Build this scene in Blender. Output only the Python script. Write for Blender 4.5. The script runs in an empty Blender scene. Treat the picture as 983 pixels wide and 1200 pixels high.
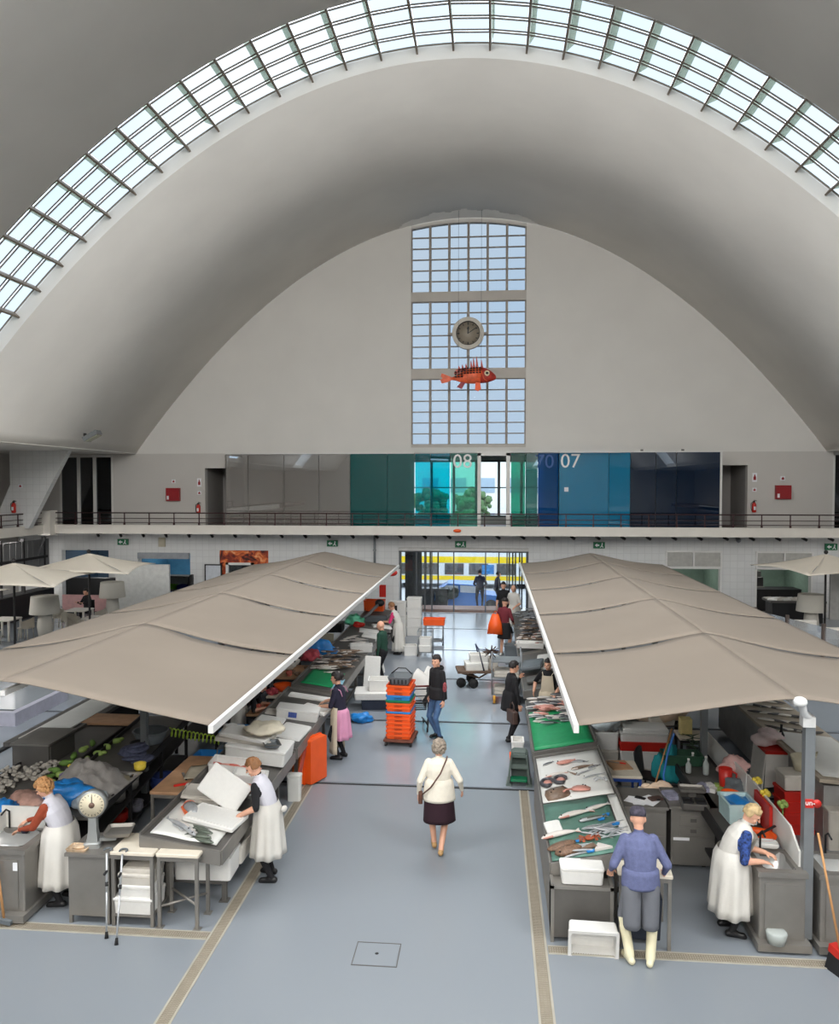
import bpy, math, random
import numpy as np
from mathutils import Vector, Matrix, Euler, noise
rnd = random.Random(7)
PI = math.pi
R = math.radians
scene = bpy.context.scene
COL = scene.collection

# ------------------------------------------------------------------ camera
cam_d = bpy.data.cameras.new('camera')
cam = bpy.data.objects.new('camera', cam_d)
COL.objects.link(cam)
cam.location = (0, 0, 5.4)
cam.rotation_euler = (R(90 - 1.97), 0, R(5.27))
cam_d.sensor_fit = 'VERTICAL'
cam_d.sensor_height = 24
cam_d.lens = 24 * 927 / 1200.0
cam_d.clip_end = 500
scene.camera = cam

# ------------------------------------------------------------------ view and sky
scene.view_settings.view_transform = 'Standard'
scene.view_settings.look = 'None'
scene.view_settings.exposure = -0.22
scene.view_settings.gamma = 1.0
scene.view_settings.use_curve_mapping = False
world = bpy.data.worlds.new('sky')
scene.world = world
world.use_nodes = True
wn = world.node_tree
wn.nodes.clear()
w_out = wn.nodes.new('ShaderNodeOutputWorld')
w_bg = wn.nodes.new('ShaderNodeBackground')
w_tc = wn.nodes.new('ShaderNodeTexCoord')
w_no = wn.nodes.new('ShaderNodeTexNoise')
w_no.inputs['Scale'].default_value = 2.2
w_no.inputs['Detail'].default_value = 3
w_rp = wn.nodes.new('ShaderNodeValToRGB')
w_rp.color_ramp.elements[0].position = 0.25
w_rp.color_ramp.elements[0].color = (0.56, 0.76, 1.0, 1)
w_rp.color_ramp.elements[1].position = 0.75
w_rp.color_ramp.elements[1].color = (0.90, 0.95, 1.0, 1)
w_bg.inputs['Strength'].default_value = 4.2
wn.links.new(w_tc.outputs['Generated'], w_no.inputs['Vector'])
wn.links.new(w_no.outputs['Fac'], w_rp.inputs['Fac'])
wn.links.new(w_rp.outputs['Color'], w_bg.inputs['Color'])
wn.links.new(w_bg.outputs['Background'], w_out.inputs['Surface'])

# ------------------------------------------------------------------ daylight and fill lamps
def area_light(name, loc, rot, sx, sy, watts, col=(1, 0.985, 0.96)):
    d = bpy.data.lights.new(name, 'AREA')
    d.shape = 'RECTANGLE'; d.size = sx; d.size_y = sy; d.energy = watts; d.color = col
    o = bpy.data.objects.new(name, d)
    o.location = loc; o.rotation_euler = rot
    COL.objects.link(o)
    return o
# daylight falling through the second and third roof bands (above and behind the viewer)
area_light('skylight_daylight', (-1.05, 4.0, 16.0), (R(30), 0, 0), 13, 2.8, 380)
area_light('skylight_daylight', (-9.6, 4.0, 12.6), (R(46), R(-36), 0), 7.5, 2.8, 850)
area_light('skylight_daylight', (7.5, 4.0, 12.6), (R(46), R(36), 0), 7.5, 2.8, 850)
# daylight falling straight down through the roof band in view
area_light('skylight_daylight', (-1.05, 19.5, 15.5), (0, 0, 0), 8.5, 2.4, 650, (.97, .985, 1)).data.spread = R(104)
# broad fill lamp added at the unseen end of the hall, behind the viewer
area_light('added_end_fill', (-1.05, -11.7, 12.2), (R(78), 0, 0), 13, 7, 4700, (1, .985, .965))

# ------------------------------------------------------------------ materials
MATS = {}
def mat(name, c, rough=0.6, metal=0.0, var=0.12, scale=6.0, bump=0.0, bscale=None, spec=0.5, trans=0.0, detail=4.0):
    """c is an sRGB 0-255 triple; the colour is broken up by a noise texture"""
    if name in MATS: return MATS[name]
    lin = [((v / 255.0) / 12.92 if v / 255.0 <= 0.04045 else ((v / 255.0 + 0.055) / 1.055) ** 2.4) for v in c]
    m = bpy.data.materials.new(name); m.use_nodes = True
    nt = m.node_tree; b = nt.nodes['Principled BSDF']
    b.inputs['Roughness'].default_value = rough
    b.inputs['Metallic'].default_value = metal
    b.inputs['Specular IOR Level'].default_value = spec
    tc = nt.nodes.new('ShaderNodeTexCoord')
    if var > 0 or bump > 0:
        no = nt.nodes.new('ShaderNodeTexNoise')
        no.inputs['Scale'].default_value = scale; no.inputs['Detail'].default_value = detail
        nt.links.new(tc.outputs['Object'], no.inputs['Vector'])
    if var > 0:
        rp = nt.nodes.new('ShaderNodeValToRGB')
        rp.color_ramp.elements[0].position = 0.22; rp.color_ramp.elements[1].position = 0.78
        rp.color_ramp.elements[0].color = [max(0, v * (1 - var)) for v in lin] + [1]
        rp.color_ramp.elements[1].color = [min(1, v * (1 + var)) for v in lin] + [1]
        nt.links.new(no.outputs['Fac'], rp.inputs['Fac'])
        nt.links.new(rp.outputs['Color'], b.inputs['Base Color'])
    else:
        b.inputs['Base Color'].default_value = lin + [1]
    if bump > 0:
        n2 = nt.nodes.new('ShaderNodeTexNoise'); n2.inputs['Scale'].default_value = bscale or scale * 8
        nt.links.new(tc.outputs['Object'], n2.inputs['Vector'])
        bp = nt.nodes.new('ShaderNodeBump'); bp.inputs['Strength'].default_value = bump; bp.inputs['Distance'].default_value = 0.01
        nt.links.new(n2.outputs['Fac'], bp.inputs['Height']); nt.links.new(bp.outputs['Normal'], b.inputs['Normal'])
    MATS[name] = m
    return m

def glass(name, tint, gloss=0.12, rough=0.0, diff=0.0, dcol=(0.5, 0.5, 0.5), fres=0.5):
    if name in MATS: return MATS[name]
    m = bpy.data.materials.new(name); m.use_nodes = True
    nt = m.node_tree; nt.nodes.clear()
    out = nt.nodes.new('ShaderNodeOutputMaterial')
    t = nt.nodes.new('ShaderNodeBsdfTransparent'); t.inputs['Color'].default_value = (*tint, 1)
    g = nt.nodes.new('ShaderNodeBsdfGlossy'); g.inputs['Roughness'].default_value = rough
    g.inputs['Color'].default_value = (0.9, 0.95, 1, 1)
    mx = nt.nodes.new('ShaderNodeMixShader')
    fr = nt.nodes.new('ShaderNodeLayerWeight'); fr.inputs['Blend'].default_value = 0.25
    mp = nt.nodes.new('ShaderNodeMath'); mp.operation = 'MULTIPLY_ADD'
    mp.inputs[1].default_value = fres; mp.inputs[2].default_value = gloss
    nt.links.new(fr.outputs['Fresnel'], mp.inputs[0])
    nt.links.new(mp.outputs[0], mx.inputs['Fac'])
    src = t
    if diff > 0:
        d = nt.nodes.new('ShaderNodeBsdfDiffuse'); d.inputs['Color'].default_value = (*dcol, 1)
        m2 = nt.nodes.new('ShaderNodeMixShader'); m2.inputs['Fac'].default_value = diff
        nt.links.new(t.outputs[0], m2.inputs[1]); nt.links.new(d.outputs[0], m2.inputs[2]); src = m2
    nt.links.new(src.outputs[0], mx.inputs[1]); nt.links.new(g.outputs[0], mx.inputs[2])
    nt.links.new(mx.outputs[0], out.inputs['Surface'])
    MATS[name] = m
    return m

def tile_mat(name, c, grout, sx, sz, rough=0.3, plane='XZ'):
    if name in MATS: return MATS[name]
    lin = lambda q: [((v / 255.0 + 0.055) / 1.055) ** 2.4 for v in q]
    m = bpy.data.materials.new(name); m.use_nodes = True
    nt = m.node_tree; b = nt.nodes['Principled BSDF']; b.inputs['Roughness'].default_value = rough
    tc = nt.nodes.new('ShaderNodeTexCoord')
    mp = nt.nodes.new('ShaderNodeMapping')
    sp = nt.nodes.new('ShaderNodeSeparateXYZ'); cb = nt.nodes.new('ShaderNodeCombineXYZ')
    nt.links.new(tc.outputs['Object'], sp.inputs[0])
    nt.links.new(sp.outputs[plane[0]], cb.inputs['X']); nt.links.new(sp.outputs[plane[1]], cb.inputs['Y'])
    br = nt.nodes.new('ShaderNodeTexBrick')
    br.offset = 0.0; br.squash = 1.0
    br.inputs['Scale'].default_value = 1.0
    br.inputs['Brick Width'].default_value = sx; br.inputs['Row Height'].default_value = sz
    br.inputs['Mortar Size'].default_value = 0.012; br.inputs['Mortar Smooth'].default_value = 0.2
    br.inputs['Color1'].default_value = (*lin(c), 1)
    br.inputs['Color2'].default_value = (*[v * 0.95 for v in lin(c)], 1)
    br.inputs['Mortar'].default_value = (*lin(grout), 1)
    nt.links.new(cb.outputs[0], br.inputs['Vector'])
    nt.links.new(br.outputs['Color'], b.inputs['Base Color'])
    bp = nt.nodes.new('ShaderNodeBump'); bp.inputs['Strength'].default_value = 0.4; bp.inputs['Distance'].default_value = 0.01; bp.invert = True
    nt.links.new(br.outputs['Fac'], bp.inputs['Height']); nt.links.new(bp.outputs['Normal'], b.inputs['Normal'])
    MATS[name] = m
    return m

STEEL = mat('brushed_steel', (138, 134, 128), 0.42, 0.5, 0.12, 3.0)
DSTEEL = mat('dull_steel', (100, 97, 93), 0.5, 0.35, 0.15, 3.0)
IRON = mat('dark_iron', (48, 46, 46), 0.6, 0.3, 0.2, 5)
STYRO = mat('styrofoam', (224, 222, 217), 0.8, 0, 0.03, 20, 0.2, 120)
DSTYRO = mat('used_styrofoam', (206, 200, 190), 0.8, 0, 0.1, 6, 0.2, 90)
WPLAS = mat('white_plastic', (225, 224, 218), 0.4, 0, 0.04, 5)
ORANGE = mat('orange_plastic', (240, 92, 28), 0.42, 0, 0.06, 5)
BLUEP = mat('blue_plastic', (42, 130, 200), 0.42, 0, 0.06, 5)
GREENP = mat('green_plastic', (20, 120, 80), 0.45, 0, 0.06, 5)
REDP = mat('red_plastic', (196, 40, 30), 0.42, 0, 0.08, 5)
BLACKP = mat('black_plastic', (28, 28, 30), 0.5, 0, 0.15, 5)
GREYP = mat('grey_plastic', (98, 104, 108), 0.5, 0, 0.08, 5)
RUBBER = mat('black_rubber', (22, 22, 22), 0.8, 0, 0.1, 8)
BOARD = mat('cutting_board', (218, 208, 190), 0.65, 0, 0.12, 4)
WOODB = mat('worn_wood', (178, 138, 104), 0.7, 0, 0.2, 5)
BROOMW = mat('broom_wood', (190, 140, 90), 0.6, 0, 0.12, 10)
BLUEBAG = mat('blue_bag_plastic', (45, 140, 220), 0.3, 0, 0.2, 9, 0.3, 30)
WHITEC = mat('white_cotton', (226, 222, 214), 0.85, 0, 0.05, 9, 0.25, 60)
PAPER = mat('paper', (232, 232, 234), 0.8, 0, 0.03, 10)
PALEMET = mat('white_metal', (226, 224, 220), 0.45, 0.1, 0.03, 6)
GREYMET = mat('grey_post_metal', (138, 142, 144), 0.45, 0.5, 0.08, 4)
# ------------------------------------------------------------------ mesh helpers
class MB:
    """collects shapes into one mesh"""
    def __init__(s, T=None):
        s.v = []; s.f = []; s.sm = []; s.T = T; s.mi = []; s.cur = 0
    def add(s, vs, fs, smooth=False):
        o = len(s.v)
        if s.T is not None: vs = [tuple(s.T @ Vector(p)) for p in vs]
        s.v.extend(vs)
        for f in fs:
            s.f.append([i + o for i in f]); s.sm.append(smooth); s.mi.append(s.cur)
        return s
    def slot(s, i): s.cur = i; return s
    def box(s, x0, x1, y0, y1, z0, z1):
        return s.add([(x0,y0,z0),(x1,y0,z0),(x1,y1,z0),(x0,y1,z0),(x0,y0,z1),(x1,y0,z1),(x1,y1,z1),(x0,y1,z1)],
                     [(3,2,1,0),(4,5,6,7),(0,1,5,4),(1,2,6,5),(2,3,7,6),(3,0,4,7)])
    def obox(s, c, sz, rot=(0,0,0)):
        m = Matrix.Translation(c) @ Euler(rot).to_matrix().to_4x4()
        h = [q / 2 for q in sz]
        vs = [tuple(m @ Vector((sx*h[0], sy*h[1], sz_*h[2]))) for sz_ in (-1,1) for sx, sy in ((-1,-1),(1,-1),(1,1),(-1,1))]
        return s.add(vs, [(3,2,1,0),(4,5,6,7),(0,1,5,4),(1,2,6,5),(2,3,7,6),(3,0,4,7)])
    def loft(s, rings, cap0=True, cap1=True, smooth=True, closed=True):
        n = len(rings[0]); vs = [p for r in rings for p in r]; fs = []
        for i in range(len(rings) - 1):
            for j in range(n if closed else n - 1):
                k = (j + 1) % n
                fs.append((i*n+j, i*n+k, (i+1)*n+k, (i+1)*n+j))
        if cap0: fs.append(tuple(reversed(range(n))))
        if cap1: fs.append(tuple(range((len(rings)-1)*n, len(rings)*n)))
        return s.add(vs, fs, smooth)
    def cyl(s, p0, p1, r0, r1=None, n=10, smooth=True, cap=True):
        r1 = r0 if r1 is None else r1
        a = Vector(p0); b = Vector(p1); d = (b - a)
        if d.length < 1e-6: return s
        d.normalize(); u = d.orthogonal().normalized(); w = d.cross(u)
        ring = lambda c, r: [tuple(c + (u*math.cos(2*PI*i/n) + w*math.sin(2*PI*i/n)) * r) for i in range(n)]
        return s.loft([ring(a, r0), ring(b, r1)], cap, cap, smooth)
    def tube(s, pts, r, n=6, taper=None):
        P = [Vector(p) for p in pts]; rings = []; u = None
        for i, p in enumerate(P):
            d = (P[min(i+1, len(P)-1)] - P[max(i-1, 0)]).normalized()
            if u is None: u = d.orthogonal().normalized()
            u = (u - d * u.dot(d)).normalized(); w = d.cross(u)
            rr = r if taper is None else r * taper[i]
            rings.append([tuple(p + (u*math.cos(2*PI*k/n) + w*math.sin(2*PI*k/n)) * rr) for k in range(n)])
        return s.loft(rings)
    def lathe(s, prof, c=(0,0,0), n=16, cap0=True, cap1=True):
        return s.loft([[(c[0]+r*math.cos(2*PI*i/n), c[1]+r*math.sin(2*PI*i/n), c[2]+z) for i in range(n)] for r, z in prof], cap0, cap1)
    def ell(s, c, r, n=12, m=8, rot=None):
        M3 = Euler(rot).to_matrix() if rot is not None else None
        rings = []
        for j in range(m + 1):
            a = -PI/2 + PI * j / m
            ca = max(math.cos(a), 0.02)
            ring = []
            for i in range(n):
                v = Vector((r[0]*ca*math.cos(2*PI*i/n), r[1]*ca*math.sin(2*PI*i/n), r[2]*math.sin(a)))
                if M3: v = M3 @ v
                ring.append((c[0]+v.x, c[1]+v.y, c[2]+v.z))
            rings.append(ring)
        return s.loft(rings)
    def rr(s, w, d, z0, z1, rad=0.02, inset=0.0, c=(0,0), wall=None, floor=None, k=3):
        """rounded rectangle block; with wall: an open tub"""
        def ring(ww, dd, r, z):
            r = min(r, ww/2-1e-4, dd/2-1e-4); out = []
            for qx, qy, a0 in ((1,1,0),(-1,1,90),(-1,-1,180),(1,-1,270)):
                for t in range(k):
                    a = R(a0 + 90*t/(k-1)); out.append((c[0]+qx*(ww/2-r)+r*math.cos(a), c[1]+qy*(dd/2-r)+r*math.sin(a), z))
            return out
        b = ring(w-2*inset, d-2*inset, rad, z0)
        if wall is None:
            e = min(rad*0.5, (z1-z0)*0.3, 0.015)
            return s.loft([b, ring(w, d, rad, z1-e), ring(w-2*e, d-2*e, rad, z1)], smooth=False)
        return s.loft([b, ring(w, d, rad, z1), ring(w-2*wall, d-2*wall, rad*0.7, z1), ring(w-2*wall-2*inset, d-2*wall-2*inset, rad*0.7, z0+(floor or wall))], smooth=False)
    def frame(s, w, d, z0, z1, wall, rad=0.02, k=3):
        def ring(ww, dd, r, z):
            out = []
            for qx, qy, a0 in ((1,1,0),(-1,1,90),(-1,-1,180),(1,-1,270)):
                for t in range(k):
                    a = R(a0 + 90*t/(k-1)); out.append((qx*(ww/2-r)+r*math.cos(a), qy*(dd/2-r)+r*math.sin(a), z))
            return out
        i = lambda z: ring(w-2*wall, d-2*wall, rad*.7, z)
        return s.loft([ring(w, d, rad, z0), ring(w, d, rad, z1), i(z1), i(z0), ring(w, d, rad, z0)], False, False, smooth=False)
    def prism(s, poly, axis, a, b):
        def pt(p, q):
            return {'x': (q, p[0], p[1]), 'y': (p[0], q, p[1]), 'z': (p[0], p[1], q)}[axis]
        n = len(poly); vs = [pt(p, a) for p in poly] + [pt(p, b) for p in poly]
        fs = [tuple(reversed(range(n))), tuple(range(n, 2*n))] + [(i, (i+1)%n, n+(i+1)%n, n+i) for i in range(n)]
        return s.add(vs, fs)
    def grid(s, fn, nu, nv, th=None, smooth=True):
        """surface fn(u,v), optionally with thickness straight down"""
        vs = [fn(i/nu, j/nv) for j in range(nv+1) for i in range(nu+1)]
        W = nu + 1
        fs = [(j*W+i, j*W+i+1, (j+1)*W+i+1, (j+1)*W+i) for j in range(nv) for i in range(nu)]
        if th:
            N = len(vs)
            vs = vs + [(p[0], p[1], p[2]-th) for p in vs]
            fs2 = [tuple(reversed([q+N for q in f])) for f in fs]
            rim = [i for i in range(W)] + [j*W+nu for j in range(1, nv+1)] + [nv*W+i for i in range(nu-1, -1, -1)] + [j*W for j in range(nv-1, 0, -1)]
            fs3 = [(rim[(i+1)%len(rim)], rim[i], rim[i]+N, rim[(i+1)%len(rim)]+N) for i in range(len(rim))]
            fs = fs + fs2 + fs3
        return s.add(vs, fs, smooth)
    def mesh(s, name, mats):
        me = bpy.data.meshes.new(name)
        me.from_pydata(s.v, [], s.f)
        me.polygons.foreach_set('use_smooth', s.sm)
        for m in (mats if isinstance(mats, (list, tuple)) else [mats]): me.materials.append(m)
        if any(s.mi): me.polygons.foreach_set('material_index', s.mi)
        me.update()
        return me

def link(name, data, parent=None, loc=(0,0,0), rot=(0,0,0), scale=None):
    o = bpy.data.objects.new(name, data)
    COL.objects.link(o)
    o.location = loc; o.rotation_euler = rot
    if scale is not None: o.scale = scale
    if parent is not None: o.parent = parent
    return o
def part(name, mb, m, parent, label=None, loc=(0,0,0), rot=(0,0,0)):
    o = link(name, mb.mesh(name, m) if isinstance(mb, MB) else mb, parent, loc, rot)
    if label: o['label'] = label
    return o
def tag(o, label, cat, group=None, kind=None):
    o['label'] = label; o['category'] = cat
    if group: o['group'] = group
    if kind: o['kind'] = kind
    return o
def thing(name, label, cat, loc=(0,0,0), rz=0, group=None, rot=None):
    o = link(name, None, None, loc, rot if rot is not None else (0, 0, rz))
    o.empty_display_size = 0.1
    return tag(o, label, cat, group)
def single(name, mb, m, label, cat, loc=(0,0,0), rot=(0,0,0), group=None):
    return tag(link(name, mb.mesh(name, m) if isinstance(mb, MB) else mb, None, loc, rot), label, cat, group)
def struct(name, mb, m, parent=None, loc=(0,0,0)):
    o = link(name, mb.mesh(name, m), parent, loc)
    if parent is None: o['kind'] = 'structure'
    return o
def dup(root, loc, rot=(0,0,0), label=None, group=None, scale=None):
    def cp(o, par):
        c = o.copy(); COL.objects.link(c)
        if par is not None: c.parent = par
        for ch in o.children: cp(ch, c)
        return c
    r = cp(root, None); r.location = loc; r.rotation_euler = rot
    if scale is not None: r.scale = scale
    if label: r['label'] = label
    if group: r['group'] = group
    return r
def text_mesh(body, size, ext=0.003):
    cu = bpy.data.curves.new('lettering', 'FONT'); cu.body = body; cu.size = size; cu.extrude = ext
    cu.align_x = 'CENTER'; cu.align_y = 'CENTER'; cu.resolution_u = 3
    o = bpy.data.objects.new('lettering', cu); COL.objects.link(o)
    me = bpy.data.meshes.new_from_object(o.evaluated_get(bpy.context.evaluated_depsgraph_get()))
    bpy.data.objects.remove(o); bpy.data.curves.remove(cu)
    return me
def lettering(body, size, m, parent, loc, rot=(R(90), 0, 0), label=None):
    me = text_mesh(body, size); me.materials.clear(); me.materials.append(m)
    return part('lettering', me, m, parent, label, loc, rot)
# ------------------------------------------------------------------ the hall
XC, HW, ZT, ZS = -1.05, 14.45, 16.5, 6.75          # axis, half width, crown and springing of the parabola
def arch(x): return ZT - (ZT - ZS) * ((x - XC) / HW) ** 2
def arch_n(x):
    s = -2 * (ZT - ZS) * (x - XC) / HW ** 2
    l = math.hypot(s, 1); return (-s / l, 1 / l)
PLASTER = mat('white_plaster_vault', (226, 223, 217), 0.85, 0, 0.08, 0.35, 0.06, 3, detail=8)
PLASTER2 = mat('white_plaster_wall', (216, 213, 207), 0.85, 0, 0.04, 0.6, 0.06, 3, detail=8)
GREYWALL = mat('grey_wall_paint', (196, 192, 186), 0.8, 0, 0.03, 0.8)
TILE = tile_mat('white_wall_tile', (220, 220, 218), (206, 206, 204), 0.285, 0.285)
TILEX = tile_mat('white_side_tile', (222, 222, 220), (200, 200, 198), 0.285, 0.285, plane='YZ')
DARKROOM = mat('dark_room_paint', (70, 70, 72), 0.8, 0, 0.1, 1)

# floor: slabs with open joints over a dark base
fl_nodes = mat('blue_grey_epoxy_floor', (134, 140, 146), 0.34, 0, 0.0, spec=0.6)
def floor_wear(m):
    nt = m.node_tree; b = nt.nodes['Principled BSDF']
    no = nt.nodes.new('ShaderNodeTexNoise'); no.inputs['Scale'].default_value = 0.5; no.inputs['Detail'].default_value = 2
    tc = nt.nodes.new('ShaderNodeTexCoord'); nt.links.new(tc.outputs['Object'], no.inputs['Vector'])
    mr = nt.nodes.new('ShaderNodeMapRange'); mr.inputs['From Min'].default_value = 0.0; mr.inputs['From Max'].default_value = 1.0
    mr.inputs['To Min'].default_value = 0.26; mr.inputs['To Max'].default_value = 0.44
    nt.links.new(no.outputs['Fac'], mr.inputs['Value']); nt.links.new(mr.outputs['Result'], b.inputs['Roughness'])
floor_wear(fl_nodes)
WET_BRIGHT_FLOOR = mat('wet_brightened_blue_grey_epoxy_floor', (146, 153, 161), 0.17, 0, 0.05, 0.9, 0.10, 3, detail=3, spec=0.8)  # wet gloss; the lighter base colour also stands in for more light down the aisle
JOINT = mat('dark_floor_joint', (38, 38, 40), 0.8, 0, 0.1, 3)
floor = struct('floor', MB().box(-21, 19, -12, 33.3, -0.3, -0.02), JOINT)
JY = [-12, 13.95, 17.82, 21.8, 25.66, 29.5, 33.3]
for i in range(6):
    part('floor_slab', MB().box(-21, 19, JY[i] + (0.06 if i else 0), JY[i+1] - (0.06 if i < 5 else 0), -0.019, 0), WET_BRIGHT_FLOOR if i >= 1 else fl_nodes, floor)
# drain channels with slotted gratings
GRATE = mat('tan_drain_grating', (150, 140, 124), 0.55, 0.2, 0.12, 6)
GFRAME = mat('drain_frame', (176, 170, 156), 0.6, 0.1, 0.12, 4)
def grate_mesh(n, w):
    b = MB()
    for k in range(n): b.box(-w/2, w/2, k/n + 0.004, k/n + 0.018, 0.001, 0.006)
    for x in (-w/2, -w/6, w/6, w/2 - 0.006): b.box(x, x + 0.006, 0, 1, 0.001, 0.0055)
    return b.mesh('grate', GRATE)
gm = grate_mesh(36, 0.12)
def drain(name, p0, length, ang):
    t = struct(name, MB().box(-0.085, -0.062, 0, length, 0, 0.007).box(0.062, 0.085, 0, length, 0, 0.007).box(-0.062, 0.062, 0, length, 0, 0.0008).slot(0), [GFRAME])
    t.location = (p0[0], p0[1], 0); t.rotation_euler = (0, 0, ang)
    k = 0
    while k + 1 <= length + 1e-6:
        link('grate', gm, t, (0, k, 0)); k += 1
drain('trim_1', (-3.28, 3.9), 10, 0)
drain('trim_2', (0.565, 3.9), 10, 0)
drain('trim_3', (-3.37, 9.02), 8, R(90))
drain('trim_4', (0.66, 9.11), 8, R(-90))
h = thing('floor_hatch', 'square flush floor hatch with one finger hole in the aisle floor', 'hatch', (-1.31, 8.84, 0))
part('frame', MB().box(-.26,.26,-.23,-.218,0,.004).box(-.26,.26,.218,.23,0,.004).box(-.26,-.25,-.218,.218,0,.004).box(.25,.26,-.218,.218,0,.004), DSTEEL, h)
part('lid', MB().box(-.245,.245,-.213,.213,0,.004), fl_nodes, h)
part('finger_hole', MB().lathe([(.022,0),(.022,.005)],(0,0.01,0),10), IRON, h)

# ---- walls
def holed(mb, x0, x1, z0, z1, y0, y1, holes):
    xs = sorted({x0, x1, *[h[0] for h in holes], *[h[1] for h in holes]})
    for a, b in zip(xs[:-1], xs[1:]):
        hs = sorted([(h[2], h[3]) for h in holes if h[0] < b - 1e-6 and h[1] > a + 1e-6]); z = z0
        for c, d in hs:
            if c > z + 1e-6: mb.box(a, b, y0, y1, z, c)
            z = max(z, d)
        if z < z1 - 1e-6: mb.box(a, b, y0, y1, z, z1)
    return mb
GH = [(-3.95, 1.51, 0, 2.62), (-18.95, -16.8, 0, 2.52), (-15.43, -13.1, 0, 2.42), (-11.79, -9.62, 0, 2.56), (7.15, 9.3, 0, 2.0), (10.72, 12.88, 0, 2.02)]
wall_back = struct('wall_back', holed(MB(), -21, 19, 0, 3.4, 33.3, 33.6, GH), TILE)
UH = [(-12.4, 10.33, 3.65, 6.72), (-19.0, -16.55, 3.65, 6.68), (13.65, 16.1, 3.65, 6.68)]
struct('wall_back', holed(MB(), -21, 19, 3.4, 6.75, 33.3, 33.6, UH), GREYWALL)
# solid bits of the upper wall beside the glass front: lintels over the two side doors
struct('wall_back', MB().box(-12.4, -11.5, 33.3, 33.6, 6.12, 6.72).box(9.2, 10.33, 33.3, 33.6, 6.2, 6.72), GREYWALL)
# gable under the vault, either side of the tall window
WX0, WX1, WZ0 = -3.43, 1.37, 6.97
gb = MB()
for x0, x1 in ((XC - HW, WX0), (WX1, XC + HW)):
    n = 40
    for i in range(n):
        a = x0 + (x1-x0)*i/n; b = x0 + (x1-x0)*(i+1)/n
        gb.prism([(a, ZS), (b, ZS), (b, max(arch(b), ZS+.001)), (a, max(arch(a), ZS+.001))], 'y', 33.3, 33.65)
gb.box(WX0, WX1, 33.3, 33.65, ZS, WZ0)
struct('wall_gable', gb, PLASTER2)
struct('wall_front', MB().box(-21, 19, -12.3, -12, 0, 17), PLASTER2)
struct('wall_left', MB().box(-21.3, -21, -12, 33.6, 0, 6.75), GREYWALL)
struct('wall_right', MB().box(19, 19.3, -12, 33.6, 0, 6.75), GREYWALL)
# ---- vault shells
def shell(y0, y1):
    n = 120; rings = []; th = 0.42
    for i in range(n + 1):
        x = XC - HW + 2 * HW * i / n; z = arch(x); nx, nz = arch_n(x)
        rings.append([(x, y0, z), (x, y1, z), (x + nx*th, y1, z + nz*th), (x + nx*th, y0, z + nz*th)])
    b = MB(); b.loft(rings, smooth=False)
    for i in range(n): b.sm[i*4] = True; b.sm[i*4+2] = True
    return b
for y0, y1 in ((21.0, 33.3), (5.5, 18.0), (-12, 2.5)):
    c = struct('ceiling', shell(y0, y1), PLASTER)
# gallery soffits outside the vault feet
struct('ceiling', MB().box(-21, XC-HW+.02, -12, 33.3, 6.75, 7.0), PLASTER)
struct('ceiling', MB().box(XC+HW-.02, 19, -12, 33.3, 6.75, 7.0), PLASTER)

# ---- skylight band
SKYGLASS = glass('skylight_glass', (0.59, 0.60, 0.60), 0.0, fres=0.05)
BARM = mat('skylight_bar_paint', (128, 116, 102), 0.6, 0.1, 0.1, 5)
FINM = mat('frosted_fin', (226, 230, 216), 0.8, 0, 0.04, 2)
_t = FINM.node_tree; _tr = _t.nodes.new('ShaderNodeBsdfTranslucent'); _tr.inputs['Color'].default_value = (.80, .84, .74, 1); _mx = _t.nodes.new('ShaderNodeMixShader'); _mx.inputs['Fac'].default_value = .65
_o = [n for n in _t.nodes if n.type == 'OUTPUT_MATERIAL'][0]
_t.links.new(_t.nodes['Principled BSDF'].outputs[0], _mx.inputs[1]); _t.links.new(_tr.outputs[0], _mx.inputs[2]); _t.links.new(_mx.outputs[0], _o.inputs['Surface'])
xs = [XC]; st = 0.93
def walk(sgn):
    out = []; x = XC; acc = 0
    while abs(x - XC) < HW - 0.01:
        sl = 2 * (ZT-ZS) * (x-XC) / HW**2
        x += sgn * 0.005; acc += 0.005 * math.hypot(1, sl)
        if acc >= st: out.append(x); acc = 0
    return out
xs = list(reversed(walk(-1))) + [XC] + walk(1)
sky = struct('window_2', MB().box(XC-HW-.45, XC-HW-.3, 17.9, 21.1, 6.5, 6.9).box(XC+HW+.3, XC+HW+.45, 17.9, 21.1, 6.5, 6.9), PLASTER)
SY0, SY1, NR = 18.0, 21.0, 5
beam_me = MB().box(-0.025, 0.025, 0, SY1-SY0, -0.17, 0.05).mesh('mullion', BARM)
fin_me = MB().box(-0.02, 0.02, 0, SY1-SY0, 0, 0.3).mesh('roof_fin', FINM)
bar_b = MB(); pw = (SY1 - SY0) / NR
for k in range(NR + 1):
    for q in (-0.055, 0.055): bar_b.box(-st/2, st/2, k*pw + q - 0.010, k*pw + q + 0.010, -0.02, 0.015)
bar_me = bar_b.mesh('glazing_bars', BARM)
pane_me = MB().box(-st/2 + 0.03, st/2 - 0.03, 0.03, pw - 0.03, 0, 0.012).mesh('pane', SKYGLASS)
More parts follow.
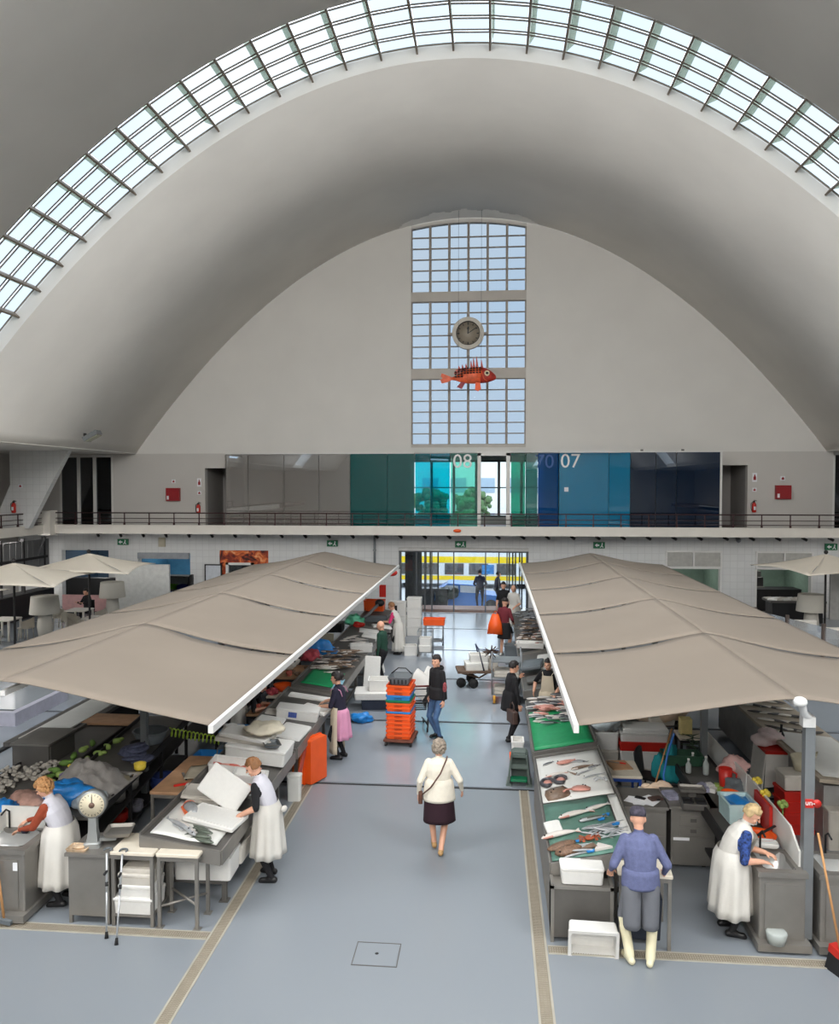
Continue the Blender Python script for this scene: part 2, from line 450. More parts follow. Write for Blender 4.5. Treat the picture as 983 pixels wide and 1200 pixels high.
for i, x in enumerate(xs):
    nx, nz = arch_n(x); ang = math.atan2(nx, nz); off = 0.36
    o = link('mullion', beam_me, sky, (x + nx*off, SY0, arch(x) + nz*off), (0, ang, 0))
    link('roof_fin', fin_me, sky, (x + nx*(off+.03), SY0, arch(x) + nz*(off+.03)), (0, ang + R(38)*max(-1, min(1, (x-XC)/3)), 0))
    if i + 1 < len(xs):
        xm = (x + xs[i+1]) / 2; nx, nz = arch_n(xm); ang = math.atan2(nx, nz)
        px_, pz_ = xm + nx*off, arch(xm) + nz*off
        o = link('glazing_bars', bar_me, sky, (px_, SY0, pz_), (0, ang, 0)); o.scale = (1.03, 1, 1)
        for k in range(NR):
            link('pane', pane_me, sky, (px_, SY0 + k*pw, pz_), (0, ang, 0))

# ---- tall window: three fields of 6 x 6 panes
WFR = mat('window_frame_paint', (150, 142, 134), 0.6, 0.1, 0.06, 5)
CONC = mat('window_band_plaster', (190, 184, 176), 0.85, 0, 0.05, 1)
WGLASS = glass('window_glass', (0.44, 0.45, 0.455), 0.0, fres=0.03)
win = struct('window_1', MB().box(WX0, WX1, 33.32, 33.62, 13.07, 13.47).box(WX0, WX1, 33.32, 33.62, 9.84, 10.27).box(WX0, WX1, 33.3, 33.62, 6.97, 7.1), CONC)
fields = [(7.1, 9.84), (10.27, 13.07), (13.47, 16.2)]
cw = (WX1 - WX0) / 6
def wtop(x): return 16.16 + 0.24 * (1 - ((x - XC) / 2.4) ** 2)
mw = 0.05
for fi, (z0, z1) in enumerate(fields):
    ph = (z1 - z0) / 6
    for i in range(7):
        x = WX0 + i*cw
        zt = wtop(x) if fi == 2 else z1
        part('mullion', MB().box(max(x-mw, WX0), min(x+mw, WX1), 33.38, 33.55, z0, zt), WFR, win)
    for j in range(0, 7):
        if fi == 2 and j == 6:
            b = MB(); n = 16
            for q in range(n):
                a = WX0+(WX1-WX0)*q/n; c = WX0+(WX1-WX0)*(q+1)/n
                b.prism([(a, wtop(a)-.08), (c, wtop(c)-.08), (c, arch(c)+.01), (a, arch(a)+.01)], 'y', 33.34, 33.6)
            part('arched_head', b, CONC, win); continue
        part('glazing_bar', MB().box(WX0, WX1, 33.42, 33.5, z0 + j*ph - 0.022, z0 + j*ph + 0.022), WFR, win)
    for i in range(6):
        for j in range(6):
            xa, xb = WX0+i*cw+mw, WX0+(i+1)*cw-mw
            za, zb = z0+j*ph+.022, z0+(j+1)*ph-.022
            if fi == 2 and j == 5: part('pane', MB().prism([(xa, za), (xb, za), (xb, wtop(xb)-.07), (xa, wtop(xa)-.07)], 'y', 33.45, 33.462), WGLASS, win)
            else: part('pane', MB().box(xa, xb, 33.45, 33.462, za, zb), WGLASS, win)

# pale patch of fresh plaster on the vault over the tall window
pb = MB()
for i in range(44):
    a = -3.9 + 5.7*i/44; c = -3.9 + 5.7*(i+1)/44
    dep = 0.95*math.sin(PI*(i+.5)/44)**.4*(1+.12*math.sin(i*.7)+.07*math.sin(i*1.9))
    pb.add([(a, 33.3-dep, arch(a)-.006), (c, 33.3-dep, arch(c)-.006), (c, 33.3, arch(c)-.012), (a, 33.3, arch(a)-.012)], [(0, 1, 2, 3)])
struct('trim_16', pb, mat('fresh_plaster', (240, 238, 232), .85, 0, .03, 2))
# ---- rear balcony with railing
CURB = mat('balcony_curb_paint', (222, 216, 206), 0.8, 0, 0.04, 2)
struct('floor_balcony', MB().box(-21, 19, 31.8, 33.3, 3.4, 3.65).box(-21, -18.75, -12, 31.8, 3.4, 3.65).box(16.9, 19, -12, 31.8, 3.4, 3.65), mat('balcony_floor', (120, 104, 100), 0.6))
struct('trim_5', MB().box(-18.75, 17, 31.66, 31.8, 3.36, 3.73).box(-18.75, -18.61, -2, 31.8, 3.36, 3.73).box(16.9, 17.04, -2, 31.8, 3.36, 3.73), CURB)
RAILM = mat('maroon_rail_paint', (70, 44, 46), 0.5, 0.3, 0.1, 5)
rail = thing('balcony_railing', 'dark maroon three bar railing along the white balcony edge under the glass front', 'railing', (0, 31.72, 3.73))
for z, r_ in ((0.5, .024), (0.27, .014), (0.1, .014)):
    part('rail', MB().cyl((-18.6, 0, z), (16.9, 0, z), r_, n=8), RAILM, rail)
post_me = MB().box(-.018, .018, -.018, .018, 0, .5).box(-.03, .03, -.05, .03, 0, .08).mesh('post', RAILM)
k = -18.5
while k < 17: link('post', post_me, rail, (k, 0, 0)); k += 1.07
rail2 = thing('balcony_railing', 'dark railing running towards the viewer along the left gallery edge', 'railing', (-18.68, 0, 3.73))
for z, r_ in ((0.5, .024), (0.27, .014), (0.1, .014)):
    part('rail', MB().cyl((0, 10, z), (0, 31.6, z), r_, n=8), RAILM, rail2)
k = 10.4
while k < 31.5: link('post', post_me, rail2, (0, k, 0)); k += 1.07
struct('trim_6', MB().box(-18.85, -18.3, 31.3, 31.85, 3.3, 4.32), CURB)     # corner pier where the railings meet
# ---- slanted tiled piers of the left gallery
for Y in (30.0, 23.0):
    struct('column', MB().prism([(-19.2, 6.75), (-16.75, 6.75), (-18.15, 4.2), (-18.45, 3.65), (-20.1, 3.65), (-19.75, 4.2), (-19.2, 5.4)], 'y', Y, Y + 0.28), TILE)
struct('column', MB().prism([(15.2, 6.75), (17.2, 6.75), (18.4, 3.65), (16.9, 3.65)], 'y', 27.0, 27.7), TILE)
# side glazing at the ends of the galleries
GLZ = glass('dark_gallery_glass', (0.30, 0.31, 0.33), 0.10)
WHITEFR = mat('white_window_frame', (215, 213, 208), 0.5, 0.1, 0.03, 5)
for nm, x0, x1 in (('window_3', -19.0, -16.55), ('window_4', 13.65, 16.1)):
    w = struct(nm, MB().box(x0, x0+.08, 33.28, 33.45, 3.65, 6.68).box(x1-.08, x1, 33.28, 33.45, 3.65, 6.68).box(x0, x1, 33.28, 33.45, 6.6, 6.7), WHITEFR)
    for f in (0.36, 0.66): part('mullion', MB().box(x0+(x1-x0)*f-.06, x0+(x1-x0)*f+.06, 33.25, 33.42, 3.65, 6.62), WHITEFR, w)
    for a, b in ((0, .36), (.36, .66), (.66, 1)):
        part('pane', MB().box(x0+(x1-x0)*a+.06, x0+(x1-x0)*b-.06, 33.33, 33.345, 3.67, 6.6), GLZ, w)
    struct('wall_back', MB().box(x0-.3, x1+.3, 37, 37.2, 3.4, 6.75).box(x0-.3, x0-.2, 33.6, 37, 3.4, 6.75).box(x1+.2, x1+.3, 33.6, 37, 3.4, 6.75).box(x0-.3, x1+.3, 33.6, 37, 3.4, 3.64).box(x0-.3, x1+.3, 33.6, 37, 6.72, 6.9), DARKROOM)

# ---- room behind the coloured glass
ROOMW = mat('upper_room_paint', (150, 146, 142), 0.8, 0, 0.05, 1)
BW = [(-3.75, 2.3, 3.95, 6.5)]
struct('wall_room', holed(MB(), -12.4, 10.33, 3.65, 6.75, 35.6, 35.8, BW), ROOMW)
struct('wall_room', MB().box(-12.5, -12.4, 33.6, 35.8, 3.4, 6.75).box(10.33, 10.43, 33.6, 35.8, 3.4, 6.75).box(-11.5, -11.4, 33.6, 35.6, 3.65, 6.72).box(9.1, 9.2, 33.6, 35.6, 3.65, 6.72), ROOMW)
struct('wall_room', MB().box(3.3, 3.4, 33.8, 35.6, 3.65, 6.72), mat('navy_partition', (40, 52, 84), 0.7))
struct('floor_room', MB().box(-12.5, 10.43, 33.3, 35.8, 3.4, 3.649), mat('balcony_floor', (120, 104, 100)))
struct('ceiling_room', MB().box(-12.5, 10.43, 33.6, 35.8, 6.73, 6.9), ROOMW)
win5 = struct('window_5', MB().box(-3.75, 2.3, 35.62, 35.72, 3.95, 4.03).box(-3.75, 2.3, 35.62, 35.72, 6.42, 6.5), BLACKP)
CLEAR = glass('clear_glass', (0.95, 0.97, 0.97), 0.04)
for i in range(7):
    x = -3.75 + 6.05*i/6
    part('mullion', MB().box(x-.06, x+.06, 35.6, 35.72, 3.95, 6.5), BLACKP, win5)
    if i < 6: part('pane', MB().box(x+.06, x+6.05/6-.06, 35.65, 35.66, 4.03, 6.42), CLEAR, win5)
part('glazing_bar', MB().box(-3.75, 2.3, 35.63, 35.7, 5.25, 5.3), BLACKP, win5)

def glass_panel(x0, y0, x1, y1, m, z0=3.66, z1=6.7):
    dx, dy = x1-x0, y1-y0; l = math.hypot(dx, dy); nx, ny = -dy/l*0.006, dx/l*0.006
    return MB().prism([(x0-nx, y0-ny), (x1-nx, y1-ny), (x1+nx, y1+ny), (x0+nx, y0+ny)], 'z', z0, z1)
G_GREY = glass('clear_grey_glass', (0.7, 0.69, 0.66), 0.13, diff=0.32, dcol=(0.5, 0.46, 0.42))
G_TEAL = glass('dark_teal_glass', (0.005, 0.24, 0.23), 0.07, diff=0.4, dcol=(0.0, 0.19, 0.18))
G_CYAN = glass('cyan_glass', (0.02, 0.72, 0.80), 0.06, diff=0.12, dcol=(0.0, 0.3, 0.33))
G_MINT = glass('pale_green_glass', (0.42, 0.86, 0.76), 0.06, diff=0.1, dcol=(0.2, 0.4, 0.36))
G_GREEN = glass('green_glass', (0.05, 0.55, 0.42), 0.07, diff=0.15, dcol=(0.04, 0.26, 0.22))
G_OLIVE = glass('grey_green_glass', (0.14, 0.38, 0.35), 0.1, diff=0.3, dcol=(0.1, 0.26, 0.25))
G_BLUE = glass('deep_blue_glass', (0.02, 0.16, 0.45), 0.08, diff=0.55, dcol=(0.01, 0.11, 0.33))
G_MID = glass('mid_blue_glass', (0.03, 0.32, 0.55), 0.08, diff=0.7, dcol=(0.01, 0.25, 0.45))
G_NAVY = glass('navy_glass', (0.03, 0.09, 0.22), 0.10, diff=0.3, dcol=(0.006, 0.03, 0.09))
front = thing('glass_partition', 'row of grey, teal, green and blue glass panels numbered 08 and 07 above the balcony', 'glazing', (0, 0, 0))
for args in [(-11.36, 33.0, -10.4, 33.0, G_GREY), (-10.38, 33.0, -8.84, 33.0, G_GREY), (-8.82, 33.0, -7.33, 33.0, G_GREY), (-7.31, 33.0, -5.99, 33.0, G_GREY),
             (-5.97, 32.96, -4.4, 32.96, G_TEAL), (-4.38, 32.96, -3.25, 32.96, G_TEAL), (-3.23, 33.05, -2.6, 33.05, G_CYAN),
             (-2.58, 33.05, -1.76, 32.75, G_CYAN), (-1.74, 32.9, -0.62, 32.9, G_MINT), (0.76, 32.9, 1.34, 32.9, G_GREEN), (1.36, 33.0, 1.84, 32.85, G_OLIVE),
             (1.86, 32.85, 2.7, 33.05, G_BLUE), (2.73, 32.9, 4.72, 32.9, G_MID), (4.74, 32.9, 5.5, 32.45, G_MID),
             (5.52, 32.45, 6.5, 32.45, G_NAVY), (6.52, 32.45, 7.3, 32.45, G_NAVY), (7.32, 32.45, 9.0, 32.45, G_NAVY)]:
    part('glass_panel', glass_panel(*args), args[4], front)
part('door_frame', MB().box(-.62, -.48, 32.85, 33.0, 3.65, 6.72).box(.56, .72, 32.85, 33.0, 3.65, 6.72).box(-.62, .72, 32.85, 33.0, 6.6, 6.74), WHITEFR, front)
part('top_rail', MB().box(-11.4, -3.3, 32.93, 33.05, 6.7, 6.76).box(-1.8, 5.0, 32.85, 33.0, 6.74, 6.79).box(2.7, 9.05, 32.4, 32.5, 6.7, 6.75), WHITEFR, front)
part('side_frame', MB().box(9.0, 9.08, 32.4, 33.3, 3.66, 6.75), WHITEFR, front)
part('clamp', MB().box(5.9,6.0,32.4,32.5,6.75,6.82).box(7.5,7.6,32.4,32.5,6.75,6.82), DSTEEL, front)
SIGNW = mat('white_lettering', (235, 235, 232), 0.6, 0, 0)
lettering('08', 0.82, SIGNW, front, (-1.24, 32.87, 6.35))
lettering('07', 0.82, SIGNW, front, (3.17, 32.87, 6.35))
lettering('70', 0.8, mat('reflected_lettering', (52, 92, 150), 0.6, 0, 0), front, (2.12, 32.86, 6.33), label='reflection of the numerals modelled as dim lettering on the deep blue panel')  # solid numerals in dim blue stand in for a mirror image
part('paper_notice', MB().box(2.93, 3.1, 32.875, 32.88, 5.12, 5.3), PAPER, front)

# ---- street door on the ground floor
ALU = mat('door_aluminium', (92, 94, 96), 0.4, 0.6, 0.05, 4)
DGLASS = glass('door_glass', (0.96, 0.98, 0.98), 0.05)
door = struct('door_1', MB().box(-3.95, 1.51, 33.25, 33.45, 2.55, 2.68).box(-3.95, -3.85, 33.3, 33.45, 0, 2.55).box(1.41, 1.51, 33.3, 33.45, 0, 2.55), ALU)
for x in (-3.2, -2.85, -2.55, -1.62, -0.28, 0.28, 0.62): part('mullion', MB().box(x-.025, x+.025, 33.33, 33.4, 0.02, 2.55), ALU, door)
for a, b in ((-3.85, -2.88), (-2.82, -1.65), (-1.6, -0.3), (-0.25, 0.6), (0.65, 1.41)): part('pane', MB().box(a, b, 33.36, 33.368, 0.05, 2.55), DGLASS, door)
part('header', MB().box(-3.95, 1.51, 33.1, 33.3, 2.62, 2.74), mat('door_header_paint', (200, 198, 194), .6), door)
d2 = struct('door_2', MB().box(-3.9, 1.5, 35.0, 35.1, 2.55, 2.7), ALU)
for x in (-3.55, -3.4, -2.95, -2.75, -2.4, 0.75, 0.9, 1.02, 1.2, 1.3): part('mullion', MB().box(x-.03, x+.03, 35.0, 35.1, -0.1, 2.6), IRON, d2)
part('panel', MB().box(-3.9, -3.15, 35.2, 35.3, -0.1, 2.6), IRON, d2)
struct('trim_7', MB().box(-3.2, .7, 33.5, 34.6, -0.02, 0.1), mat('terracotta_sill', (140, 104, 88), .7))
# ------------------------------------------------------------------ street outside
struct('road', MB().box(-60, 60, 35.2, 120, -0.9, -0.62), mat('asphalt', (176, 176, 178), .9, 0, .1, 2))
struct('pavement', MB().box(-25, 25, 33.3, 36.2, -0.62, -0.2), mat('pale_pavement', (214, 210, 204), .9, 0, .1, 2))
tram = thing('tram', 'white tram with yellow bands passing behind the street door', 'tram', (-1.6, 47, -0.62))
TRW = mat('tram_white', (232, 234, 236), .3, 0, .02, 3); TRY = mat('tram_yellow', (250, 214, 20), .3, 0, .02, 3); TRG = glass('tram_window', (.25, .28, .3), .2)
part('body', MB().rr(9.5, 2.5, 0.3, 3.3, .25), TRW, tram)
part('roof_band', MB().box(-4.77, 4.77, -1.27, -1.25, 1.5, 1.86), TRY, tram)
part('waist_band', MB().box(-4.77, 4.77, -1.27, -1.25, .5, .74), TRY, tram)
for x in (-3.4, -2.1, -0.6, .8, 2.4): part('window', MB().box(x-.55, x+.55, -1.275, -1.25, .82, 1.46), mat('tram_pane', (96, 92, 88), .15, 0, .4, 2), tram)
part('poster', MB().box(1.0, 1.7, -1.29, -1.27, .86, 1.4), mat('blue_poster', (60, 130, 190), .5, 0, .5, 6), tram)
for x in (-3.3, 3.3): part('wheel', MB().cyl((x, -1.15, .3), (x, -.95, .3), .3, n=16), RUBBER, tram)
car = thing('car', 'blue car parked outside the street door in front of the tram', 'car', (-1.3, 38.0, -0.62))
CARB = mat('car_blue', (70, 130, 210), .2, .3, .04, 3)
def car_ring(y, w):
    prof = [(-1.9, .3), (1.9, .3), (1.95, .6), (1.75, .78), (.95, .86), (.45, 1.3), (-.8, 1.36), (-1.5, .92), (-1.92, .82), (-1.97, .5)]
    return [(x*w, y, z) for x, z in prof]
part('body', MB().loft([car_ring(-.8, .97), car_ring(-.7, 1), car_ring(.7, 1), car_ring(.8, .97)], smooth=False), CARB, car)
for a, b in (((-1.2, .93), (-.3, .95)), ((-.2, .95), (.75, .92))):
    part('window', MB().prism([a, b, (b[0]-.28 if b[0] > 0 else b[0], 1.25), (a[0]+.35 if a[0] < -.5 else a[0], 1.28)], 'y', -.82, -.79), TRW if 0 else mat('car_pane', (206, 216, 228), .1, 0, .2, 2), car)
for x in (-1.2, 1.25): part('wheel', MB().cyl((x, -.82, .31), (x, -.6, .31), .31, n=18), RUBBER, car)
bld = thing('building', 'pale building with many windows across the street beyond the glass', 'building', (0, 70, -0.6))
part('wall', MB().box(-40, 18, 0, 8, 0, 8.8), mat('pale_render', (226, 222, 216), .9, 0, .06, .5), bld)
wq = MB().box(-.7, .7, -.06, 0, 0, 1.3).mesh('window', mat('building_window', (150, 168, 184), .3, 0, .1, 2))
for i in range(22):
    for j in range(2): link('window', wq, bld, (-38+i*2.5, 0, 2.2+j*3.1))
part('cornice', MB().box(-40.2, 18.2, -.3, .1, 8.5, 8.9), mat('cornice', (200, 190, 180), .9), bld)
bl2 = thing('building', 'grey glazed building with dark frames to the right of the tram', 'building', (10, 56, -0.6))
part('wall', MB().box(-6, 14, 0, 8, 0, 5), mat('grey_green_wall', (120, 130, 122), .8, 0, .3, 1), bl2)
for i in range(8): part('window', MB().box(-5.7+i*2.2, -4.0+i*2.2, -.05, 0, 1, 3.6), mat('green_window', (80, 104, 92), .2, 0, .3, 2), bl2)
for i, (x, c) in enumerate(((-9.5, 'tree far left of the upper windows'), (-5.0, 'round green tree in front of the pale building'), (-1.6, 'small green tree beside the tram stop'))):
    t = thing('tree', c, 'tree', (x, 62 + 2*i, -.6))
    part('trunk', MB().cyl((0, 0, 0), (0, 0, 3), .18, .12), WOODB, t)
    b = MB()
    for k in range(110):
        a = rnd.uniform(0, 6.28); r_ = rnd.uniform(0, 1.5)
        b.ell((r_*math.cos(a), r_*math.sin(a)*.7, 4.2+rnd.uniform(-1.3, 1.5)*(1-.25*r_)), [rnd.uniform(.2, .42)]*3, 6, 4, (k, a, 0))
    part('crown', b, mat('tree_green', (74, 104, 60), .9, 0, .3, 3), t)
bb = MB()
for k in range(14): bb.ell((rnd.uniform(-.5, .5), rnd.uniform(-.3, .3), rnd.uniform(.3, .7)), [.2, .18, .18], 7, 5)
bush = MB()
single('bush', bb, mat('dark_bush_green', (40, 46, 38), .9, 0, .3, 4), 'dark round bush in a planter outside the street door', 'bush', (-2.0, 36.6, -.2))
for i, (x, l) in enumerate(((-3.0, 'black street bin left of the blue car outside'), (-2.35, 'second black street bin beside the blue car outside'))):
    single('street_bin', MB().rr(.62, .6, 0, 1.1, .06, .05).rr(.68, .66, 1.1, 1.2, .05), BLACKP, l, 'bin', (x, 36.8, -.62), group='black street bins')

# ------------------------------------------------------------------ clock and hanging fish
ck = thing('wall_clock', 'round wall clock with a pale ring in front of the tall window', 'clock', (-1.03, 33.15, 11.69))
def ring_y(r0, r1, y0, y1, n=40):
    b = MB(); rings = []
    for i in range(n):
        a = 2*PI*i/n; c, s = math.cos(a), math.sin(a)
        rings.append([(r0*c, y0, r0*s), (r1*c, y0, r1*s), (r1*c, y1, r1*s), (r0*c, y1, r0*s)])
    rings.append(rings[0]); b.loft(rings, False, False, False); return b
part('rim', ring_y(.5, .66, -.1, .12), mat('clock_rim', (196, 190, 178), .5), ck)
part('inner_rim', ring_y(.475, .51, -.06, .1), IRON, ck)
part('face', MB().cyl((0, .02, 0), (0, .1, 0), .49, n=40), mat('clock_face', (150, 140, 124), .4, 0, .1, 4), ck)
for k in range(12):
    a = k*PI/6; L = .10 if k % 3 == 0 else .07
    part('hour_mark', MB().obox((.405*math.sin(a), .01, .405*math.cos(a)), (.03 if k % 3 else .04, .02, L), (0, a, 0)), BLACKP, ck)
part('hour_hand', MB().obox((0, -.005, .13), (.05, .012, .3), (0, R(3), 0)).ell((.0, -.005, .2), (.05, .01, .05)), BLACKP, ck)
part('minute_hand', MB().obox((.16, -.02, .11), (.028, .012, .44), (0, R(56), 0)), BLACKP, ck)
part('bracket', MB().box(-.85, -.64, .05, .15, -.05, .05).box(.64, .85, .05, .15, -.05, .05).box(-.06, .06, .05, .2, .64, .9).box(-.06, .06, .05, .2, -.95, -.64), WFR, ck)

fs = thing('hanging_fish', 'big red and orange fish figure hanging before the tall window', 'sculpture', (-.96, 31.5, 9.68))
FR = mat('fish_red', (176, 48, 36), .45, 0, .4, 5); FO = mat('fish_orange', (224, 96, 54), .5, 0, .35, 6); FD = mat('fish_dark_scales', (60, 26, 24), .4, 0, .5, 8)
def fring(x, zc, h, w, n=14): return [(x, w*math.cos(2*PI*i/n), zc + h*math.sin(2*PI*i/n)) for i in range(n)]
part('body', MB().loft([fring(x, zc, h, w) for x, zc, h, w in ((-.68, -.08, .05, .02), (-.5, -.06, .1, .05), (-.2, -.02, .25, .14), (.2, .04, .33, .2), (.5, .05, .32, .2))]), FO, fs)
part('head', MB().loft([fring(x, zc, h, w) for x, zc, h, w in ((.48, .05, .325, .2), (.7, .03, .29, .19), (.9, 0, .2, .13), (1.05, -.04, .1, .06), (1.09, -.05, .03, .02))]), FR, fs)
for i in range(9):
    for j in range(3):
        x = -.5 + i*.12; z = .02 + j*.09 + (.12 if -.2 < x < .5 else 0) + .04*i/9 - .02
        if abs(z) > .36: continue
        part('scale', MB().ell((x, -.13-.06*(1-abs(x-.2)), z-.02), (.055, .05, .035), 7, 5), FD, fs)
part('tail_fin', MB().prism([(-.66, -.02), (-1.06, .14), (-1.1, .02), (-1.02, -.06), (-1.12, -.12), (-1.06, -.26), (-.85, -.22), (-.66, -.13)], 'y', -.02, .02), FO, fs)
for a, b, h in ((-.42, -.2, .14), (-.28, -.1, .2), (-.14, 0.0, .24), (.06, .12, .38), (.16, .24, .5), (.28, .36, .56), (.47, .5, .4)):
    part('spine', MB().prism([(a, .2), (a+.13, .26), (a+.06-.02, .3+h*.9), (a+.02, .28+h*.8)], 'y', -.015, .015), FR, fs)
part('dorsal_fin', MB().prism([(-.5, .08), (-.1, .28), (-.2, .34), (-.5, .27), (-.58, .12)], 'y', -.015, .015), mat('fish_salmon', (206, 104, 90), .5, 0, .2, 6), fs)
part('pectoral_fin', MB().prism([(-.28, -.22), (-.12, -.25), (-.26, -.5), (-.46, -.42)], 'y', -.1, -.06), mat('fish_crimson', (150, 26, 40), .5, 0, .2, 6), fs)
part('belly_fin', MB().prism([(.28, -.24), (.46, -.26), (.5, -.5), (.38, -.6), (.26, -.54)], 'y', -.12, -.08), mat('fish_bright_orange', (250, 92, 34), .5, 0, .1, 6), fs)
part('gill', MB().tube([(.5, -.2, .2), (.56, -.21, .02), (.62, -.19, -.14), (.74, -.16, -.2)], .02), FO, fs)
eye = part('eye', MB().ell((.73, -.17, .1), (.11, .05, .11), 14, 8), mat('eye_cream', (226, 214, 180), .4), fs)
part('pupil', MB().ell((.735, -.21, .1), (.055, .03, .055), 10, 6), BLACKP, eye)
for x in (-.4, .5): part('wire', MB().cyl((x, 0, .3), (x, 0, 6.5), .006, n=5), IRON, fs)

# ------------------------------------------------------------------ fire points, signs, lamps
FIRE = mat('fire_box_red', (150, 30, 36), .4, 0, .05, 4)
def fire_box(x, z, l):
    t = thing('fire_box', l, 'fire box', (x, 33.3, z))
    part('cabinet', MB().box(-.3, .3, -.16, 0, -.28, .28), FIRE, t)
    part('door', MB().box(-.27, .27, -.175, -.16, -.25, .25), FIRE, t)
    part('label_plate', MB().box(-.25, -.16, -.18, -.172, -.22, -.06), PAPER, t, 'white plate on the red door')
fire_box(-13.8, 4.98, 'dark red fire hose box on the grey wall left of the glass front')
fire_box(11.7, 5.1, 'dark red fire hose box on the grey wall right of the glass front')
def extinguisher(x, y, z, l, rz=0):
    t = thing('fire_extinguisher', l, 'extinguisher', (x, y, z), rz)
    part('cylinder', MB().lathe([(.06, -.22), (.085, -.2), (.085, .1), (.05, .17), (.025, .19)], n=14), REDP, t)
    part('valve', MB().box(-.03, .03, -.03, .03, .18, .25).obox((.05, 0, .26), (.12, .03, .02), (0, .3, 0)), BLACKP, t)
    part('hose', MB().tube([(-.03, 0, .22), (-.12, 0, .15), (-.12, 0, -.05), (-.09, -.02, -.16)], .012), BLACKP, t)
    part('label_plate', MB().box(-.04, .04, -.09, -.08, -.12, .02), PAPER, t)
extinguisher(-12.67, 33.2, 4.37, 'red extinguisher on the wall beside the left upper doorway')
extinguisher(10.57, 33.2, 4.5, 'red extinguisher on the wall beside the right upper doorway')
extinguisher(-19.0, 29.9, 4.5, 'red extinguisher on the slanted tiled pier of the left gallery')
def notice(x, z, w, h, l, m=None, y=33.28):
    t = thing('wall_sign', l, 'sign', (x, y, z))
    part('plate', MB().box(-w/2, w/2, -.012, .012, -h/2, h/2), m or PAPER, t)
    part('symbol', MB().box(-w*.28, w*.28, -.018, -.012, -h*.3, h*.1).box(-w*.12, w*.12, -.018, -.012, h*.1, h*.32), FIRE if m is None else PAPER, t)
for a in ((-12.65, 5.5, .18, .36, 'tall red and white safety sign above the left extinguisher'), (-12.65, 5.05, .16, .16, 'small red safety sign just above the left extinguisher'),
          (-13.8, 5.55, .16, .16, 'small safety sign over the left fire hose box'), (10.6, 5.7, .18, .36, 'tall red and white safety sign above the right extinguisher'),
          (10.6, 5.2, .16, .16, 'small red safety sign just above the right extinguisher'), (11.7, 5.66, .18, .18, 'small safety sign over the right fire hose box')): notice(*a)
notice(-18.75, 5.35, .16, .14, 'small red safety sign on the slanted tiled pier', y=29.98)
EXITG = mat('exit_green', (20, 110, 70), .5, 0, .03, 5)
for x, l in ((-16.1, 'green exit sign on the tiles above the left umbrellas'), (-6.8, 'green exit sign on the tiles between the flame picture and the street door'), (-1.33, 'green exit sign over the street door'),
             (4.4, 'green exit sign on the tiles right of the street door'), (13.6, 'green exit sign at the right end of the tiled wall')):
    t = thing('exit_sign', l, 'exit sign', (x, 33.22, 2.9))
    part('case', MB().box(-.23, .23, -.04, .07, -.13, .13), EXITG, t)
    part('arrow', MB().prism([(-.18, 0), (-.08, .08), (-.08, .03), (0, .03), (0, -.03), (-.08, -.03), (-.08, -.08)], 'y', -.05, -.04), PAPER, t)
    part('running_figure', MB().ell((.12, -.045, .075), (.025, .01, .025), 8, 5).obox((.11, -.045, .01), (.04, .01, .1), (0, .4, 0)).obox((.07, -.045, -.06), (.03, .01, .09), (0, .9, 0)).obox((.14, -.045, -.06), (.03, .01, .09), (0, -.5, 0)), PAPER, t)
lp = None
k = -17.1
while k < 13.5:
    if lp is None:
        lp = thing('spotlight', 'small black spotlight in the row under the white balcony edge', 'spotlight', (k, 33.0, 3.2), 0, 'black spotlights under the balcony')
        part('arm', MB().box(-.02, .02, 0, .3, .04, .08), BLACKP, lp); part('head', MB().cyl((.06, -.1, -.02), (-.08, .06, .06), .06, .05), BLACKP, lp)
    else: dup(lp, (k, 33.0, 3.2))
    k += 1.02
t = thing('warning_beacon', 'orange oval lamp on the white balcony edge above the street door', 'lamp', (-1.4, 31.62, 3.56))
part('lens', MB().ell((0, 0, 0), (.16, .06, .07)), ORANGE, t); part('base', MB().box(-.12, .12, .0, .05, -.05, .05), GREYP, t)
t = thing('junction_box', 'beige box on the white tiles above the blue shop opening', 'box', (-14.35, 33.3, 2.9))
part('case', MB().rr(.3, .16, -.2, .2, .02), mat('beige_case', (190, 182, 160), .6), t); part('lid', MB().box(-.12, .12, -.1, -.08, -.16, .16), mat('beige_case', (190, 182, 160), .6), t)
single('drain_pipe', MB().cyl((0, 0, 1.9), (0, 0, 3.4), .05, n=8).box(-.07, .07, -.06, .06, 2.6, 2.65), GREYMET, 'grey pipe down the tiles left of the street door', 'pipe', (-4.98, 33.22, 0))
t = thing('floodlight', 'small boxy floodlight fixed to the left foot of the vault', 'lamp', (-14.7, 28.0, 7.2), R(0))
part('housing', MB().obox((0, 0, 0), (.6, .4, .16), (0, -.5, 0)), GREYMET, t); part('lens', MB().obox((.06, -.0, -.09), (.5, .34, .03), (0, -.5, 0)), mat('lens_glass', (170, 170, 150), .2), t)
part('bracket', MB().box(-.3, -.24, -.06, .06, -.02, .1), IRON, t)
single('camera_dome', MB().ell((0, 0, 0), (.1, .1, .1)).box(-.06, .06, 0, .2, .02, .1), GREYMET, 'small dome camera under the balcony right of the street door', 'camera', (9.95, 33.1, 3.15))

